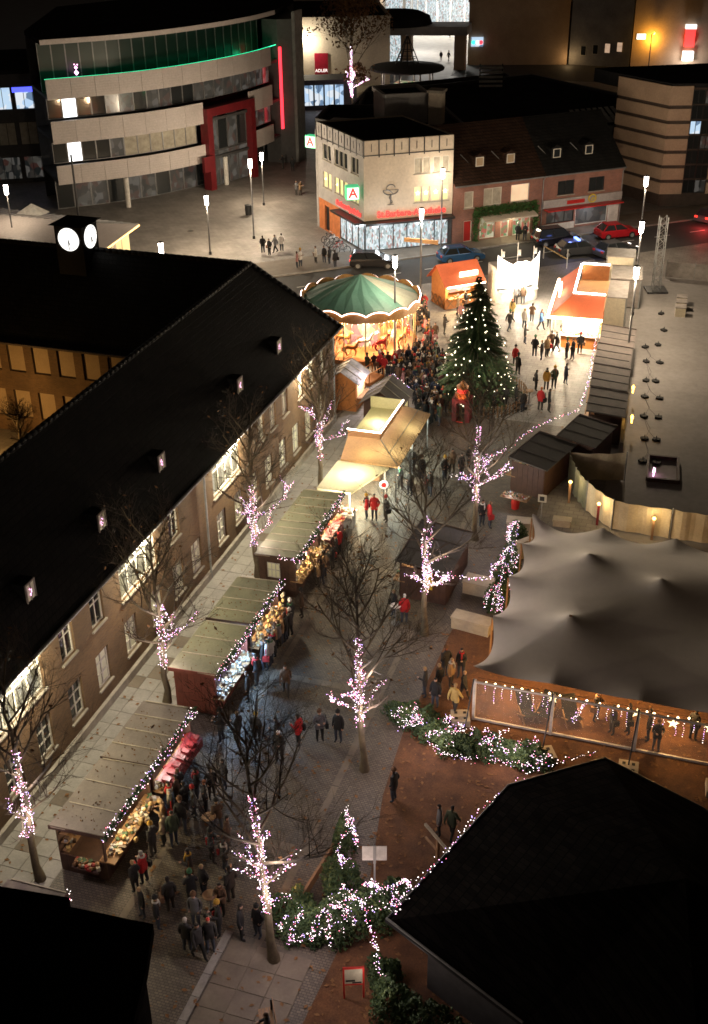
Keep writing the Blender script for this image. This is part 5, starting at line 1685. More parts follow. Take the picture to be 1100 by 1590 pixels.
# ------------------------------------------------------------------ brilliant white booth
WB = thing('market_booth', 'brilliant white lit booth with curved crown front, right behind the fir tree', 'stall', (-19.0, 96.6, 0), R(36), 'market huts')
L, D = 3.9, 2.4
b = MB(); b.box(0, D - 0.06, 0, L, D, 3.0); b.box(0, 0.6, 0, 0.06, D - 0.06, 3.0); b.box(L - 0.06, 0.6, 0, L, D - 0.06, 3.0); b.build('wall', 'white_paint', WB)
arc = []
for i in range(11):
    t = i / 10
    arc.append((L * t, 0.55 - 0.75 * math.sin(math.pi * t) ** 0.7))
b = MB()
for (x0, y0), (x1, y1) in zip(arc, arc[1:]):
    b.add([(x0, y0, 0), (x1, y1, 0), (x1, y1, 1.0), (x0, y0, 1.0)], [(0, 1, 2, 3)])
b.build('counter_front', 'white_paint', WB)
b = MB()
for i, ((x0, y0), (x1, y1)) in enumerate(zip(arc, arc[1:])):
    za = 3.3 + 0.9 * (abs(i - 5) / 5) ** 2 + (0.35 if i in (4, 5, 6) else 0); zb = 3.3 + 0.9 * (abs(i + 1 - 5) / 5) ** 2 + (0.35 if i + 1 in (4, 5, 6) else 0)
    b.add([(x0, y0, 2.35), (x1, y1, 2.35), (x1, y1, zb), (x0, y0, za)], [(0, 1, 2, 3)])
b.build('crown_front', 'booth_white', WB)
b = MB()
for (x0, y0), (x1, y1) in zip(arc, arc[1:]):
    b.add([(x0, y0 + 0.9, 1.05), (x1, y1 + 0.9, 1.05), (x1, y1 + 0.9, 2.3), (x0, y0 + 0.9, 2.3)], [(0, 1, 2, 3)])
b.build('lit_shelves', 'booth_white', WB)
b = MB(); b.prism([(0, D), (L, D)] + arc[::-1], 2.95, 3.05); b.build('roof', 'container_grey', WB)
for x in (0.4, 1.9, 3.4):
    b = MB(); b.bar((x, 0.7, 3.0), (x, 0.7, 4.6 + (0.5 if x == 1.9 else 0)), 0.06); b.box(x, 0.69, 3.9, x + 0.3, 0.71, 4.4); b.build('flag_mast', 'white_paint', WB)
b = MB(); b.box(0.2, 0.0, 1.0, L - 0.2, 0.5, 1.05); b.build('counter', 'white_paint', WB)
p = T3(-19.0, 96.6, 0, R(36))
for x in (0.9, 2.0, 3.1):
    lamp(p @ Vector((x, -0.9, 2.3)), 200, (1, 0.86, 0.66), 0.2)
# ------------------------------------------------------------------ grill stall with terracotta skirt roof
GS = thing('grill_stall', 'large grill stall with terracotta skirt roof and white neon edges', 'stall', (-13.2, 88.0, 0), R(4))
L, D = 3.9, 8.6
b = MB(); b.box(0.9, 1.0, 0, L, D, 2.75); b.build('body', 'sheet_tan', GS)
b = MB(); b.box(0.95, 0.35, 0, L - 0.1, 0.98, 1.0); b.build('counter_front', 'wood_orange', GS)
b = MB(); b.box(0.85, 0.2, 1.0, L, 0.99, 1.06); b.build('counter', 'white_paint', GS)
b = MB(); b.box(1.0, 0.985, 1.1, L - 0.1, 0.995, 2.6); b.build('lit_kitchen', 'hot_white', GS)
b = MB(); b.box(0.88, 1.2, 1.1, 0.895, D - 0.5, 2.6); b.build('lit_kitchen', 'hot_white', GS)
e0 = [(0, -0.3, 2.75), (L + 0.1, -0.3, 2.75), (0, D, 2.75)]
b = MB()
q = [(-0.1, -0.5, 2.7), (L + 0.1, -0.5, 2.7), (L + 0.1, 1.35, 4.1), (1.6, 1.35, 4.1)]
b.add(q, [(0, 1, 2, 3)]); b.add([(-0.1, -0.5, 2.64), (L + 0.1, -0.5, 2.64), (L + 0.1, 1.35, 2.64), (1.6, 1.35, 2.64)], [(3, 2, 1, 0)]); b.build('skirt_roof', 'terracotta', GS)
b = MB(); b.add([(-0.1, D, 2.7), (-0.1, -0.5, 2.7), (1.6, 1.35, 4.1), (1.6, D, 4.1)], [(0, 1, 2, 3)]); b.build('skirt_roof', 'terracotta', GS)
b = MB(); b.box(1.6, 1.4, 2.76, L + 0.1, D, 2.9); b.build('flat_roof', 'sheet_tan', GS)
b = MB(); b.box(1.7, D - 0.1, 2.91, L, D, 4.2); b.build('rear_parapet', 'wood_orange', GS)
for i, pth in enumerate(([(-0.15, D, 2.72), (-0.15, -0.55, 2.72), (L + 0.1, -0.55, 2.72)], [(1.6, D, 4.15), (1.6, 1.36, 4.15), (L + 0.1, 1.36, 4.15)], [(1.7, D - 0.05, 4.25), (L, D - 0.05, 4.25)])):
    b = MB(); b.tube(pth, 0.085 if i else 0.13, 6); b.build('neon_edge', 'tube_white' if i else 'tube_warm', GS)
b = MB(); b.box(0.3, 3.0, 3.15, 0.42, 4.6, 3.9); b.build('roof_sign', 'tube_warm', GS)
for x, y in ((0.15, -0.3), (0.15, 4), (0.15, 8), (L - 0.1, -0.3)):
    b = MB(); b.bar((x, y, 0), (x, y, 2.65), 0.1); b.build('post', 'white_paint', GS)
goods(GS, 1.0, L - 0.2, 0.3, 0.9, 1.06, 60, [GOODS[0], GOODS[3], GOODS[4], GOODS[6]])
p = T3(-13.2, 88.0, 0, R(4))
for x, y, wt in ((1.2, -0.2, 270), (2.8, -0.2, 270), (0.35, 3, 240), (0.35, 6.3, 240)):
    lamp(p @ Vector((x, y, 2.3)), wt, (1.0, 0.82, 0.56), 0.2)
lamp(p @ Vector((1.0, -0.9, 3.4)), 60, (1.0, 0.8, 0.55), 0.2)
# containers behind the grill
for lab, loc, sz, mm in (('tall cream container behind the grill stall', (-10.9, 103.0, 0), (2.4, 2.4, 3.0), 'container_cream'), ('grey roofed container between cream ones by the grill', (-9.9, 98.6, 0), (2.5, 3.6, 2.5), 'container_grey'),
                         ('low cream container next to the dark hut row', (-10.1, 93.6, 0), (2.1, 4.2, 2.55), 'container_cream')):
    c = thing('container', lab, 'container', loc, R(5), 'containers beside the grill stall')
    b = MB(); b.box(0, 0, 0.1, sz[0], sz[1], sz[2]); b.build('box', mm, c)
    b = MB(); b.box(-0.04, -0.04, sz[2] + 0.002, sz[0] + 0.04, sz[1] + 0.04, sz[2] + 0.08); b.build('roof', 'container_grey', c)
    for x in (0.0, sz[0] - 0.08):
        for y in (0.0, sz[1] - 0.08):
            b = MB(); b.box(x - 0.02, y - 0.02, 0, x + 0.10, y + 0.10, sz[2] - 0.003); b.build('corner_post', 'metal_zinc', c)
# ------------------------------------------------------------------ dark hut row on the right
rw = [(-8.9, 88.0, -86.0, 'first dark hut from the grill stall in the right row'), (-8.72, 84.05, -86, 'second dark hut from the grill stall in the right row'), (-8.4, 79.95, -86, 'third dark hut from the grill stall in the right row'), (-8.05, 75.75, -86, 'fourth dark hut from the grill stall in the right row')]
for x, y, a, lab in rw:
    stall(lab, (x, y, 0), R(a), 3.7, 2.1, 2.3, 'felt_grey', 'wood_dark', nb=3, light=14, group='dark huts along the right row', gcount=20, front='closed', tilt=0.22)
stall('turned dark hut with black roof before the tarpaulin fence', (-8.15, 71.15, 0), R(-104), 3.4, 2.15, 2.25, 'felt_dark', 'wood_dark', nb=3, light=10, group='dark huts along the right row', gcount=20, front='closed', tilt=0.2)
stall('dark hut with open lit counter nearest the tarpaulin fence', (-10.15, 67.9, 0), R(-106), 4.0, 2.15, 2.25, 'felt_dark', 'wood_dark', nb=3, light=16, group='dark huts along the right row', gcount=30, tilt=0.2)
light_string('long pink white light string along the fronts of the right hut row', [(-9.35, 88.2, 2.45), (-9.15, 84.1, 2.4), (-8.8, 80, 2.4), (-8.5, 75.8, 2.4), (-8.5, 71.5, 2.4), (-9.3, 70.4, 2.5), (-10.7, 67.8, 2.6), (-11.7, 64.2, 2.7), (-12.0, 60.0, 4.0)], 7, 0.05, 0.036)
stall('dark hut with yellow poster on its end wall behind a lit tree', (-14.3, 55.0, 0), R(-92), 4.3, 2.5, 2.25, 'felt_dark', 'wood_dark', nb=3, light=26, group='dark huts along the right row', gcount=40, tilt=0.25)
po = thing('poster', 'narrow yellow poster on the dark hut end wall', 'poster', (-13.1, 50.56, 0.85)); b = MB(); b.box(0, -0.012, 0, 0.42, 0.0, 1.25); b.build('sheet', 'yellow_paper', po); b = MB(); b.box(0.12, -0.018, 0.9, 0.3, -0.0125, 1.1); b.build('printed_mark', 'rubber', po)
# ================================================================== stretch tent
TN = thing('stretch_tent', 'big grey stretch tent with peaked poles and clear lit front wall', 'tent', (-8.5, 42, 0))
TL = TN.location
xa, xb, ya, yb = -8.6, 4.6, 42.0, 56.2
peaks = [(-4.91, 51.5, 4.35), (-4.95, 45.8, 4.45), (-1.26, 49.7, 4.5), (2.6, 45.5, 4.4), (2.6, 52.5, 4.4)]
nodesL = [42.0, 46.08, 49.78, 53.15, 56.0]
nodesT = [-8.5, -4.79, -0.99, 2.9, 4.6]
nodesB = [-8.64, -5.05, -1.28, 2.4, 4.6]
def scal(t, nodes, depth):
    for a, b in zip(nodes, nodes[1:]):
        if a <= t <= b:
            u = (t - a) / (b - a)
            return depth * math.sin(math.pi * u)
    return 0.0
NX, NY = 90, 96
b = MB()
vs, fs = [], []
for j in range(NY + 1):
    for i in range(NX + 1):
        u, v = i / NX, j / NY
        x = xa + (xb - xa) * u
        y = ya + (yb - ya) * v
        wl = max(0, 1 - u / 0.16) ** 1.5
        wt = max(0, 1 - (1 - v) / 0.14) ** 1.5
        wb = max(0, 1 - v / 0.12) ** 1.5
        x += wl * scal(y, nodesL, 0.42)
        y += -wt * scal(x, nodesT, 0.55) + wb * scal(x, nodesB, 0.30)
        edge = min(u / 0.5, v / 0.5, (1 - v) / 0.5, 1)
        z = 2.42 + 0.68 * (1 - (1 - min(1, edge)) ** 2)
        # pull to the edge poles
        z += wl * 0.25 * (1 - scal(y, nodesL, 1)) + wt * 0.35 * (1 - scal(x, nodesT, 1)) + wb * 0.30 * (1 - scal(x, nodesB, 1))
        for px, py, pz in peaks:
            d = math.hypot(x - px, y - py)
            z += (pz - 3.2) * 0.8 * (0.30 * math.exp(-d / 0.5) + 0.45 * math.exp(-d / 1.6) + 0.25 * math.exp(-(d / 3.0) ** 2))
        for py_ in nodesL[1:-1]:
            d = math.hypot(x - xa, y - py_)
            z += 0.22 * math.exp(-d / 0.7)
        vs.append((x, y, z))
for j in range(NY):
    for i in range(NX):
        k = j * (NX + 1) + i
        fs.append((k, k + 1, k + NX + 2, k + NX + 1))
b.add(vs, fs)
cv = b.build('canvas', 'tent_canvas', TN, True, world=True)
for px, py, pz in peaks:
    b = MB(); b.tube([(px, py, 0), (px, py, pz - 0.5)], 0.07, 8); b.build('pole', 'wood_mid', TN, world=True)
for y in nodesL[1:]:
    b = MB(); b.tube([(xa - 0.05, y, 0), (xa, y, 2.85)], 0.05, 6); b.build('edge_pole', 'wood_mid', TN, world=True)
for x in nodesT[:-1]:
    b = MB(); b.tube([(x, yb + 0.4, 0), (x, yb, 2.75)], 0.05, 6); b.build('edge_pole', 'wood_mid', TN, world=True)
# front wall: white posts, sills, clear sheets
wz = 2.15
xsn = [-8.47, -4.95, -1.26, 2.4, 4.6]
for a, c in zip(xsn, xsn[1:]):
    b = MB(); b.box(a + 0.07, 42.01, 0.14, c - 0.07, 42.025, wz - 0.06); b.build('clear_sheet', 'clear_sheet', TN, world=True)
    b = MB(); b.box(a + 0.07, 41.98, 0.02, c - 0.07, 42.06, 0.13); b.box(a + 0.07, 41.98, wz - 0.06, c - 0.07, 42.06, wz + 0.03); b.build('wall_rail', 'white_paint', TN, world=True)
for i, a in enumerate(xsn):
    b = MB(); b.box(a - 0.065, 41.95, 0, a + 0.065, 42.08, wz + 0.1); b.build('wall_post', 'white_paint', TN, world=True)
    b = MB(); b.tube([(a, 41.75, 2.5), (a - 0.1, 40.6, 0.35)], 0.035, 6); b.build('guy_pole', 'metal_dark', TN, world=True)
# warm lamps strung inside the front, icicle strings and paper stars
TLt = thing('bulb_string', 'warm globe bulbs strung along the clear tent front', 'string lights', (-8.4, 42.2, 2.1))
b = MB()
for i in range(30):
    x = 0.3 + i * 0.42 + rnd.uniform(-0.12, 0.12)
    b.ball((x, 0.1, -0.10 * abs(math.sin(i * 0.9)) - rnd.uniform(0, 0.1)), rnd.uniform(0.035, 0.06), 8, 5)
o = b.build('bulbs', 'bulb_warm', TLt); o['kind'] = 'stuff'
b = MB(); b.tube([(0, 0.1, 0.08), (6, 0.1, 0.06), (12.8, 0.1, 0.08)], 0.012, 4); b.build('wire', 'rubber', TLt)
rnd = random.Random(14)
icx = [-8.0, -7.6, -7.25, -6.85, -6.4, -6.1, -5.85, -5.4, -5.2, -3.0, -2.6, -2.35, -2.0, -1.75, -0.6, -0.2, 0.35, 0.65, 1.05, 1.5]
IC = thing('icicle_lights', 'white icicle light strings hanging inside the tent front', 'string lights', (-8.4, 42.15, 2.05))
pts = []
for x in icx:
    n = rnd.randint(4, 9)
    for k in range(n):
        pts.append((x + 8.4 + rnd.gauss(0, 0.02), 0, -0.05 - k * 0.12))
bulbs_on(pts, IC, 0.030, (0.62, 0.10, 0.02, 0.26), rnd)
b = MB(); b.tube([(0, 0, 0.03), (10.2, 0, 0.03)], 0.012, 4); b.build('wire', 'rubber', IC)
light_string('slanting bundle of violet white lights behind the clear sheet', [(-3.55, 42.3, 2.0), (-3.85, 42.4, 1.2), (-4.05, 42.5, 0.55)], 34, 0.06, 0.03, mix=(0.5, 0.2, 0.0, 0.3))
for i, (x, z) in enumerate(((-5.0, 1.82), (-1.35, 1.85), (0.2, 1.65), (1.75, 1.75))):
    s = thing('paper_star', ('golden paper star at the %s tent post' % ('second', 'third')[i]) if i < 2 else ('golden paper star over the %s guests in the tent' % ('dark seated', 'last')[i - 2]), 'star', (x, 42.3, z), 0, 'paper stars in the tent')
    b = MB()
    P_ = [(math.sin(k * math.pi / 5) * (0.28 if k % 2 == 0 else 0.11), 0, math.cos(k * math.pi / 5) * (0.28 if k % 2 == 0 else 0.11)) for k in range(10)]
    b.add([(0, -0.09, 0), (0, 0.09, 0)] + P_, [(0, 2 + k, 2 + (k + 1) % 10) for k in range(10)] + [(1, 2 + (k + 1) % 10, 2 + k) for k in range(10)])
    b.build('star_body', 'star_glow', s)
for x, y, wt in ((-7, 43.6, 85), (-3.5, 43.6, 85), (0, 43.6, 85), (-6, 48, 40), (-1, 48, 40)):
    lamp((x, y, 1.9), wt, (1.0, 0.56, 0.20), 0.25)
# furniture inside
def deckchair(lab, loc, rz):
    o = thing('lounge_chair', lab, 'chair', loc, rz, 'dark lounge chairs in the tent')
    b = MB(); b.add([(-0.35, -0.5, 0.42), (0.35, -0.5, 0.42), (0.35, 0.2, 0.34), (-0.35, 0.2, 0.34), (0.35, 0.75, 1.0), (-0.35, 0.75, 1.0)], [(0, 1, 2, 3), (3, 2, 4, 5), (3, 2, 1, 0), (5, 4, 2, 3)]); b.build('seat', 'rubber', o)
    for x in (-0.36, 0.36):
        b = MB(); b.bar((x, -0.55, 0.0), (x, 0.25, 0.55), 0.05); b.bar((x, 0.35, 0.0), (x, -0.45, 0.5), 0.05); b.build('frame', 'wood_mid', o)
deckchair('dark lounge chair in the tent left of the second post', (-6.15, 42.9, 0), 0.6)
deckchair('dark lounge chair in the tent close behind the second post', (-5.4, 43.1, 0), -0.2)
deckchair('dark lounge chair in the tent right of the second post', (-4.2, 43.2, 0), 0.5)
# ballast blocks of the tent guys
for i, (x, y, rz_) in enumerate(((-9.0, 41.7, 0.3), (-4.9, 40.35, 0.5), (-1.35, 40.5, 0.05), (2.3, 40.4, 0.1))):
    o = thing('tent_weight', ['yellowish tent ballast block by the yellow coated person', 'yellowish tent ballast block at the end of lit hedge', 'yellowish tent ballast block beside the dark church roof', 'yellowish tent ballast block under the last guy pole'][i], 'ballast', (x, y, 0), rz_, 'tent ballast blocks')
    b = MB(); b.box(-0.42, -0.42, 0, 0.42, 0.42, 0.34); b.build('block', 'concrete_block', o)
    b = MB()
    for xx in (-0.2, 0.2):
        for yy in (-0.2, 0.2):
            b.box(xx - 0.07, yy - 0.07, 0.341, xx + 0.07, yy + 0.07, 0.36)
    b.build('stud', 'rubber', o)
# ================================================================== fences, low wall
FN = thing('tarpaulin_fence', 'site fence hung with beige tarpaulins behind the tent', 'fence', (-5, 63, 0))
fp = [(-4.75, 67.25), (-8.1, 66.3), (-7.4, 64.3), (-6.5, 62.75), (-4.75, 60.95), (-1.45, 60.85), (1.6, 60.95), (5, 61.1)]
for i, (a, c) in enumerate(zip(fp, fp[1:])):
    n = 12
    b = MB()
    A_, C_ = Vector((*a, 0)), Vector((*c, 0))
    d = (C_ - A_); nrm = Vector((d.y, -d.x, 0)).normalized()
    vs = []
    for k in range(n + 1):
        p = A_.lerp(C_, 0.02 + 0.96 * k / n) + nrm * (0.05 * math.sin(k * 1.3 + i))
        vs += [(p.x, p.y, 0.08), (p.x, p.y, 1.95 - 0.06 * math.sin(math.pi * k / n))]
    b.add(vs, [(2 * k, 2 * k + 2, 2 * k + 3, 2 * k + 1) for k in range(n)])
    b.build('tarpaulin', 'tarp_green' if i in (1, 2) else 'tarp', FN, world=True)
for a in fp:
    b = MB(); b.tube([(*a, 0), (*a, 2.05)], 0.035, 6); b.build('post', 'metal_zinc', FN, world=True)
for x, y in ((-7.6, 63.5), (-5.6, 61.3), (-2.4, 60.5)):
    wp = thing('warning_lamp', 'yellow warning lamp on a post at the tarpaulin fence near x %d' % 0 if False else {-7.6: 'yellow warning lamp on a post before the greenish tarpaulin', -5.6: 'red striped warning lamp post at the fence corner behind the tent', -2.4: 'yellow warning lamp post before the last tarpaulin panels'}[x], 'lamp', (x, y, 0), 0, 'warning lamps at the fence')
    b = MB(); b.box(-0.07, -0.03, 0, 0.07, 0.03, 1.3); b.build('post', 'red_panel' if x == -5.6 else 'wood_mid', wp)
    b = MB(); b.ball((0, 0, 1.42), 0.11); b.build('lamp', 'led_amber', wp)
    lamp((x, y - 0.25, 1.5), 11, (1.0, 0.70, 0.32), 0.15)
lamp((-5.0, 64.5, 3.0), 30, (1.0, 0.72, 0.32), 0.4) if False else None
LWm = thing('low_wall', 'low pale barrier wall behind the row of dark huts', 'wall', (-5.45, 71.0, 0))
for k in range(10):
    y0 = k * 1.98
    x0 = -y0 * 0.092
    b = MB(); b.add([(x0 - 0.15, y0, 0), (x0 + 0.15, y0, 0), (x0 - 0.03, y0 + 1.94, 0), (x0 - 0.33, y0 + 1.94, 0), (x0 - 0.12, y0, 0.8), (x0 + 0.12, y0, 0.8), (x0 - 0.06, y0 + 1.94, 0.8), (x0 - 0.30, y0 + 1.94, 0.8)],
                    [(4, 5, 6, 7), (0, 1, 5, 4), (1, 2, 6, 5), (2, 3, 7, 6), (3, 0, 4, 7)]); b.build('wall_block', 'slab', LWm)
for (x, y, lab) in ((-5.7, 79.2, 'amber lamp on the low wall level with the third hut'), (-5.2, 74.2, 'amber lamp on the low wall level with the fourth hut')):
    o = thing('wall_lamp', lab, 'lamp', (x, y, 0.8)); b = MB(); b.lathe([(0.05, 0), (0.05, 0.3), (0.09, 0.32), (0.09, 0.5), (0.02, 0.58)], n=8); b.build('lantern', 'sodium', o)
    lamp((x, y, 1.5), 6, (1, 0.55, 0.15), 0.1)
BW = [(-6.82, 90.12), (-6.43, 87.14), (-6.05, 83.45), (-5.83, 80.46), (-5.52, 77.12), (-5.1, 73.58), (-4.86, 70.25), (-5.43, 87.2), (-5.37, 83.52), (-4.79, 80.48), (-4.55, 77.22), (-4.34, 73.64), (-3.99, 70.19), (-5.78, 94.22), (-5.92, 90.87), (-6.36, 98.1), (-5.02, 109.14)]
wb = MB(); wb.box(-0.17, -0.24, 0, 0.17, 0.24, 0.14); wb.box(-0.25, -0.08, 0.03, -0.17, 0.08, 0.11); wb.box(0.17, -0.08, 0.03, 0.25, 0.08, 0.11); wbm = wb.mesh('ballast_foot', 'rubber')
up_ = MB(); up_.bar((0, 0, 0.14), (0, 0, 0.34), 0.04); upm = up_.mesh('socket', 'metal_dark')
for i, (x, y) in enumerate(BW):
    x += 0.9
    o = thing('ballast_foot', 'black rubber ballast foot on the pale square, %s' % ('in the line along the low wall' if i < 7 else ('in the outer line' if i < 13 else 'beyond the hut row')), 'ballast', (x, y, 0.008), random.Random(i).uniform(0, 3), 'ballast feet on the square')
    put(wbm, 'block', (0, 0, 0), 0, o); put(upm, 'socket', (0, 0, 0), 0, o)
cb = MB()
for i in range(6):
    a, c = BW[i], BW[min(12, i + 7)]
    cb.tube([(a[0] + 0.9, a[1], 0.015), ((a[0] + c[0]) / 2 + 0.8, (a[1] + c[1]) / 2 - 0.3, 0.012), (c[0] + 0.9, c[1], 0.015)], 0.010, 4)
    cb.tube([(a[0] + 0.9, a[1], 0.03), (BW[i + 1][0] + 1.1, (a[1] + BW[i + 1][1]) / 2, 0.012), (BW[i + 1][0] + 0.9, BW[i + 1][1], 0.015)], 0.010, 4)
o = cb.build('ground_cable', 'rubber'); tag(o, 'black cables running between the ballast feet', 'cable')
o = thing('timber_frame', 'low square dark timber frame lying on the pale square', 'frame', (-2.6, 69.3, 0.01), 0.08)
for a, c in (((-0.95, -1.6), (0.95, -1.6)), ((0.95, -1.6), (0.9, 1.6)), ((0.9, 1.6), (-0.95, 1.6)), ((-0.95, 1.6), (-0.95, -1.6))):
    b = MB(); b.bar((*a, 0.15), (*c, 0.15), 0.16, 0.26); b.build('beam', 'wood_dark', o)
o = thing('lit_figure', 'small pink white lit reindeer figure in the timber frame', 'ornament', (-3.1, 68.4, 0.01))
b = MB(); b.tube([(0, 0, 0.3), (0, 0.3, 0.35)], 0.09, 6); b.tube([(0, 0, 0.35), (0, -0.12, 0.65)], [0.07, 0.06], 6); b.tube([(0, 0, 0), (0, 0, 0.3)], 0.04, 5); b.tube([(0, 0.3, 0), (0, 0.3, 0.3)], 0.04, 5); b.build('body', 'bulb_pink', o)
for i in range(3):
    o = thing('storage_box', ['lowest pale storage box standing on the square', 'middle pale storage box on the square', 'far pale storage box on the square'][i], 'box', (-3.95 - 0.05 * i, 98.2 + i * 1.3, 0.008), 0.1, 'pale boxes on the square')
    b = MB(); b.box(-0.4, -0.4, 0, 0.4, 0.4, 0.75); b.build('body', 'container_cream', o); b = MB(); b.box(-0.44, -0.44, 0.75, 0.44, 0.44, 0.84); b.build('lid', 'container_grey', o)
# lattice mast
LM = thing('lattice_mast', 'square lattice truss mast standing by the road', 'mast', (-6.5, 104.0, 0), 0.3)
for sx in (-0.32, 0.32):
    for sy in (-0.32, 0.32):
        b = MB(); b.tube([(sx, sy, 0), (sx, sy, 6.6)], 0.04, 6); b.build('chord', 'metal_zinc', LM)
b = MB()
for k in range(11):
    z = k * 0.6
    for (x0, y0), (x1, y1) in (((-.32, -.32), (.32, -.32)), ((.32, -.32), (.32, .32)), ((.32, .32), (-.32, .32)), ((-.32, .32), (-.32, -.32))):
        b.bar((x0, y0, z), (x1, y1, z + 0.6) if k % 2 else (x1, y1, z), 0.03); b.bar((x1, y1, z), (x0, y0, z + 0.6), 0.03)
b.build('lattice', 'metal_zinc', LM)
b = MB(); b.box(-0.9, -0.9, 0.009, 0.9, 0.9, 0.16); b.build('base', 'metal_dark', LM)
SF = thing('site_fence', 'grey mesh site fence at the far side of the square', 'fence', (-6, 107.8, 0))
for k in range(8):
    b = MB(); b.box(k * 2.5, 0, 0.1, k * 2.5 + 2.45, 0.03, 1.5); b.build('panel', 'container_grey', SF)
    b = MB(); b.bar((k * 2.5 - 0.02, 0.06, 0), (k * 2.5 - 0.02, 0.06, 1.7), 0.06); b.build('post', 'metal_zinc', SF)

# ================================================================== church roofs in the foreground
CH = thing('church_apse', 'black polygonal church roof filling the lower corner', 'church', (-1.8, 24, 0))
EV = 3.0
pl = [(-8.14, 27.17), (-5.53, 34.93), (-2.19, 37.6), (1.7, 35.87), (7.5, 31), (7.5, 20), (3.5, 16), (-2.94, 24.53)]
apx = (1.2, 28.5, 6.6)
q = [(0.9 + (x - 0.9) * 0.84, 28 + (y - 28) * 0.84) for x, y in pl]
b = MB(); b.prism(q, 0, EV - 0.1); b.build('wall', 'dark_wall', CH, world=True)
for a, c in zip(pl, pl[1:] + pl[:1]):
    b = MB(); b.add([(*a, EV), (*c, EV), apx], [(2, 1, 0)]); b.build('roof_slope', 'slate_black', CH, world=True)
b = MB(); b.add([(*p, EV - 0.05) for p in pl], [tuple(range(len(pl)))]); b.build('soffit', 'dark_wall', CH, world=True)
b = MB(); b.tube([(*p, EV) for p in pl] + [(*pl[0], EV)], 0.07, 8); b.build('gutter', 'metal_dark', CH, world=True)
b = MB(); b.tube([(*pl[-1], EV + 0.12), (*pl[0], EV + 0.12)], 0.045, 8); b.build('gutter_edge', 'metal_zinc', CH, world=True)
AN = thing('church_annex', 'black flat church annex roof in the lower left corner', 'church', (-15, 16, 0))
an = [(-20.2, 20.5), (-16.0, 20.95), (-15.85, 20.65), (-13.2, 20.8), (-12.7, 19.4), (-11.9, 16.5), (-11, 6), (-20.2, 6)]
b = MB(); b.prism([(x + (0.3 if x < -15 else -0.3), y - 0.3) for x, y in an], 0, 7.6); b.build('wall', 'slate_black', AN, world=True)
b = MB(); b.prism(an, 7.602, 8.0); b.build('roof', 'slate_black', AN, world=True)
light_string('pink white lights along the left eave of the church roof', [(-7.95, 27.43, 3.1), (-7.63, 28.57, 3.1), (-7.01, 30.66, 3.1), (-6.35, 32.92, 3.1), (-5.76, 34.18, 3.1)], 10, 0.07, 0.033)
light_string('pink white lights along the far eave of the church roof', [(-5.37, 35.32, 3.1), (-4.29, 36.35, 3.1), (-3.4, 37.1, 3.1), (-2.49, 37.87, 3.1)], 9, 0.06, 0.033)

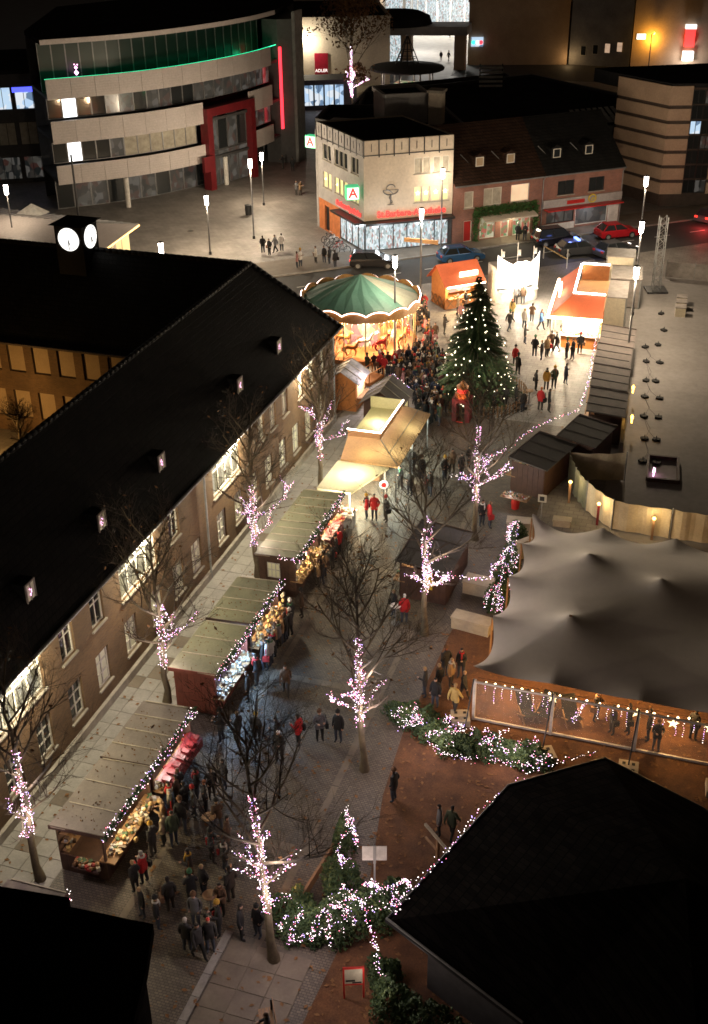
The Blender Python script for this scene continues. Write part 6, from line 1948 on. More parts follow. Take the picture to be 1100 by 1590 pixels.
# ================================================================== trees
def bare_tree(name, label, loc, h, seed, group, lit=True, lean=(0, 0), spread=1.0, strings=None, lowz=3.4, leaves=120, bulbs=300, toplit=7.0, glow=45, leafsz=0.10, br=0.028):
    rn = random.Random(seed)
    o = thing(name, label, 'tree', loc, 0, group)
    tk, tw, lf = MB(), MB(), MB()
    segs = []
    def branch(p, d, L, r, lev, path_lit):
        n = 5 if lev < 2 else 3
        pts, rad = [p.copy()], [r]
        q = p.copy()
        dd = d.copy()
        for i in range(n):
            dd = (dd + Vector((rn.gauss(0, 0.10), rn.gauss(0, 0.10), rn.gauss(0.05, 0.06) + (0.06 if lev else 0)))).normalized()
            q = q + dd * (L / n)
            pts.append(q.copy())
            rad.append(r * (1 - 0.62 * (i + 1) / n))
        (tk if lev < 2 else tw).tube(pts, rad, 7 if lev < 1 else (5 if lev < 3 else 3), cap=False)
        segs.append((lev, pts, rad, path_lit))
        if lev >= 4:
            if rn.random() < (leaves / 1100 if leaves > 500 else leaves / 6000):
                leaf_faces(lf, pts[-1], leafsz, rn)
            return
        k = {0: 0, 1: 7, 2: 6, 3: 4}[lev]
        for i in range(k):
            t = rn.uniform(0.25, 1.0) if lev > 1 else 0.2 + 0.8 * (i + rn.random()) / k
            idx = min(n - 1, int(t * n))
            c = pts[idx].lerp(pts[idx + 1], t * n - idx)
            ax = Vector((rn.gauss(0, 1), rn.gauss(0, 1), rn.gauss(0, 0.6))).normalized()
            nd = (dd * rn.uniform(0.6, 1.0) + ax * 0.75).normalized()
            if nd.z < -0.2:
                nd.z *= -0.4
            branch(c, nd, L * rn.uniform(0.42, 0.66), max(0.0055, rad[idx] * 0.50), lev + 1, path_lit and rn.random() < 0.22)
    # leader
    pts, rad = [], []
    n = 12
    lx, ly = lean
    for i in range(n + 1):
        t = i / n
        pts.append(Vector((lx * t + rn.gauss(0, 0.04), ly * t + rn.gauss(0, 0.04), h * 0.80 * t)))
        rad.append(0.165 * (1 - 0.82 * t) + (0.07 if i == 0 else 0))
    tk.tube(pts, rad, 9, cap=False)
    segs.append((0, pts, rad, True))
    nl = 0
    a = rn.uniform(0, 6.3)
    for i in range(rn.choice((4, 5, 6))):    # low limbs
        a += rn.uniform(0.7, 2.1)
        z = lowz + rn.uniform(-0.2, 1.9) * (0.4 if i < 2 else 1.0)
        c = Vector((lx * z / h, ly * z / h, z))
        branch(c, Vector((math.cos(a), math.sin(a), rn.uniform(0.15, 0.9))).normalized(), rn.uniform(0.8, 2.3) * spread, rn.uniform(0.05, 0.08), 2 if i % 2 else 1, rn.random() < 0.72)
    for i in range(13):                      # crown limbs
        a = i * 2.4 + rn.uniform(-0.4, 0.4)
        t = 0.45 + 0.5 * i / 12
        z = h * 0.80 * t
        c = Vector((lx * t, ly * t, z))
        L = h * (0.30 - 0.14 * (t - 0.45) / 0.5) * spread * rn.uniform(0.85, 1.1)
        branch(c, Vector((math.cos(a), math.sin(a), 0.75 + 0.9 * (t - 0.45))).normalized(), L, 0.075 * (1.15 - 0.6 * t), 1, False)
    tk.build('trunk', 'bark', o, True)
    tw.build('twigs', 'twig', o)
    if lf.v:
        lf.build('leaves', 'dry_leaf', o)
    if lit:
        bl = []
        for lev, pts, rad, pl_ in segs:
            if not pl_:
                continue
            for a, c, r0 in zip(pts, pts[1:], rad):
                L = (c - a).length
                dens = 66 if lev == 0 else 30
                for i in range(int(L * dens)):
                    t = rn.random()
                    p = a.lerp(c, t)
                    if lev == 0 and not (lowz - 0.6 < p.z < toplit):
                        continue
                    w = Vector((rn.gauss(0, 1), rn.gauss(0, 1), rn.gauss(0, 0.5))).normalized()
                    bl.append(p + w * (r0 + 0.02 + (rn.random() ** 3) * 0.10))
        s = thing('light_string', strings, 'string lights', loc, 0, 'fairy lights wound on the bare trees')
        bulbs_on(bl, s, br, (0.42, 0.34, 0.10, 0.14), rnd=rn)
        for z, g_ in ((lowz + 0.4, 0.6), (min(toplit, lowz + 2.3), 0.4)):
            lamp((loc[0] + lx * z / h + 0.45, loc[1] + ly * z / h - 0.45, z), glow * g_, (1.0, 0.82, 0.80), 0.3)
    return o
LT = [(-22.3, 27.6, 12.4, 'nearest the church end'), (-22.35, 39.0, 11.4, 'beside the red plank stall'), (-22.45, 50.3, 11.2, 'beside the barred window stall'), (-22.5, 60.9, 11.0, 'beside the cream roofed stall')]
for i, (x, y, h, w_) in enumerate(LT):
    bare_tree('plane_tree', 'bare plane tree along the brick front, %s' % w_, (x, y, 0), h, 100 + i, 'bare plane trees', True, spread=1.0, toplit=(6.4, 4.9, 5.6, 4.6)[i], lowz=(3.0, 2.7, 2.6, 2.7)[i],
              strings='pink white fairy lights wound on the plane tree %s' % w_)
RTt = [(-12.25, 26.8, 12.8, 'nearest, before the lit shrubs'), (-12.2, 37.3, 12.5, 'standing alone beside the woodchip ground'), (-12.3, 47.8, 11.7, 'before the hut with yellow poster'), (-12.05, 57.6, 11.6, 'opposite the cream roofed stall')]
for i, (x, y, h, w_) in enumerate(RTt):
    bare_tree('plane_tree', 'bare plane tree in the middle row, %s' % w_, (x, y, 0), h, 200 + i, 'bare plane trees', True, lean=((-0.6, 0.2), (-0.3, 0.1), (-0.1, 0), (0, 0))[i], toplit=(7.6, 6.9, 6.2, 7.2)[i], lowz=(3.0, 3.0, 3.0, 3.0)[i], glow=85,
              strings='pink white fairy lights wound on the middle row tree %s' % w_)
bare_tree('plane_tree', 'leafy brown tree with coloured lights far behind the pharmacy roofs', (-56.5, 170.5, 0), 17.0, 303, 'bare plane trees', True, lean=(0, 0), leaves=1100, toplit=9.5, lowz=3.0, spread=1.35, glow=55, leafsz=0.26, br=0.06,
          strings='coloured fairy lights on the far tree behind the pharmacy')
light_string('pink white light string from the poster hut tree to the shrubs', [(-12.2, 47.8, 4.0), (-10.8, 48.6, 3.2), (-9.3, 49.6, 2.9)], 14, 0.06, 0.036, droop=0.1)
light_string('pink white light string from tree to hut near the snack kiosk', [(-13.6, 58.2, 3.6), (-12.9, 57.9, 3.7), (-12.1, 57.6, 4.2)], 14, 0.06, 0.036)

# small courtyard tree behind the roof
bare_tree('young_tree', 'thin bare courtyard tree in front of the sodium lit blinds', (-42.0, 58.5, 0), 5.2, 411, None, False, spread=0.7, lowz=1.6, leaves=0)

# ------------------------------------------------------------------ Christmas tree
XT = thing('christmas_tree', 'tall dark fir tree covered in round white lights on the square', 'christmas tree', (-16.5, 76.9, 0))
rn = random.Random(9)
b = MB(); b.tube([(0, 0, 0), (0, 0, 9.0)], [0.22, 0.03], 8); b.build('trunk', 'bark', XT)
nd, ndl, bt = MB(), MB(), MB()
z = 0.9
while z < 8.9:
    t = (z - 0.9) / 8.0
    rad = 3.0 * (1 - t) ** 0.85 + 0.14
    n = max(6, int(21 * (1 - t) + 7))
    for k in range(n):
        a = rn.uniform(0, 6.283)
        L = rad * rn.uniform(0.78, 1.12)
        tip = Vector((L * math.cos(a), L * math.sin(a), z - L * 0.20 + rn.uniform(-0.1, 0.12)))
        root = Vector((0, 0, z + 0.12 * L))
        bt.tube([root, root.lerp(tip, 0.6) + Vector((0, 0, 0.05)), tip], [0.03, 0.02, 0.006], 3, False)
        m_ = max(4, int(L * 16))
        side = Vector((-math.sin(a), math.cos(a), 0))
        for i in range(m_):
            u = 0.15 + 0.85 * i / m_
            c = root.lerp(tip, u)
            w = 0.45 * (1.05 - u) * min(1.2, L * 0.6) + 0.12
            for sg in (-1, 1):
                e = c + side * sg * w * rn.uniform(0.5, 1.0) + (tip - root).normalized() * 0.18 + Vector((0, 0, rn.uniform(-0.12, 0.04)))
                v = (e - c); pr_ = v.cross(Vector((0, 0, 1))).normalized() * rn.uniform(0.035, 0.065)
                (ndl if rn.random() < 0.25 and u > 0.6 else nd).add([c - pr_, c + pr_, e], [(0, 1, 2)])
    z += 0.17
bt.build('branches', 'bark', XT)
o = nd.build('needles', 'needle', XT)
o = ndl.build('needles', 'needle_light', XT)
b = MB()
lights = []
for i in range(165):
    t = (i + rn.random()) / 165
    z = 0.9 + 7.9 * (1 - (1 - t) ** 0.62)
    rad = (3.0 * (1 - (z - 0.9) / 8.0) ** 0.85 + 0.14) * rn.uniform(0.85, 1.02)
    a = rn.uniform(0, 6.283)
    b.ball((rad * math.cos(a), rad * math.sin(a), z - rad * 0.16), rn.choice((0.035, 0.04, 0.05, 0.055)), 8, 5)
o = b.build('round_bulbs', 'bulb_tree', XT); o['kind'] = 'stuff'
lamp((-16.5 - 2.6, 76.9 - 2.6, 3.6), 60, (1, 0.9, 0.7), 0.5)
lamp((-16.5 + 2.4, 76.9 - 2.8, 3.2), 60, (1, 0.9, 0.7), 0.5)
# red lit crib lantern before the tree
LA_ = thing('lit_pyramid', 'red and orange lit little tower standing at the foot of the fir tree', 'ornament', (-16.55, 73.2, 0))
b = MB(); b.box(-0.62, -0.5, 0, -0.30, 0.5, 1.35); b.box(0.30, -0.5, 0, 0.62, 0.5, 1.35); b.box(-0.62, -0.5, 1.352, 0.62, 0.5, 1.7); b.build('gate_base', 'red_panel', LA_)
b = MB(); b.lathe([(0.5, 1.702), (0.5, 2.0), (0.36, 2.05), (0.36, 2.4), (0.45, 2.45), (0.03, 2.9)], n=10); b.build('tower', 'wood_orange', LA_)
b = MB(); b.box(-0.25, -0.53, 0.0, 0.25, -0.515, 0.02); b.lathe([(0.38, 2.06), (0.38, 2.3)], n=10); b.build('glow_band', 'sign_red', LA_)
lamp((-16.5, 72.3, 1.9), 9, (1.0, 0.26, 0.08), 0.2)
TF = thing('picket_fence', 'low ring of wooden pickets round the fir tree foot', 'fence', (-16.1, 76.9, 0))
pk = MB(); pk.box(-0.05, -0.02, 0, 0.05, 0.02, 0.85); pkm = pk.mesh('picket', 'wood_mid')
for k in range(64):
    a = R(360 * k / 64)
    put(pkm, 'picket', (3.3 * math.cos(a), 3.3 * math.sin(a), 0), a + math.pi / 2, TF)
for z in (0.25, 0.65):
    b = MB(); b.tube([(3.27 * math.cos(R(7.5 * k)), 3.27 * math.sin(R(7.5 * k)), z) for k in range(49)], 0.025, 4, False); b.build('rail', 'wood_mid', TF)

# ------------------------------------------------------------------ shrubs with light nets
def shrub(label, loc, rx, ry, h, seed, m='needle', n=1500, net=0, group='lit evergreen shrubs', cat='shrub', core=True, cone=False):
    rn = random.Random(seed)
    o = thing('evergreen_shrub', label, cat, loc, 0, group)
    b, b2 = MB(), MB()
    pts = []
    lob = [(rn.uniform(0, 6.3), rn.uniform(0.6, 1.2)) for _ in range(6)]
    n = int(n * 2.2)
    for i in range(n):
        a = rn.uniform(0, 6.283)
        v = rn.random() ** 0.8
        f = 1 + 0.22 * math.sin(3 * a + lob[0][0]) + 0.14 * math.sin(7 * a + lob[1][0] + 5 * v)
        pr_ = (1 - v) ** 0.9 if cone else math.sqrt(max(0, 1 - v * v))
        q = rn.uniform(0.72, 1.03)
        p = Vector((rx * pr_ * f * math.cos(a) * q, ry * pr_ * f * math.sin(a) * q, 0.05 + h * (0.8 if not cone else 1.0) * v * (0.85 + 0.15 * q) * (1 if cone else f)))
        leaf_faces(b if rn.random() < 0.7 else b2, p, rn.uniform(0.04, 0.10), rn)
        if i < net * 1.0:
            pts.append(p * 1.04)
    st = MB(); st.tube([(0, 0, 0), (0.03, 0, h * 0.6)], [0.06, 0.02], 6); st.build('stem', 'bark', o)
    b.build('foliage', m, o)
    b2.build('foliage', 'needle_light', o)
    return o
def net_lights(label, pts, loc):
    s = thing('light_net', label, 'string lights', loc, 0, 'light nets on the shrubs')
    bulbs_on([Vector(p) - Vector(loc) for p in pts], s, 0.027)
def net_path(rows, rn, per_m=16, jit=0.08):
    out = []
    for r_ in rows:
        for a, c in zip(r_, r_[1:]):
            a, c = Vector(a), Vector(c)
            for i in range(int((c - a).length * per_m)):
                p = a.lerp(c, rn.random())
                out.append(p + Vector((rn.gauss(0, jit), rn.gauss(0, jit), rn.gauss(0, jit))))
    return out
A1 = [(-11.5, 41.2), (-10.6, 41.0), (-9.8, 40.3), (-8.9, 39.9), (-7.9, 39.9), (-6.9, 40.1), (-6.0, 40.0), (-5.3, 39.9)]
nm_ = ['westernmost', 'second', 'third', 'fourth', 'fifth', 'sixth', 'seventh', 'last']
for i, (x, y) in enumerate(A1):
    shrub('low lit evergreen shrub before the tent, %s from the street side' % nm_[i], (x, y, 0), 0.85, 0.8, 0.75, 500 + i, n=900)
rn = random.Random(31)
pts = []
for i in range(34):
    k = rn.uniform(0, len(A1) - 1.01)
    j = int(k); t = k - j
    x = A1[j][0] * (1 - t) + A1[j + 1][0] * t; y = A1[j][1] * (1 - t) + A1[j + 1][1] * t
    a = rn.uniform(0, 6.28); L = rn.uniform(0.3, 0.9)
    p0 = (x + rn.uniform(-.5, .5), y + rn.uniform(-.6, .6)); p1 = (p0[0] + L * math.cos(a), p0[1] + L * math.sin(a))
    pts += net_path([[(p0[0], p0[1], 0.75 + rn.uniform(-.25, .1)), (p1[0], p1[1], 0.55 + rn.uniform(-.3, .2))]], rn, 30, 0.07)
pts += net_path([[(-9.9, 39.45, 0.5), (-9.4, 39.0, 0.35), (-8.6, 38.85, 0.35), (-7.6, 39.0, 0.4)], [(-7.2, 39.2, 0.4), (-6.2, 39.1, 0.4), (-5.0, 39.2, 0.6), (-4.5, 39.5, 1.1)], [(-12.2, 40.9, 0.4), (-11.0, 40.3, 0.4)]], rn, 24, 0.07)
net_lights('pink white light net over the low shrubs before the tent', pts, (-8, 40, 0))
lamp((-9.6, 39.3, 1.3), 30, (1.0, 0.74, 0.66), 0.5); lamp((-6.2, 39.2, 1.3), 34, (1.0, 0.74, 0.66), 0.5); lamp((-11.2, 40.6, 1.3), 10, (1.0, 0.74, 0.66), 0.5)
B1s = [(-12.4, 28.9, 0.9, 1.0), (-11.6, 28.3, 0.9, 1.1), (-10.8, 28.6, 0.95, 1.3), (-10.1, 29.3, 1.0, 1.4), (-9.3, 29.9, 0.95, 1.3), (-8.7, 30.5, 0.8, 1.1), (-11.0, 30.6, 0.75, 1.5), (-11.55, 32.6, 0.55, 1.9)]
nmB = ['at its street end', 'second from the street end', 'before the red notice board', 'in its middle', 'under the white sign', 'at its church end', 'behind its middle', 'tall and narrow by the wooden edging']
for i, (x, y, r_, h_) in enumerate(B1s):
    shrub('lit evergreen shrub of the near bed, %s' % nmB[i], (x, y, 0), r_, r_, h_, 540 + i, n=1300, cone=(i == 7))
pts = []
for i in range(28):
    x, y, r_, h_ = rn.choice(B1s)
    a = rn.uniform(0, 6.28)
    top = (x + rn.uniform(-.2, .2), y + rn.uniform(-.2, .2), h_ * 0.98)
    bot = (x + r_ * 1.05 * math.cos(a), y + r_ * 1.05 * math.sin(a), h_ * 0.25)
    mid = (x + r_ * 0.7 * math.cos(a), y + r_ * 0.7 * math.sin(a), h_ * 0.85)
    pts += net_path([[top, mid, bot]], rn, 26, 0.06)
pts += net_path([[(-11.5, 33.0, 1.9), (-11.3, 32.3, 1.5), (-11.5, 31.8, 0.9), (-11.2, 31.2, 0.6)], [(-12.6, 28.0, 0.6), (-11.7, 27.5, 0.5), (-11.0, 27.7, 0.7), (-10.3, 28.4, 1.0)], [(-9.4, 29.0, 1.2), (-8.4, 29.9, 0.9), (-8.2, 30.8, 1.2)], [(-8.9, 28.0, 1.2), (-8.1, 26.4, 1.2)]], rn, 26, 0.07)
net_lights('pink white light net over the near evergreen bed', pts, (-10, 29.5, 0))
lamp((-8.35, 25.7, 1.5), 7, (1.0, 0.78, 0.66), 0.3); lamp((-11.3, 28.0, 1.9), 14, (1.0, 0.76, 0.66), 0.5); lamp((-9.6, 28.9, 2.0), 14, (1.0, 0.76, 0.66), 0.5); lamp((-11.2, 31.6, 2.2), 12, (1.0, 0.72, 0.6), 0.5)  # first light is added to brighten the notice board
for i, (x, y, r_, h_) in enumerate([(-8.3, 27.3, 0.6, 0.8), (-7.6, 26.1, 0.8, 1.3), (-6.4, 25.5, 0.9, 1.5), (-5.2, 24.9, 0.9, 1.5), (-4.0, 24.2, 0.9, 1.5)]):
    shrub('unlit dark evergreen shrub under the church gutter, %s' % nm_[i + 1], (x, y, 0), r_, r_, h_, 570 + i, n=1000, group='unlit shrubs under the church gutter')
C1s = [(-9.6, 57.6, 0.5, 1.6), (-9.5, 55.2, 0.6, 1.5), (-9.45, 53.2, 0.65, 1.6), (-9.35, 51.0, 0.6, 1.5)]
for i, (x, y, r_, h_) in enumerate(C1s):
    shrub('slim lit evergreen beside the tent edge, %s from the concrete box' % nm_[i + 1].replace('second', 'first').replace('third', 'second').replace('fourth', 'third').replace('fifth', 'fourth'), (x, y, 0), r_, r_, h_, 590 + i, n=900)
pts = []
for x, y, r_, h_ in C1s:
    for k in range(4):
        a = rn.uniform(2.5, 5.5)
        pts += net_path([[(x + 0.1 * math.cos(a), y, h_), (x + r_ * math.cos(a), y + r_ * math.sin(a), h_ * 0.75), (x + r_ * 1.1 * math.cos(a), y + r_ * 1.1 * math.sin(a), h_ * 0.2)]], rn, 26, 0.06)
net_lights('pink white light net on the slim evergreens beside the tent', pts, (-9.5, 54, 0))
lamp((-10.1, 53.5, 1.8), 14, (1.0, 0.78, 0.7), 0.5)
import re
# ================================================================== street furniture
def lamp_post(label, x, y, h, watts, c=(1.0, 0.80, 0.56), arms=0):
    o = thing('street_lamp', label, 'street lamp', (x, y, 0), 0, 'tall street lamps with glowing cylinder heads')
    b = MB(); b.tube([(0, 0, 0), (0, 0, 0.6), (0, 0, h - 1.0)], [0.10, 0.085, 0.06], 10); b.build('post', 'metal_grey', o)
    b = MB(); b.lathe([(0.14, 0), (0.14, 0.25), (0.10, 0.3)], n=12); b.build('foot', 'metal_dark', o)
    b = MB(); b.lathe([(0.10, h - 1.0), (0.17, h - 0.95), (0.19, h - 0.12), (0.17, h - 0.08)], n=12); b.build('lamp_head', 'lamp_white', o)
    b = MB(); b.lathe([(0.21, h - 0.078), (0.21, h - 0.02), (0.05, h + 0.04)], n=12); b.build('cap', 'metal_dark', o)
    for k in range(arms):
        b = MB(); b.box(-1.5 + 1.6 * k, -0.06, 5.0 - 0.02 * k, -0.1 + 1.6 * k, -0.02, 5.35 - 0.02 * k); b.build('finger_sign', 'sheet_tan', o)
    # the glowing head lights the square all round (below its cap)
    lamp((x, y, h - 1.2), watts * 1.35, c, 0.25)
    return o
lamp_post('street lamp standing in the crowd right before the carousel', -24.3, 83.1, 8.0, 320)
lamp_post('street lamp with finger signs between carousel and orange hut', -25.8, 96.1, 8.0, 520, arms=2)
lamp_post('street lamp near the curved store, beside the red portal', -46.65, 108.9, 8.0, 900)
lamp_post('shorter street lamp on the open plaza before the curved store', -48.75, 102.86, 5.8, 600)
lamp_post('street lamp beside the pavilion at the left edge', -64.43, 93.74, 8.0, 120)
o = thing('flag_mast', 'dark unlit mast standing before the pale bands of the curved store', 'mast', (-64.4, 105.5, 0)); b = MB(); b.tube([(0, 0, 0), (0, 0, 8.0)], [0.13, 0.10], 8); b.build('pole', 'metal_dark', o); b = MB(); b.lathe([(0.22, 0), (0.22, 0.2), (0.13, 0.25)], n=10); b.build('foot', 'metal_dark', o)
lamp_post('street lamp rising just behind the town hall wing roof', -42.7, 81.3, 8.0, 620)
lamp_post('smaller street lamp near the red light column', -50.4, 120.9, 5.8, 600)
lamp_post('street lamp in front of the pharmacy windows', -27.55, 110.0, 8.0, 90)
lamp_post('street lamp at the dark hut row, nearest of three in line', -6.83, 85.4, 8.0, 760)
lamp_post('street lamp behind the containers, middle of three in line', -7.75, 97.2, 8.0, 600)
lamp_post('street lamp at the road, farthest of three in line', -8.97, 112.06, 8.0, 460)
# waste bin, bollard post
o = thing('litter_bin', 'dark litter bin on the plaza near the pharmacy', 'bin', (-50.6, 117.0, 0)); b = MB(); b.lathe([(0.35, 0), (0.38, 0.9), (0.30, 1.0)], n=14); b.build('drum', 'metal_dark', o); b = MB(); b.lathe([(0.40, 1.0), (0.40, 1.06), (0.1, 1.12)], n=14); b.build('lid', 'metal_dark', o)
# concrete boxes
for lab, x, y, rz_, w_, d_, h_ in (('pale concrete box planter beside the hut with yellow poster', -10.15, 48.95, -0.15, 2.0, 0.75, 0.7), ('stone box hung with wire lights behind the tent', -9.6, 58.9, 0.12, 1.65, 0.7, 1.0), ('small pale box behind the tent near the sign post', -7.55, 60.7, 0.05, 1.0, 0.5, 0.45),
                                   ('long tan crate behind the poster hut', -10.6, 52.4, -0.1, 1.5, 0.9, 0.75), ('leaning pale board box at the slim evergreens', -9.0, 56.6, 0.9, 0.9, 0.3, 1.1)):
    o = thing('concrete_box', lab, 'box', (x, y, 0), rz_, 'pale boxes between tent and huts')
    b = MB(); b.box(-w_ / 2, -d_ / 2, 0, w_ / 2, d_ / 2, h_ - 0.1); b.build('body', 'concrete_block', o)
    b = MB(); b.box(-w_ / 2 - 0.04, -d_ / 2 - 0.04, h_ - 0.1, w_ / 2 + 0.04, d_ / 2 + 0.04, h_); b.build('top', 'concrete_block', o)
o = thing('sales_table', 'table of small goods on a red drum before the dark huts', 'table', (-10.55, 61.9, 0), -0.2)
b = MB(); b.box(-0.85, -0.4, 0.78, 0.85, 0.4, 0.83); b.build('top', 'wood_mid', o)
b = MB(); b.lathe([(0.22, 0), (0.26, 0.4), (0.22, 0.78)], n=12); b.build('drum', 'red_paint', o)
goods(o, -0.8, 0.8, -0.35, 0.35, 0.83, 60, GOODS, (0.04, 0.1))
lamp((-10.9, 61.8, 1.3), 8, (0.7, 0.75, 1.0), 0.05)
o = thing('sign_post', 'small square sign on a grey post behind the tent', 'sign', (-8.77, 60.6, 0)); b = MB(); b.bar((0, 0, 0), (0, 0, 1.9), 0.06); b.build('post', 'metal_zinc', o); b = MB(); b.box(-0.25, -0.05, 1.4, 0.25, -0.031, 1.9); b.build('plate', 'signboard', o); b = MB(); b.box(-0.15, -0.06, 1.5, 0.12, -0.051, 1.78); b.build('printed_mark', 'metal_dark', o)
o = thing('notice_board', 'red framed notice board standing in the woodchips', 'notice board', (-9.0, 26.15, 0), 0.38)
for x in (-0.34, 0.34):
    b = MB(); b.box(x - 0.03, -0.03, 0, x + 0.03, 0.03, 1.55); b.build('post', 'red_paint', o)
b = MB(); b.box(-0.31, -0.03, 1.48, 0.31, 0.03, 1.545); b.box(-0.31, -0.028, 0.68, 0.31, 0.028, 0.73); b.build('frame', 'red_paint', o)
b = MB(); b.box(-0.308, -0.012, 0.732, 0.308, 0.012, 1.478); b.build('board', 'signboard', o)
b = MB(); b.box(-0.27, -0.016, 0.84, 0.05, -0.0125, 0.93); b.box(-0.05, -0.016, 0.75, 0.27, -0.0125, 0.82); b.build('printed_mark', 'metal_dark', o)
o = thing('white_sign', 'blank white sign plate on a pole seen from behind above the shrubs', 'sign', (-9.5, 30.2, 0), 0.3)
b = MB(); b.bar((0, 0.04, 0), (0, 0.04, 3.2), 0.07); b.build('pole', 'metal_zinc', o); b = MB(); b.box(-0.45, -0.02, 2.45, 0.45, 0.003, 3.15); b.build('plate', 'white_paint', o); b = MB(); b.box(-0.05, -0.04, 2.3, 0.05, -0.021, 3.2); b.build('clamp', 'metal_zinc', o)
o = thing('wooden_rail', 'rough wooden rail on a post near the church roof edge', 'rail', (-7.85, 33.2, 0), -0.75)
b = MB(); b.bar((0, 0, 0), (0, 0, 1.1), 0.12); b.build('post', 'wood_mid', o); b = MB(); b.bar((-0.95, 0, 1.12), (0.95, 0, 1.12), 0.10); b.build('rail', 'batten', o); b = MB(); b.bar((-0.9, 0, 0.45), (0, 0, 0.5), 0.08); b.build('rail', 'wood_mid', o)
o = thing('wooden_edging', 'slanting wooden edging board beside the tall narrow shrub', 'edging', (-12.0, 31.6, 0), R(84))
for k in range(3):
    b = MB(); b.box(-2.2 + 1.5 * k, -0.05, 0, -0.72 + 1.5 * k, 0.05, 0.4); b.build('board', 'wood_mid', o)
o = thing('small_fence', 'short red lit picket fence at the nearest middle tree', 'fence', (-12.75, 28.9, 0), 0.1)
for k in range(8):
    b = MB(); b.box(-0.7 + 0.19 * k, -0.02, 0, -0.6 + 0.19 * k, 0.02, 0.75); b.build('picket', 'wood_red', o)
b = MB(); b.box(-0.75, 0.021, 0.35, 0.85, 0.05, 0.45); b.build('rail', 'wood_red', o)
lamp((-12.6, 29.4, 1.2), 9, (1, 0.4, 0.15), 0.2)
o = thing('bench', 'park bench at the bottom edge with one seated person', 'bench', (-11.2, 23.7, 0.04), R(-60))
for k in range(4):
    b = MB(); b.box(-0.9, -0.22 + 0.12 * k, 0.42, 0.9, -0.12 + 0.12 * k, 0.45); b.build('slat', 'wood_mid', o)
for k in range(3):
    b = MB(); b.box(-0.9, 0.27, 0.55 + 0.14 * k, 0.9, 0.30, 0.65 + 0.14 * k); b.build('slat', 'wood_mid', o)
for x in (-0.8, 0.8):
    b = MB(); b.box(x - 0.03, -0.2, 0, x + 0.03, -0.14, 0.42); b.box(x - 0.03, 0.2, 0, x + 0.03, 0.27, 0.95); b.build('leg', 'metal_dark', o)
# high tables for drinkers
for i, (x, y) in enumerate(((-12.6, 76.9), (-11.9, 92.2), (-14.0, 48.3), (-16.9, 31.7), (-15.2, 28.0))):
    o = thing('bar_table', ['bar table by the buggy group right of the fir tree', 'bar table in front of the grill stall', 'small white bar table of the person in red', 'bar table among drinkers before the red tray stall', 'bar table among drinkers at the church end'][i], 'table', (x, y, 0), 0, 'round bar tables')
    b = MB(); b.lathe([(0.27, 1.06), (0.29, 1.08), (0.27, 1.10)], n=16); b.build('top', 'white_paint' if i == 2 else 'wood_mid', o)
    b = MB(); b.lathe([(0.25, 0), (0.25, 0.03), (0.035, 0.05), (0.035, 1.06)], n=10); b.build('stem', 'metal_grey', o)
# bicycles by the pharmacy
def bike(i, x, y, rz_, m):
    o = thing('bicycle', 'parked bicycle at the pharmacy side window, %s from the corner' % ('first', 'second', 'third', 'fourth', 'fifth')[i], 'bicycle', (x, y, 0), rz_, 'bicycles parked at the pharmacy')
    for xx in (-0.52, 0.52):
        b = MB(); b.tube([(xx + 0.33 * math.cos(R(24 * k)), 0, 0.34 + 0.33 * math.sin(R(24 * k))) for k in range(16)], 0.03, 5, False)
        wv = b.build('wheel', 'rubber', o)
        b = MB()
        for k in range(6):
            b.bar((xx, 0, 0.34), (xx + 0.31 * math.cos(R(60 * k)), 0, 0.34 + 0.31 * math.sin(R(60 * k))), 0.012)
        b.build('spoke', 'metal_zinc', wv)
    b = MB()
    for p, q in (((-0.52, 0.34), (-0.15, 0.80)), ((-0.52, 0.34), (-0.05, 0.32)), ((-0.05, 0.32), (-0.18, 0.85)), ((-0.15, 0.75), (0.36, 0.80)), ((-0.05, 0.32), (0.36, 0.74)), ((0.34, 0.95), (0.52, 0.34))):
        b.tube([(p[0], 0, p[1]), (q[0], 0, q[1])], 0.022, 5)
    b.build('frame', m, o)
    b = MB(); b.tube([(0.28, -0.28, 1.0), (0.34, 0, 0.98), (0.28, 0.28, 1.0)], 0.02, 5); b.build('handlebar', 'metal_zinc', o)
    b = MB(); b.ball((-0.2, 0, 0.90), 0.12, 8, 5, (1.1, 0.6, 0.35)); b.build('saddle', 'rubber', o)
for i in range(5):
    bike(i, -36.6 - 0.62 * i, 106.8 + 0.78 * i, R(20 + 9 * i), ('metal_zinc', 'red_paint', 'metal_grey', 'white_paint', 'metal_dark')[i])

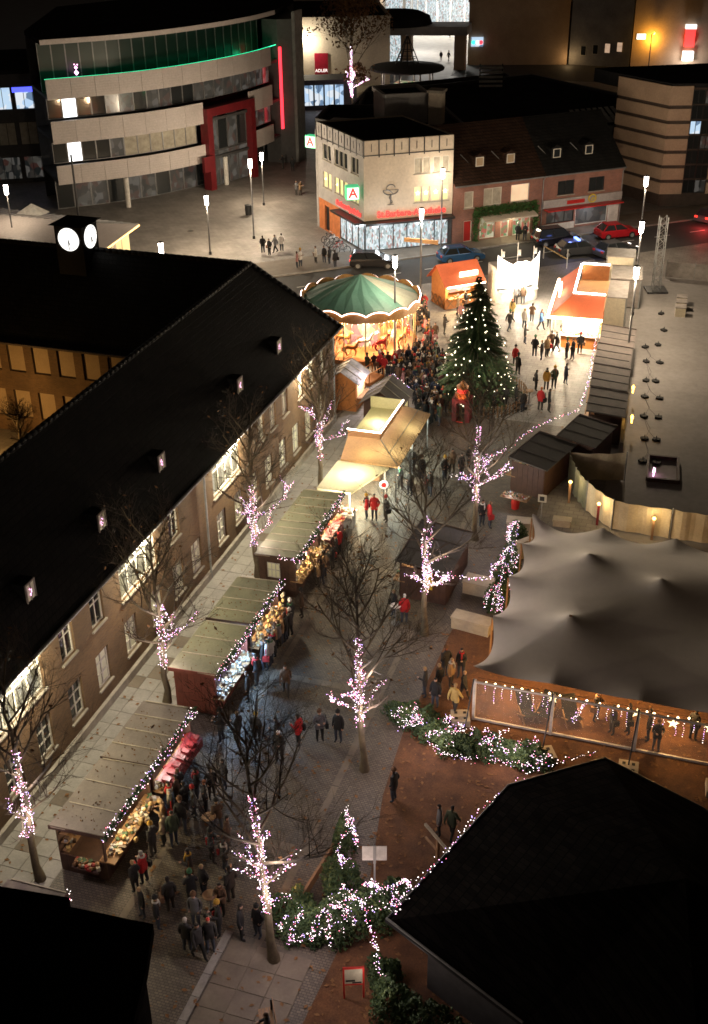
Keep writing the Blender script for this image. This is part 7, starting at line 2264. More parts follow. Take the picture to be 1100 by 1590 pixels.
# ================================================================== cars
def car(label, x, y, rz_, paint, L=4.3, Wd=1.78, H=1.48, estate=False, tail=False, head=False, blue=False):
    o = thing('parked_car' if not blue else 'patrol_car', label, 'car', (x, y, 0.012), rz_, 'cars on the road')
    hl = L / 2
    def sec(z, ins):
        return Wd / 2 - ins
    prof = [(-hl, 0.35), (-hl + 0.02, 0.75), (-hl + 0.12, 0.93), (hl - 1.25, 0.95), (hl - 0.25, 0.78), (hl, 0.6), (hl, 0.32), (hl - 0.2, 0.22), (-hl + 0.2, 0.22)]
    b = MB()
    n = len(prof)
    for s in (-1, 1):
        b.add([(px, s * (Wd / 2 - (0.06 if pz > 0.85 or pz < 0.3 else 0)), pz) for px, pz in prof], [tuple(range(n))[::s]])
    k0 = len(b.v) - 2 * n
    b.f += [(k0 + i, k0 + (i + 1) % n, k0 + n + (i + 1) % n, k0 + n + i) for i in range(n)]
    body = b.build('body', paint, o)
    xb0, xb1 = -hl + (0.10 if estate else 0.25), hl - 1.15
    xt0, xt1 = -hl + (0.38 if estate else 0.75), hl - 1.95
    w0, w1 = Wd / 2 - 0.08, Wd / 2 - 0.27
    b = MB()
    b.add([(xb0, -w0, 0.93), (xb1, -w0, 0.93), (xb1, w0, 0.93), (xb0, w0, 0.93), (xt0, -w1, H - 0.04), (xt1, -w1, H - 0.04), (xt1, w1, H - 0.04), (xt0, w1, H - 0.04)],
          [(4, 5, 6, 7), (0, 1, 5, 4), (1, 2, 6, 5), (2, 3, 7, 6), (3, 0, 4, 7)])
    b.build('windows', 'glass_dark', o)
    b = MB(); b.add([(xt0 - 0.03, -w1 - 0.02, H - 0.045), (xt1 + 0.03, -w1 - 0.02, H - 0.045), (xt1 + 0.03, w1 + 0.02, H - 0.045), (xt0 - 0.03, w1 + 0.02, H - 0.045), (xt0 + 0.1, -w1 + 0.08, H), (xt1 - 0.1, -w1 + 0.08, H), (xt1 - 0.1, w1 - 0.08, H), (xt0 + 0.1, w1 - 0.08, H)],
                    [(4, 5, 6, 7), (0, 1, 5, 4), (1, 2, 6, 5), (2, 3, 7, 6), (3, 0, 4, 7)]); b.build('roof', paint, o)
    for s in (-1, 1):
        b = MB()
        for (p, q) in (((xb0, w0, .93), (xt0, w1, H - .04)), ((xb1, w0, .93), (xt1, w1, H - .04)), (((xb0 + xb1) / 2, w0, .93), ((xt0 + xt1) / 2, w1, H - .04))):
            b.bar((p[0], s * (p[1] + 0.005), p[2]), (q[0], s * (q[1] + 0.005), q[2]), 0.07)
        b.build('pillar', paint, o)
    for xx in (-hl + 0.78, hl - 0.82):
        for s in (-1, 1):
            M = Matrix.Translation((xx, s * (Wd / 2 - 0.10), 0.32)) @ Matrix.Rotation(R(90), 4, 'X')
            b = MB(M); b.lathe([(0.32, -0.11), (0.33, -0.06), (0.33, 0.06), (0.32, 0.11)], n=16); wv = b.build('wheel', 'rubber', o)
            b = MB(M); b.lathe([(0.20, 0.112 if s < 0 else -0.13), (0.20, 0.13 if s < 0 else -0.112)], n=12); b.build('rim', 'metal_zinc', wv)
    for s in (-1, 1):
        b = MB(); b.box(-hl - 0.02, s * 0.62 - 0.17, 0.68, -hl + 0.06, s * 0.62 + 0.17, 0.86); b.build('tail_light', 'tail_red' if tail else 'red_paint', o)
        b = MB(); b.box(hl - 0.16, s * 0.62 - 0.18, 0.60, hl + 0.01, s * 0.62 + 0.18, 0.74); b.build('headlight', 'head_white' if head else 'metal_zinc', o)
        b = MB(); b.box(xb1 - 0.25, s * (Wd / 2 + 0.05) - 0.07, 0.92, xb1 - 0.08, s * (Wd / 2 + 0.05) + 0.07, 1.04); b.build('mirror', paint, o)
    if blue:
        b = MB(); b.box(-0.4, -0.55, H + 0.002, -0.15, 0.55, H + 0.12); b.build('beacon', 'police_blue', o)
    return o
plain('paint_black', (0.012, 0.012, 0.014), 0.25, 0.0, 0.6)
plain('paint_blue', (0.030, 0.095, 0.230), 0.25, 0.2, 0.6)
plain('paint_red', (0.42, 0.012, 0.020), 0.28, 0.1, 0.6)
plain('paint_grey', (0.060, 0.062, 0.068), 0.3, 0.3, 0.6)
plain('paint_white', (0.55, 0.55, 0.56), 0.3, 0.0, 0.6)
ra = math.atan2(28.4, 34.0)
car('dark estate car with red tail lights behind the carousel', -32.4, 103.6, R(15), 'paint_black', 4.4, estate=True, tail=True)
car('blue hatchback on the road before the pharmacy', -25.0, 107.6, R(33), 'paint_blue', 4.3)
car('black people carrier outside the garland shop', -17.3, 115.4, ra - 0.05, 'paint_black', 4.7, 1.85, 1.75, estate=True)
car('bright red car outside the ring emblem shop', -11.9, 119.3, ra - 0.1, 'paint_red', 4.2)
car('patrol car with blue beacon behind the grill stall', -14.6, 112.6, ra - 0.15, 'paint_grey', 4.5, blue=True)
car('dark car with one white headlight near the patrol car', -11.2, 113.2, ra + 0.1, 'paint_grey', 4.3, head=True)
car('dark car with red tail lights at the right edge of the road', -3.2, 127.8, ra + 0.4, 'paint_grey', 4.3, tail=True)
lamp((-15.2, 111.8, 2.2), 25, (0.2, 0.3, 1.0), 0.1)
lamp((-3.8, 124.5, 0.9), 45, (1.0, 0.06, 0.06), 0.3)
o = thing('leaning_pole', 'yellow green pole lying between the white booth and the patrol car', 'pole', (-15.6, 108.8, 0)); b = MB(); b.tube([(-2.0, 1.6, 1.2), (0.6, -0.8, 0.9)], 0.06, 6); b.build('bar', 'straw', o); b = MB(); b.bar((0.6, -0.8, 0), (0.6, -0.8, 1.8), 0.08); b.bar((-2, 1.6, 0), (-2, 1.6, 1.2), 0.08); b.build('stand', 'white_paint', o)

# ================================================================== people
def skin_body(pose):
    """one continuous figure grown from a skeleton; returns a mesh with material slots coat, legs, skin, hair, shoes"""
    V, E, Rd = [], [], []
    def v(p, r, par=None):
        V.append(p); Rd.append(r)
        if par is not None:
            E.append((par, len(V) - 1))
        return len(V) - 1
    sit = pose == 'sit'
    pz = 0.92 if not sit else 0.55
    dz = pz - 0.92
    pel = v((0, 0, pz), (0.17, 0.125))
    lum = v((0, 0.0, 1.12 + dz), (0.165, 0.12), pel)
    che = v((0, 0.01, 1.34 + dz), (0.185, 0.125), lum)
    nk0 = v((0, 0.0, 1.47 + dz), (0.075, 0.075), che)
    nk = v((0, -0.015, 1.535 + dz), (0.052, 0.055), nk0)
    hd0 = v((0, -0.035, 1.60 + dz), (0.082, 0.095), nk)
    hd1 = v((0, -0.025, 1.68 + dz), (0.092, 0.105), hd0)
    hd2 = v((0, -0.015, 1.755 + dz), (0.060, 0.070), hd1)
    hands = []
    for s in (-1, 1):
        sh = v((0.165 * s, 0.01, 1.40 + dz), (0.080, 0.080), che)
        if pose == 'cup' and s == 1 or pose == 'both' or sit:
            el = v((0.25 * s, -0.02, 1.15 + dz), (0.066, 0.066), sh)
            wr = v((0.17 * s, -0.25, 1.17 + dz), (0.05, 0.05), el)
            ha_ = v((0.12 * s, -0.32, 1.19 + dz), (0.045, 0.032), wr)
            fg = v((0.09 * s, -0.385, 1.21 + dz), (0.035, 0.022), ha_)
            tb = v((0.075 * s, -0.31, 1.225 + dz), (0.018, 0.018), ha_)
        elif pose == 'walk':
            sw = 0.22 * s
            el = v((0.235 * s, 0.03 + sw * 0.5, 1.13), (0.066, 0.066), sh)
            wr = v((0.245 * s, -0.05 + sw, 0.91), (0.048, 0.048), el)
            ha_ = v((0.24 * s, -0.07 + sw, 0.83), (0.035, 0.045), wr)
            fg = v((0.235 * s, -0.09 + sw, 0.755), (0.024, 0.036), ha_)
            tb = v((0.215 * s, -0.12 + sw, 0.82), (0.018, 0.018), ha_)
        elif pose == 'pocket':
            el = v((0.27 * s, 0.07, 1.15), (0.068, 0.068), sh)
            wr = v((0.205 * s, -0.06, 0.97), (0.05, 0.05), el)
            ha_ = v((0.175 * s, -0.09, 0.91), (0.04, 0.04), wr)
            fg = v((0.165 * s, -0.10, 0.86), (0.03, 0.035), ha_)
            tb = v((0.15 * s, -0.115, 0.90), (0.018, 0.018), ha_)
        else:
            el = v((0.235 * s, 0.03, 1.13), (0.066, 0.066), sh)
            wr = v((0.245 * s, -0.03, 0.90), (0.048, 0.048), el)
            ha_ = v((0.242 * s, -0.05, 0.82), (0.032, 0.045), wr)
            fg = v((0.235 * s, -0.065, 0.745), (0.022, 0.036), ha_)
            tb = v((0.222 * s, -0.105, 0.81), (0.018, 0.018), ha_)
        hands += [V[ha_], V[fg], V[tb]]
        if sit:
            hp = v((0.10 * s, -0.05, 0.52), (0.105, 0.10), pel)
            kn = v((0.13 * s, -0.45, 0.50), (0.075, 0.075), hp)
            an = v((0.13 * s, -0.50, 0.11), (0.052, 0.055), kn)
            to = v((0.14 * s, -0.66, 0.05), (0.045, 0.04), an)
        else:
            st = {'walk': 0.24 * -s, 'stand': 0.03 * s, 'cup': 0.05 * s, 'both': -0.04 * s, 'pocket': 0.0}[pose]
            hp = v((0.095 * s, 0, 0.82), (0.108, 0.11), pel)
            kn = v((0.105 * s, -0.03 + st * 0.5, 0.48), (0.076, 0.076), hp)
            an = v((0.11 * s, 0.02 + st + (0.06 if pose == 'walk' and st > 0 else 0), 0.11), (0.050, 0.055), kn)
            to = v((0.125 * s, -0.13 + st, 0.045), (0.045, 0.038), an)
    me = bpy.data.meshes.new('person_skeleton')
    me.from_pydata(V, E, [])
    ob = bpy.data.objects.new('person_skeleton', me)
    S.collection.objects.link(ob)
    md = ob.modifiers.new('skin', 'SKIN')
    md.use_smooth_shade = True
    for i, sv in enumerate(me.skin_vertices[0].data):
        sv.radius = Rd[i]
        sv.use_root = (i == 0)
    ob.modifiers.new('sub', 'SUBSURF').levels = 1
    dg = bpy.context.evaluated_depsgraph_get()
    dg.update()
    out = bpy.data.meshes.new_from_object(ob.evaluated_get(dg))
    out.name = 'person'
    bpy.data.objects.remove(ob)
    hem = 0.74 if not sit else 0.50
    # coat skirt flare: push hips out a little
    for vt in out.vertices:
        z = vt.co.z
        if not sit and 0.70 < z < 1.0 and abs(vt.co.x) < 0.21:
            f = 1.12
            vt.co.x *= f
            vt.co.y *= f
    out.materials.clear()
    for k in range(5):
        out.materials.append(None)
    for p in out.polygons:
        c = p.center
        if c.z > 1.545 + dz and abs(c.x) < 0.14:
            front = c.y < -0.045
            i = 2 if (front and c.z < 1.70 + dz) else 3
        elif min((Vector(h) - c).length for h in hands) < 0.058:
            i = 2
        elif c.z < 0.10:
            i = 4
        elif (c.z < hem and not sit) or (sit and c.z < 0.62 and c.y < -0.08):
            i = 1
        else:
            i = 0
        p.material_index = i
        p.use_smooth = True
    return out
BODY = {k: skin_body(k) for k in ('stand', 'walk', 'cup', 'both', 'pocket', 'sit')}
def cloth(name, c, rough=0.85):
    if name not in MATS:
        mat(name, c, rough, tuple(x * 0.75 for x in c), 5.0)
    return MATS[name]
COAT = {'black': (0.012, 0.012, 0.014), 'dark': (0.024, 0.022, 0.022), 'red': (0.42, 0.014, 0.016), 'grey': (0.13, 0.13, 0.14), 'beige': (0.38, 0.30, 0.20), 'green': (0.055, 0.075, 0.045), 'cream': (0.48, 0.42, 0.34), 'brown': (0.10, 0.058, 0.034),
        'tan': (0.27, 0.17, 0.09), 'yellow': (0.50, 0.36, 0.12), 'white': (0.55, 0.52, 0.50), 'blue': (0.06, 0.15, 0.36), 'ochre': (0.42, 0.21, 0.03), 'navy': (0.014, 0.020, 0.045), 'pink': (0.36, 0.18, 0.18), 'greyhood': (0.30, 0.31, 0.33), 'santa': (0.50, 0.012, 0.014)}
HAIR = {'dark': (0.016, 0.012, 0.010), 'blond': (0.36, 0.24, 0.12), 'brown': (0.08, 0.045, 0.025), 'grey': (0.28, 0.27, 0.26), 'pale': (0.55, 0.50, 0.46), 'redhat': (0.50, 0.05, 0.035), 'red': (0.22, 0.06, 0.03), 'orange': (0.35, 0.12, 0.04), 'white': (0.70, 0.68, 0.66)}
TROU = [(0.016, 0.017, 0.020), (0.030, 0.038, 0.060), (0.012, 0.012, 0.012), (0.055, 0.065, 0.090), (0.040, 0.034, 0.030)]
skin_m = [cloth('skin_a', (0.42, 0.26, 0.19), 0.6), cloth('skin_b', (0.36, 0.21, 0.15), 0.6)]
shoe_m = cloth('shoe', (0.016, 0.014, 0.013), 0.6)
# small things people carry or wear
_b = MB(); _b.box(-0.06, -0.16, 0.72, 0.07, 0.16, 1.0); _b.box(-0.02, -0.02, 1.0, 0.0, 0.02, 1.42); BAG = _b
_s = MB(); _s.tube([(0.10 * math.cos(R(40 * k)), -0.01 + 0.105 * math.sin(R(40 * k)), 1.49 + 0.012 * math.sin(k * 2)) for k in range(10)], 0.042, 6, False); _s.tube([(0.05, -0.12, 1.48), (0.06, -0.155, 1.32), (0.05, -0.15, 1.15)], [0.04, 0.045, 0.03], 5); SCARF = _s
_h = MB(); _h.lathe([(0.112, 1.685), (0.116, 1.72), (0.10, 1.79), (0.055, 1.835), (0.03, 1.845)], (0, -0.015, 0), 10); _h.ball((0, -0.015, 1.865), 0.035, 6, 4); BEANIE = _h
ACC = {}
for nm_c, col_c in (('red', (0.40, 0.02, 0.02)), ('white', (0.55, 0.52, 0.48)), ('mustard', (0.42, 0.24, 0.03)), ('green', (0.04, 0.13, 0.06)), ('black', (0.015, 0.015, 0.015)), ('brown', (0.14, 0.07, 0.035))):
    m_c = mat('wool_' + nm_c, col_c, 0.9, None, 6.0)
    ACC[nm_c] = {'bag': BAG.mesh('bag', m_c), 'scarf': SCARF.mesh('scarf', m_c, True), 'beanie': BEANIE.mesh('beanie', m_c, True)}
def person(label, x, y, rz_, coat, hair, pose, rn, group, scale=1.0, z=0.0, trou=None):
    o = bpy.data.objects.new('person', BODY[pose])
    S.collection.objects.link(o)
    o.location = (x, y, z)
    o.rotation_euler = (0, 0, rz_)
    o.scale = (scale * rn.uniform(0.97, 1.06), scale * rn.uniform(0.97, 1.06), scale)
    ms = [cloth('coat_' + coat, COAT[coat]), cloth('trousers_%d' % (trou if trou is not None else rn.randrange(5)), TROU[0]), rn.choice(skin_m), cloth('hair_' + hair, HAIR[hair]), shoe_m]
    for i, m_ in enumerate(ms):
        o.material_slots[i].link = 'OBJECT'
        o.material_slots[i].material = m_
    wear = []
    if pose != 'sit':
        if rn.random() < 0.22:
            k = rn.choice(('red', 'white', 'mustard', 'green', 'white', 'brown', 'black')); wear.append(k + ' scarf')
            put(ACC[k]['scarf'], 'scarf', (0, 0, 0), 0, o)
        if rn.random() < 0.26:
            k = rn.choice(('red', 'white', 'mustard', 'green', 'black', 'black', 'brown', 'brown', 'black')); wear.append(k + ' beanie')
            put(ACC[k]['beanie'], 'beanie', (0, 0, 0), 0, o)
        if rn.random() < 0.26:
            k = rn.choice(('brown', 'black', 'red')); wear.append(k + ' bag')
            put(ACC[k]['bag'], 'bag', (0.30 * rn.choice((-1, 1)), 0.0, 0), 0, o)
    if wear:
        hats = [w_ for w_ in wear if 'beanie' in w_]
        label = re.sub(r' with (\w+ (hair|hat))', lambda m_: ' with ' + (' and '.join(wear[:2]) if hats or len(wear) > 1 else wear[0]), label, count=1)
    if len(label.split()) > 16:
        label = ' '.join(label.split()[:16])
    tag(o, label, 'person', group)
    return o
for i, c in enumerate(TROU):
    cloth('trousers_%d' % i, c)
PPL = [(-18.43, 28.19, 'dark', 'blond'), (-18.29, 28.67, 'red', 'grey'), (-17.6, 27.14, 'black', 'blond'), (-16.84, 26.84, 'black', 'blond'), (-16.74, 27.73, 'dark', 'dark'), (-16.66, 29.32, 'dark', 'dark'), (-15.84, 28.77, 'dark', 'blond'), (-15.34, 26.21, 'dark', 'pale'), (-14.82, 26.07, 'dark', 'dark'), (-14.54, 26.46, 'dark', 'redhat'), (-15.5, 27.32, 'grey', 'grey'), (-14.53, 27.25, 'dark', 'dark'), (-13.7, 27.33, 'black', 'dark'), (-13.15, 27.6, 'black', 'dark'), (-18.47, 30.73, 'beige', 'blond'), (-18.1, 30.85, 'green', 'dark'), (-19.28, 32.38, 'cream', 'dark'), (-18.41, 32.65, 'black', 'dark'), (-17.98, 32.55, 'grey', 'dark'), (-17.64, 32.89, 'dark', 'orange'), (-16.72, 32.1, 'brown', 'blond'), (-15.95, 31.31, 'brown', 'dark'), (-17.27, 41.2, 'brown', 'brown'), (-17.28, 37.65, 'dark', 'blond'), (-16.31, 37.59, 'dark', 'dark'), (-15.41, 37.96, 'red', 'dark'), (-18.79, 37.18, 'dark', 'dark'), (-18.05, 37.41, 'dark', 'blond'), (-15.82, 36.64, 'dark', 'pale'), (-14.65, 38.56, 'grey', 'pale'), (-13.83, 38.72, 'black', 'pale'), (-10.41, 35.83, 'black', 'dark'), (-8.13, 34.5, 'grey', 'dark'), (-7.62, 34.5, 'green', 'dark'), (-11.0, 42.94, 'dark', 'blond'), (-10.46, 43.47, 'black', 'blond'), (-10.45, 44.66, 'dark', 'red'), (-10.04, 44.06, 'tan', 'blond'), (-9.74, 44.88, 'dark', 'dark'), (-9.39, 42.16, 'yellow', 'blond'), (-9.25, 43.34, 'black', 'blond'), (-10.35, 42.35, 'black', 'dark'), (-13.57, 48.41, 'santa', 'white'), (-14.24, 48.81, 'black', 'blond'), (-19.05, 45.14, 'black', 'dark'), (-19.25, 44.5, 'grey', 'brown'), (-19.41, 44.06, 'tan', 'brown'), (-19.48, 43.04, 'greyhood', 'grey'), (-19.68, 42.71, 'white', 'dark'), (-20.25, 44.94, 'tan', 'orange'), (-20.21, 50.37, 'tan', 'brown'), (-20.1, 51.28, 'tan', 'brown'), (-19.65, 53.81, 'red', 'dark'), (-18.16, 58.07, 'red', 'dark'), (-17.46, 58.12, 'black', 'dark'), (-18.64, 58.08, 'red', 'brown'), (-17.77, 62.18, 'black', 'dark'), (-16.98, 61.56, 'black', 'dark'), (-16.78, 63.53, 'black', 'dark'), (-15.81, 61.91, 'dark', 'dark'), (-17.66, 64.44, 'dark', 'dark'), (-15.5, 64.19, 'black', 'dark'), (-15.25, 65.17, 'brown', 'dark'), (-14.56, 64.74, 'black', 'dark'), (-14.38, 66.08, 'dark', 'dark'), (-11.99, 59.23, 'black', 'dark'), (-11.52, 59.14, 'red', 'brown'), (-16.84, 90.68, 'black', 'dark'), (-17.18, 93.37, 'yellow', 'redhat'), (-17.61, 97.17, 'grey', 'dark'), (-17.03, 97.34, 'brown', 'dark'), (-15.8, 91.59, 'white', 'blond'), (-15.48, 93.23, 'brown', 'dark'), (-14.44, 91.69, 'blue', 'brown'), (-13.9, 92.46, 'green', 'dark'), (-15.1, 88.25, 'black', 'dark'), (-13.87, 85.81, 'black', 'brown'), (-13.23, 85.32, 'black', 'blond'), (-12.97, 86.07, 'tan', 'dark'), (-12.82, 87.22, 'brown', 'dark'), (-12.42, 87.2, 'black', 'brown'), (-11.42, 85.99, 'black', 'dark'), (-10.97, 85.98, 'black', 'dark'), (-12.32, 89.64, 'grey', 'dark'), (-12.58, 79.4, 'black', 'dark'), (-11.88, 79.72, 'ochre', 'dark'), (-11.41, 80.23, 'green', 'brown'), (-10.72, 81.16, 'navy', 'dark'), (-11.64, 76.08, 'red', 'orange'), (-11.04, 76.03, 'black', 'dark'), (-14.94, 83.61, 'red', 'dark'), (-14.41, 81.95, 'black', 'dark'), (-14.09, 75.8, 'dark', 'dark'), (-13.42, 76.34, 'dark', 'dark'), (-12.76, 75.52, 'dark', 'blond'), (-10.65, 87.44, 'black', 'dark'), (-14.56, 74.98, 'dark', 'dark'), (-15.14, 75.94, 'brown', 'dark'), (-43.95, 104.65, 'black', 'dark'), (-43.11, 104.24, 'black', 'dark'), (-42.87, 105.17, 'grey', 'dark'), (-42.42, 105.73, 'white', 'dark'), (-39.08, 101.08, 'pink', 'dark'), (-38.92, 101.52, 'white', 'dark'), (-37.85, 102.84, 'white', 'dark'), (-37.15, 103.24, 'black', 'dark'), (-36.55, 103.0, 'dark', 'dark'), (-35.72, 102.24, 'black', 'dark'), (-48.38, 125.78, 'grey', 'dark'), (-47.86, 125.64, 'tan', 'dark'), (-54.3, 136.92, 'black', 'dark'), (-52.71, 136.03, 'black', 'dark'), (-55.85, 219.71, 'black', 'dark'), (-54.34, 219.35, 'black', 'dark'), (-61.21, 247.68, 'black', 'dark'), (-21.07, 115.31, 'black', 'dark'), (-20.4, 115.5, 'black', 'dark'), (-21.78, 93.31, 'tan', 'brown'), (-21.37, 94.41, 'black', 'dark'), (-21.08, 91.6, 'pink', 'blond'), (-22.7, 87.33, 'tan', 'blond'), (-21.95, 86.53, 'brown', 'dark'), (-21.45, 84.41, 'pink', 'brown'), (-21.68, 88.37, 'dark', 'dark'), (-19.84, 91.18, 'black', 'dark'), (-0.76, 42.88, 'black', 'dark'), (-0.37, 42.33, 'black', 'dark'), (-2.34, 42.84, 'black', 'dark'), (-1.66, 43.06, 'black', 'dark'), (-3.16, 43.53, 'dark', 'dark'), (1.11, 43.46, 'dark', 'dark'), (-19.49, 33.19, 'black', 'brown'), (-18.91, 32.97, 'brown', 'dark'), (-18.66, 31.95, 'dark', 'grey'), (-18.12, 31.66, 'black', 'dark'), (-19.15, 31.53, 'tan', 'blond'), (-18.3, 33.56, 'dark', 'dark'), (-17.73, 33.74, 'black', 'blond'), (-17.45, 34.44, 'dark', 'dark'), (-18.59, 30.04, 'dark', 'grey'), (-16.25, 30.42, 'dark', 'brown'), (-15.57, 30.11, 'black', 'dark'), (-14.75, 28.84, 'dark', 'dark'), (-14.85, 28.16, 'brown', 'dark'), (-16.09, 28.26, 'black', 'dark'), (-19.17, 46.27, 'black', 'brown'), (-19.4, 45.61, 'dark', 'dark'), (-19.03, 43.62, 'black', 'blond'), (-18.99, 42.65, 'dark', 'grey'), (-19.45, 47.39, 'brown', 'dark'), (-19.88, 50.47, 'dark', 'dark'), (-19.97, 52.15, 'black', 'brown'), (-19.87, 53.03, 'dark', 'blond'), (-19.49, 41.44, 'black', 'dark'), (-19.45, 40.17, 'dark', 'brown')]
CROWD = [(-18.21, 75.59), (-23.31, 89.5), (-18.92, 75.24), (-19.45, 73.98), (-21.61, 77.65), (-18.25, 74.49), (-24.88, 79.54), (-20.59, 79.35), (-18.84, 71.84), (-22.1, 85.69), (-24.74, 91.34), (-20.75, 82.34), (-19.18, 78.81), (-19.59, 76.49), (-20.13, 78.81), (-20.71, 81.57), (-21.1, 77.45), (-22.03, 80.11), (-18.92, 72.52), (-19.21, 75.7), (-20.01, 81.19), (-18.58, 76.11), (-19.77, 79.78), (-21.4, 79.26), (-25.01, 91.78), (-20.56, 76.19), (-23.83, 78.81), (-18.93, 77.67), (-21.77, 80.76), (-21.86, 77.04), (-20.17, 80.19), (-18.41, 73.47), (-17.97, 73.78), (-22.58, 81.04), (-23.4, 80.31), (-18.74, 72.99), (-24.81, 92.38), (-19.53, 74.84), (-19.84, 77.37), (-22.05, 84.45), (-20.04, 74.07), (-19.11, 76.3), (-22.13, 79.31), (-17.97, 72.2), (-21.34, 78.76), (-21.23, 81.5), (-22.81, 77.8), (-22.75, 79.6), (-21.2, 80.65), (-19.96, 76.06), (-19.76, 73.12), (-19.85, 80.58), (-21.55, 82.88), (-23.09, 87.79), (-18.33, 71.78), (-18.44, 76.9), (-23.98, 88.32), (-18.84, 74.53), (-24.37, 80.08), (-24.1, 90.24), (-21.17, 83.54), (-24.34, 79.24), (-20.24, 76.97), (-22.56, 86.36), (-22.32, 81.71), (-22.8, 80.21), (-23.31, 78.1), (-18.04, 75.1), (-20.36, 75.16), (-20.91, 78.46), (-23.32, 79.8), (-22.35, 77.37), (-23.32, 88.27), (-18.73, 73.88), (-22.62, 78.58), (-20.05, 78.26), (-24.0, 89.43), (-19.06, 78.31), (-21.25, 82.42), (-17.99, 72.93), (-21.93, 83.27), (-21.65, 82.01), (-22.13, 78.0), (-23.63, 88.72), (-21.81, 81.46), (-21.21, 79.97), (-19.03, 76.99), (-19.01, 73.41), (-24.25, 91.74), (-22.46, 82.55), (-21.74, 78.39), (-25.04, 93.29), (-20.6, 75.61), (-19.47, 72.58), (-23.12, 79.07), (-20.53, 77.38), (-21.17, 76.8), (-19.14, 79.36), (-24.47, 89.25), (-23.98, 91.06), (-23.57, 90.03), (-18.47, 72.27), (-22.42, 83.13), (-21.96, 85.05), (-20.9, 82.95), (-23.27, 80.82), (-17.74, 71.73), (-24.69, 90.58), (-20.56, 80.95), (-19.53, 77.8), (-22.84, 81.91), (-25.29, 79.19), (-22.61, 79.12), (-23.84, 79.83), (-24.56, 89.84), (-19.72, 79.24), (-19.34, 72.1), (-21.0, 77.96), (-20.76, 80.24), (-20.48, 77.89), (-19.68, 75.34), (-24.56, 93.01), (-20.03, 74.65), (-21.74, 79.65), (-22.12, 83.85)]
LAND = [((-19, 28.5), 'at the nearest taupe stall'), ((-16.5, 27), 'at the church end of the street'), ((-14.8, 26.5), 'in the drinking group by the kerb'), ((-18.4, 32.5), 'at the red tray stall'), ((-16.3, 31.6), 'under the nearest middle tree'), ((-17.2, 37.6), 'on the bluish lit street'), ((-14.3, 38.6), 'beside the lone middle tree'),
        ((-17.2, 41.2), 'passing the red plank stall'), ((-10.4, 35.8), 'alone on the woodchips'), ((-7.9, 34.5), 'by the wooden rail'), ((-10.2, 43.5), 'in the group beside the tent'), ((-13.8, 48.5), 'at the white bar table'), ((-19.2, 44.2), 'at the straw ornament stall'), ((-19.2, 51.5), 'at the straw wreath stall'), ((-18.1, 58.1), 'at the cream roofed stall'),
        ((-16.5, 62.8), 'beside the snack kiosk awning'), ((-15.0, 65.3), 'beyond the snack kiosk'), ((-11.7, 59.2), 'near the drum table'), ((-16.8, 92), 'between fir tree and white booth'), ((-17.3, 97), 'at the white booth counter'), ((-14.8, 92), 'on the bright floor by the booth'), ((-13.0, 86.3), 'in the group before the grill'), ((-11.2, 86), 'in the pair at the first dark hut'),
        ((-12.3, 89.8), 'at the grill counter'), ((-11.6, 80), 'in the foursome right of the fir tree'), ((-11.3, 76), 'in the pair by the dark huts'), ((-14.7, 82.8), 'just right of the fir tree'), ((-13.3, 76), 'with the buggy by the fir tree'), ((-43, 105), 'in the foursome on the plaza'), ((-39, 101.3), 'in the pair crossing the plaza'), ((-36.7, 102.9), 'in the group near the dark estate car'),
        ((-48.1, 125.7), 'in the far pair on the plaza'), ((-53.5, 136.5), 'at the foot of the red light column'), ((-56, 225), 'far off in the bright arcade'), ((-20.7, 115.4), 'at the garland shop door'), ((-21.5, 93.5), 'at the orange hut'), ((-22, 86.5), 'right of the carousel'), ((-19.8, 91.2), 'between orange hut and fir tree'), ((-5.9, 57.9), 'behind the tent'), ((-1.2, 42.9), 'inside the tent front')]
CW = {'santa': 'bright red', 'greyhood': 'hooded grey', 'dark': 'dark', 'navy': 'navy', 'cream': 'cream'}
HW = {'redhat': 'red hat', 'pale': 'pale hat', 'white': 'white hair', 'red': 'reddish hair', 'orange': 'orange hat'}
rn = random.Random(55)
seen = {}
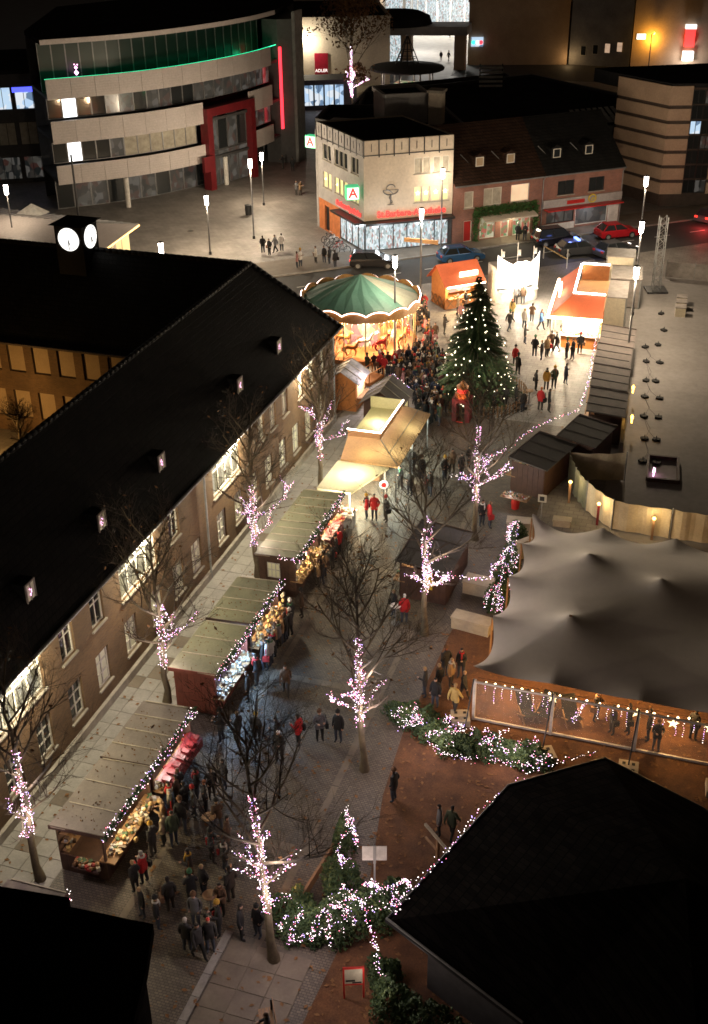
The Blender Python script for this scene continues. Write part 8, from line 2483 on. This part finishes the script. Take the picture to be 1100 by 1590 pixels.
for i, (x, y, c, h) in enumerate(PPL):
    near = min(LAND, key=lambda l: (l[0][0] - x) ** 2 + (l[0][1] - y) ** 2)[1]
    if -22.4 < x < -19.0 and 27 < y < 57:
        x = -18.95 + 0.25 * rn.random()
    pose = rn.choice(['stand', 'walk', 'cup', 'both', 'pocket', 'stand', 'pocket'])
    face = rn.uniform(-math.pi, math.pi)
    if x < -18.2 and 27 < y < 60:
        face = -math.pi / 2 + rn.uniform(-0.5, 0.5); pose = rn.choice(['stand', 'both', 'pocket'])
    base = 'person in %s coat with %s %s' % (CW.get(c, c), HW.get(h, h + ' hair'), near)
    k = seen.get(base, 0)
    seen[base] = k + 1
    lab = base if k == 0 else base.replace('person in', ('another person in', 'third person in', 'fourth person in', 'fifth person in')[min(k - 1, 3)])
    z = 0.13 if False else 0.0
    person(lab, x, y, face, c, h, pose, rn, 'visitors of the market', rn.uniform(0.94, 1.05) * (0.96 if h == 'blond' else 1.0), z)
cc = ['black'] * 8 + ['dark'] * 8 + ['grey', 'brown', 'brown', 'brown', 'green', 'green', 'red', 'tan', 'navy', 'navy', 'navy', 'pink']
for i, (x, y) in enumerate(CROWD):
    c = rn.choice(cc)
    h = rn.choice(['dark', 'dark', 'brown', 'brown', 'blond', 'pale', 'grey', 'orange'])
    d = math.hypot(x + 27.5, y - 84.6)
    part = 'right up against the carousel' if d < 7 else ('in the dense crowd before the carousel' if y > 77 else 'in the crowd behind the snack kiosk')
    face = math.atan2(84.6 - y, -27.5 - x) + math.pi / 2 + rn.uniform(-0.9, 0.9)
    person('%s coated person with %s %s' % (CW.get(c, c), HW.get(h, h + ' hair'), part), x, y, face, c, h, rn.choice(['stand', 'cup', 'both', 'pocket', 'walk']), rn, 'crowd before the carousel', rn.uniform(0.86, 1.05))
person('person in dark coat and pale jeans sitting on the bench', -11.2, 23.68, R(-60), 'black', 'brown', 'sit', rn, 'visitors of the market', 1.0, 0.02, 3)
# buggy by the fir tree
o = thing('baby_buggy', 'dark baby buggy standing right of the fir tree', 'buggy', (-13.0, 75.9, 0), 0.8)
b = MB(); b.tube([(-0.3, 0, 0.5), (0, 0, 0.45), (0.35, 0, 0.75)], [0.2, 0.24, 0.2], 8); b.build('seat', 'rubber', o)
b = MB(); b.bar((-0.4, 0.2, 0.15), (0.5, 0.2, 1.05), 0.03); b.bar((-0.4, -0.2, 0.15), (0.5, -0.2, 1.05), 0.03); b.bar((0.5, -0.2, 1.05), (0.5, 0.2, 1.05), 0.03); b.build('frame', 'metal_zinc', o)
for x in (-0.38, 0.3):
    for s in (-0.24, 0.24):
        b = MB(Matrix.Translation((x, s, 0.12)) @ Matrix.Rotation(R(90), 4, 'X')); b.lathe([(0.12, -0.02), (0.12, 0.02)], n=10); b.build('wheel', 'rubber', o)
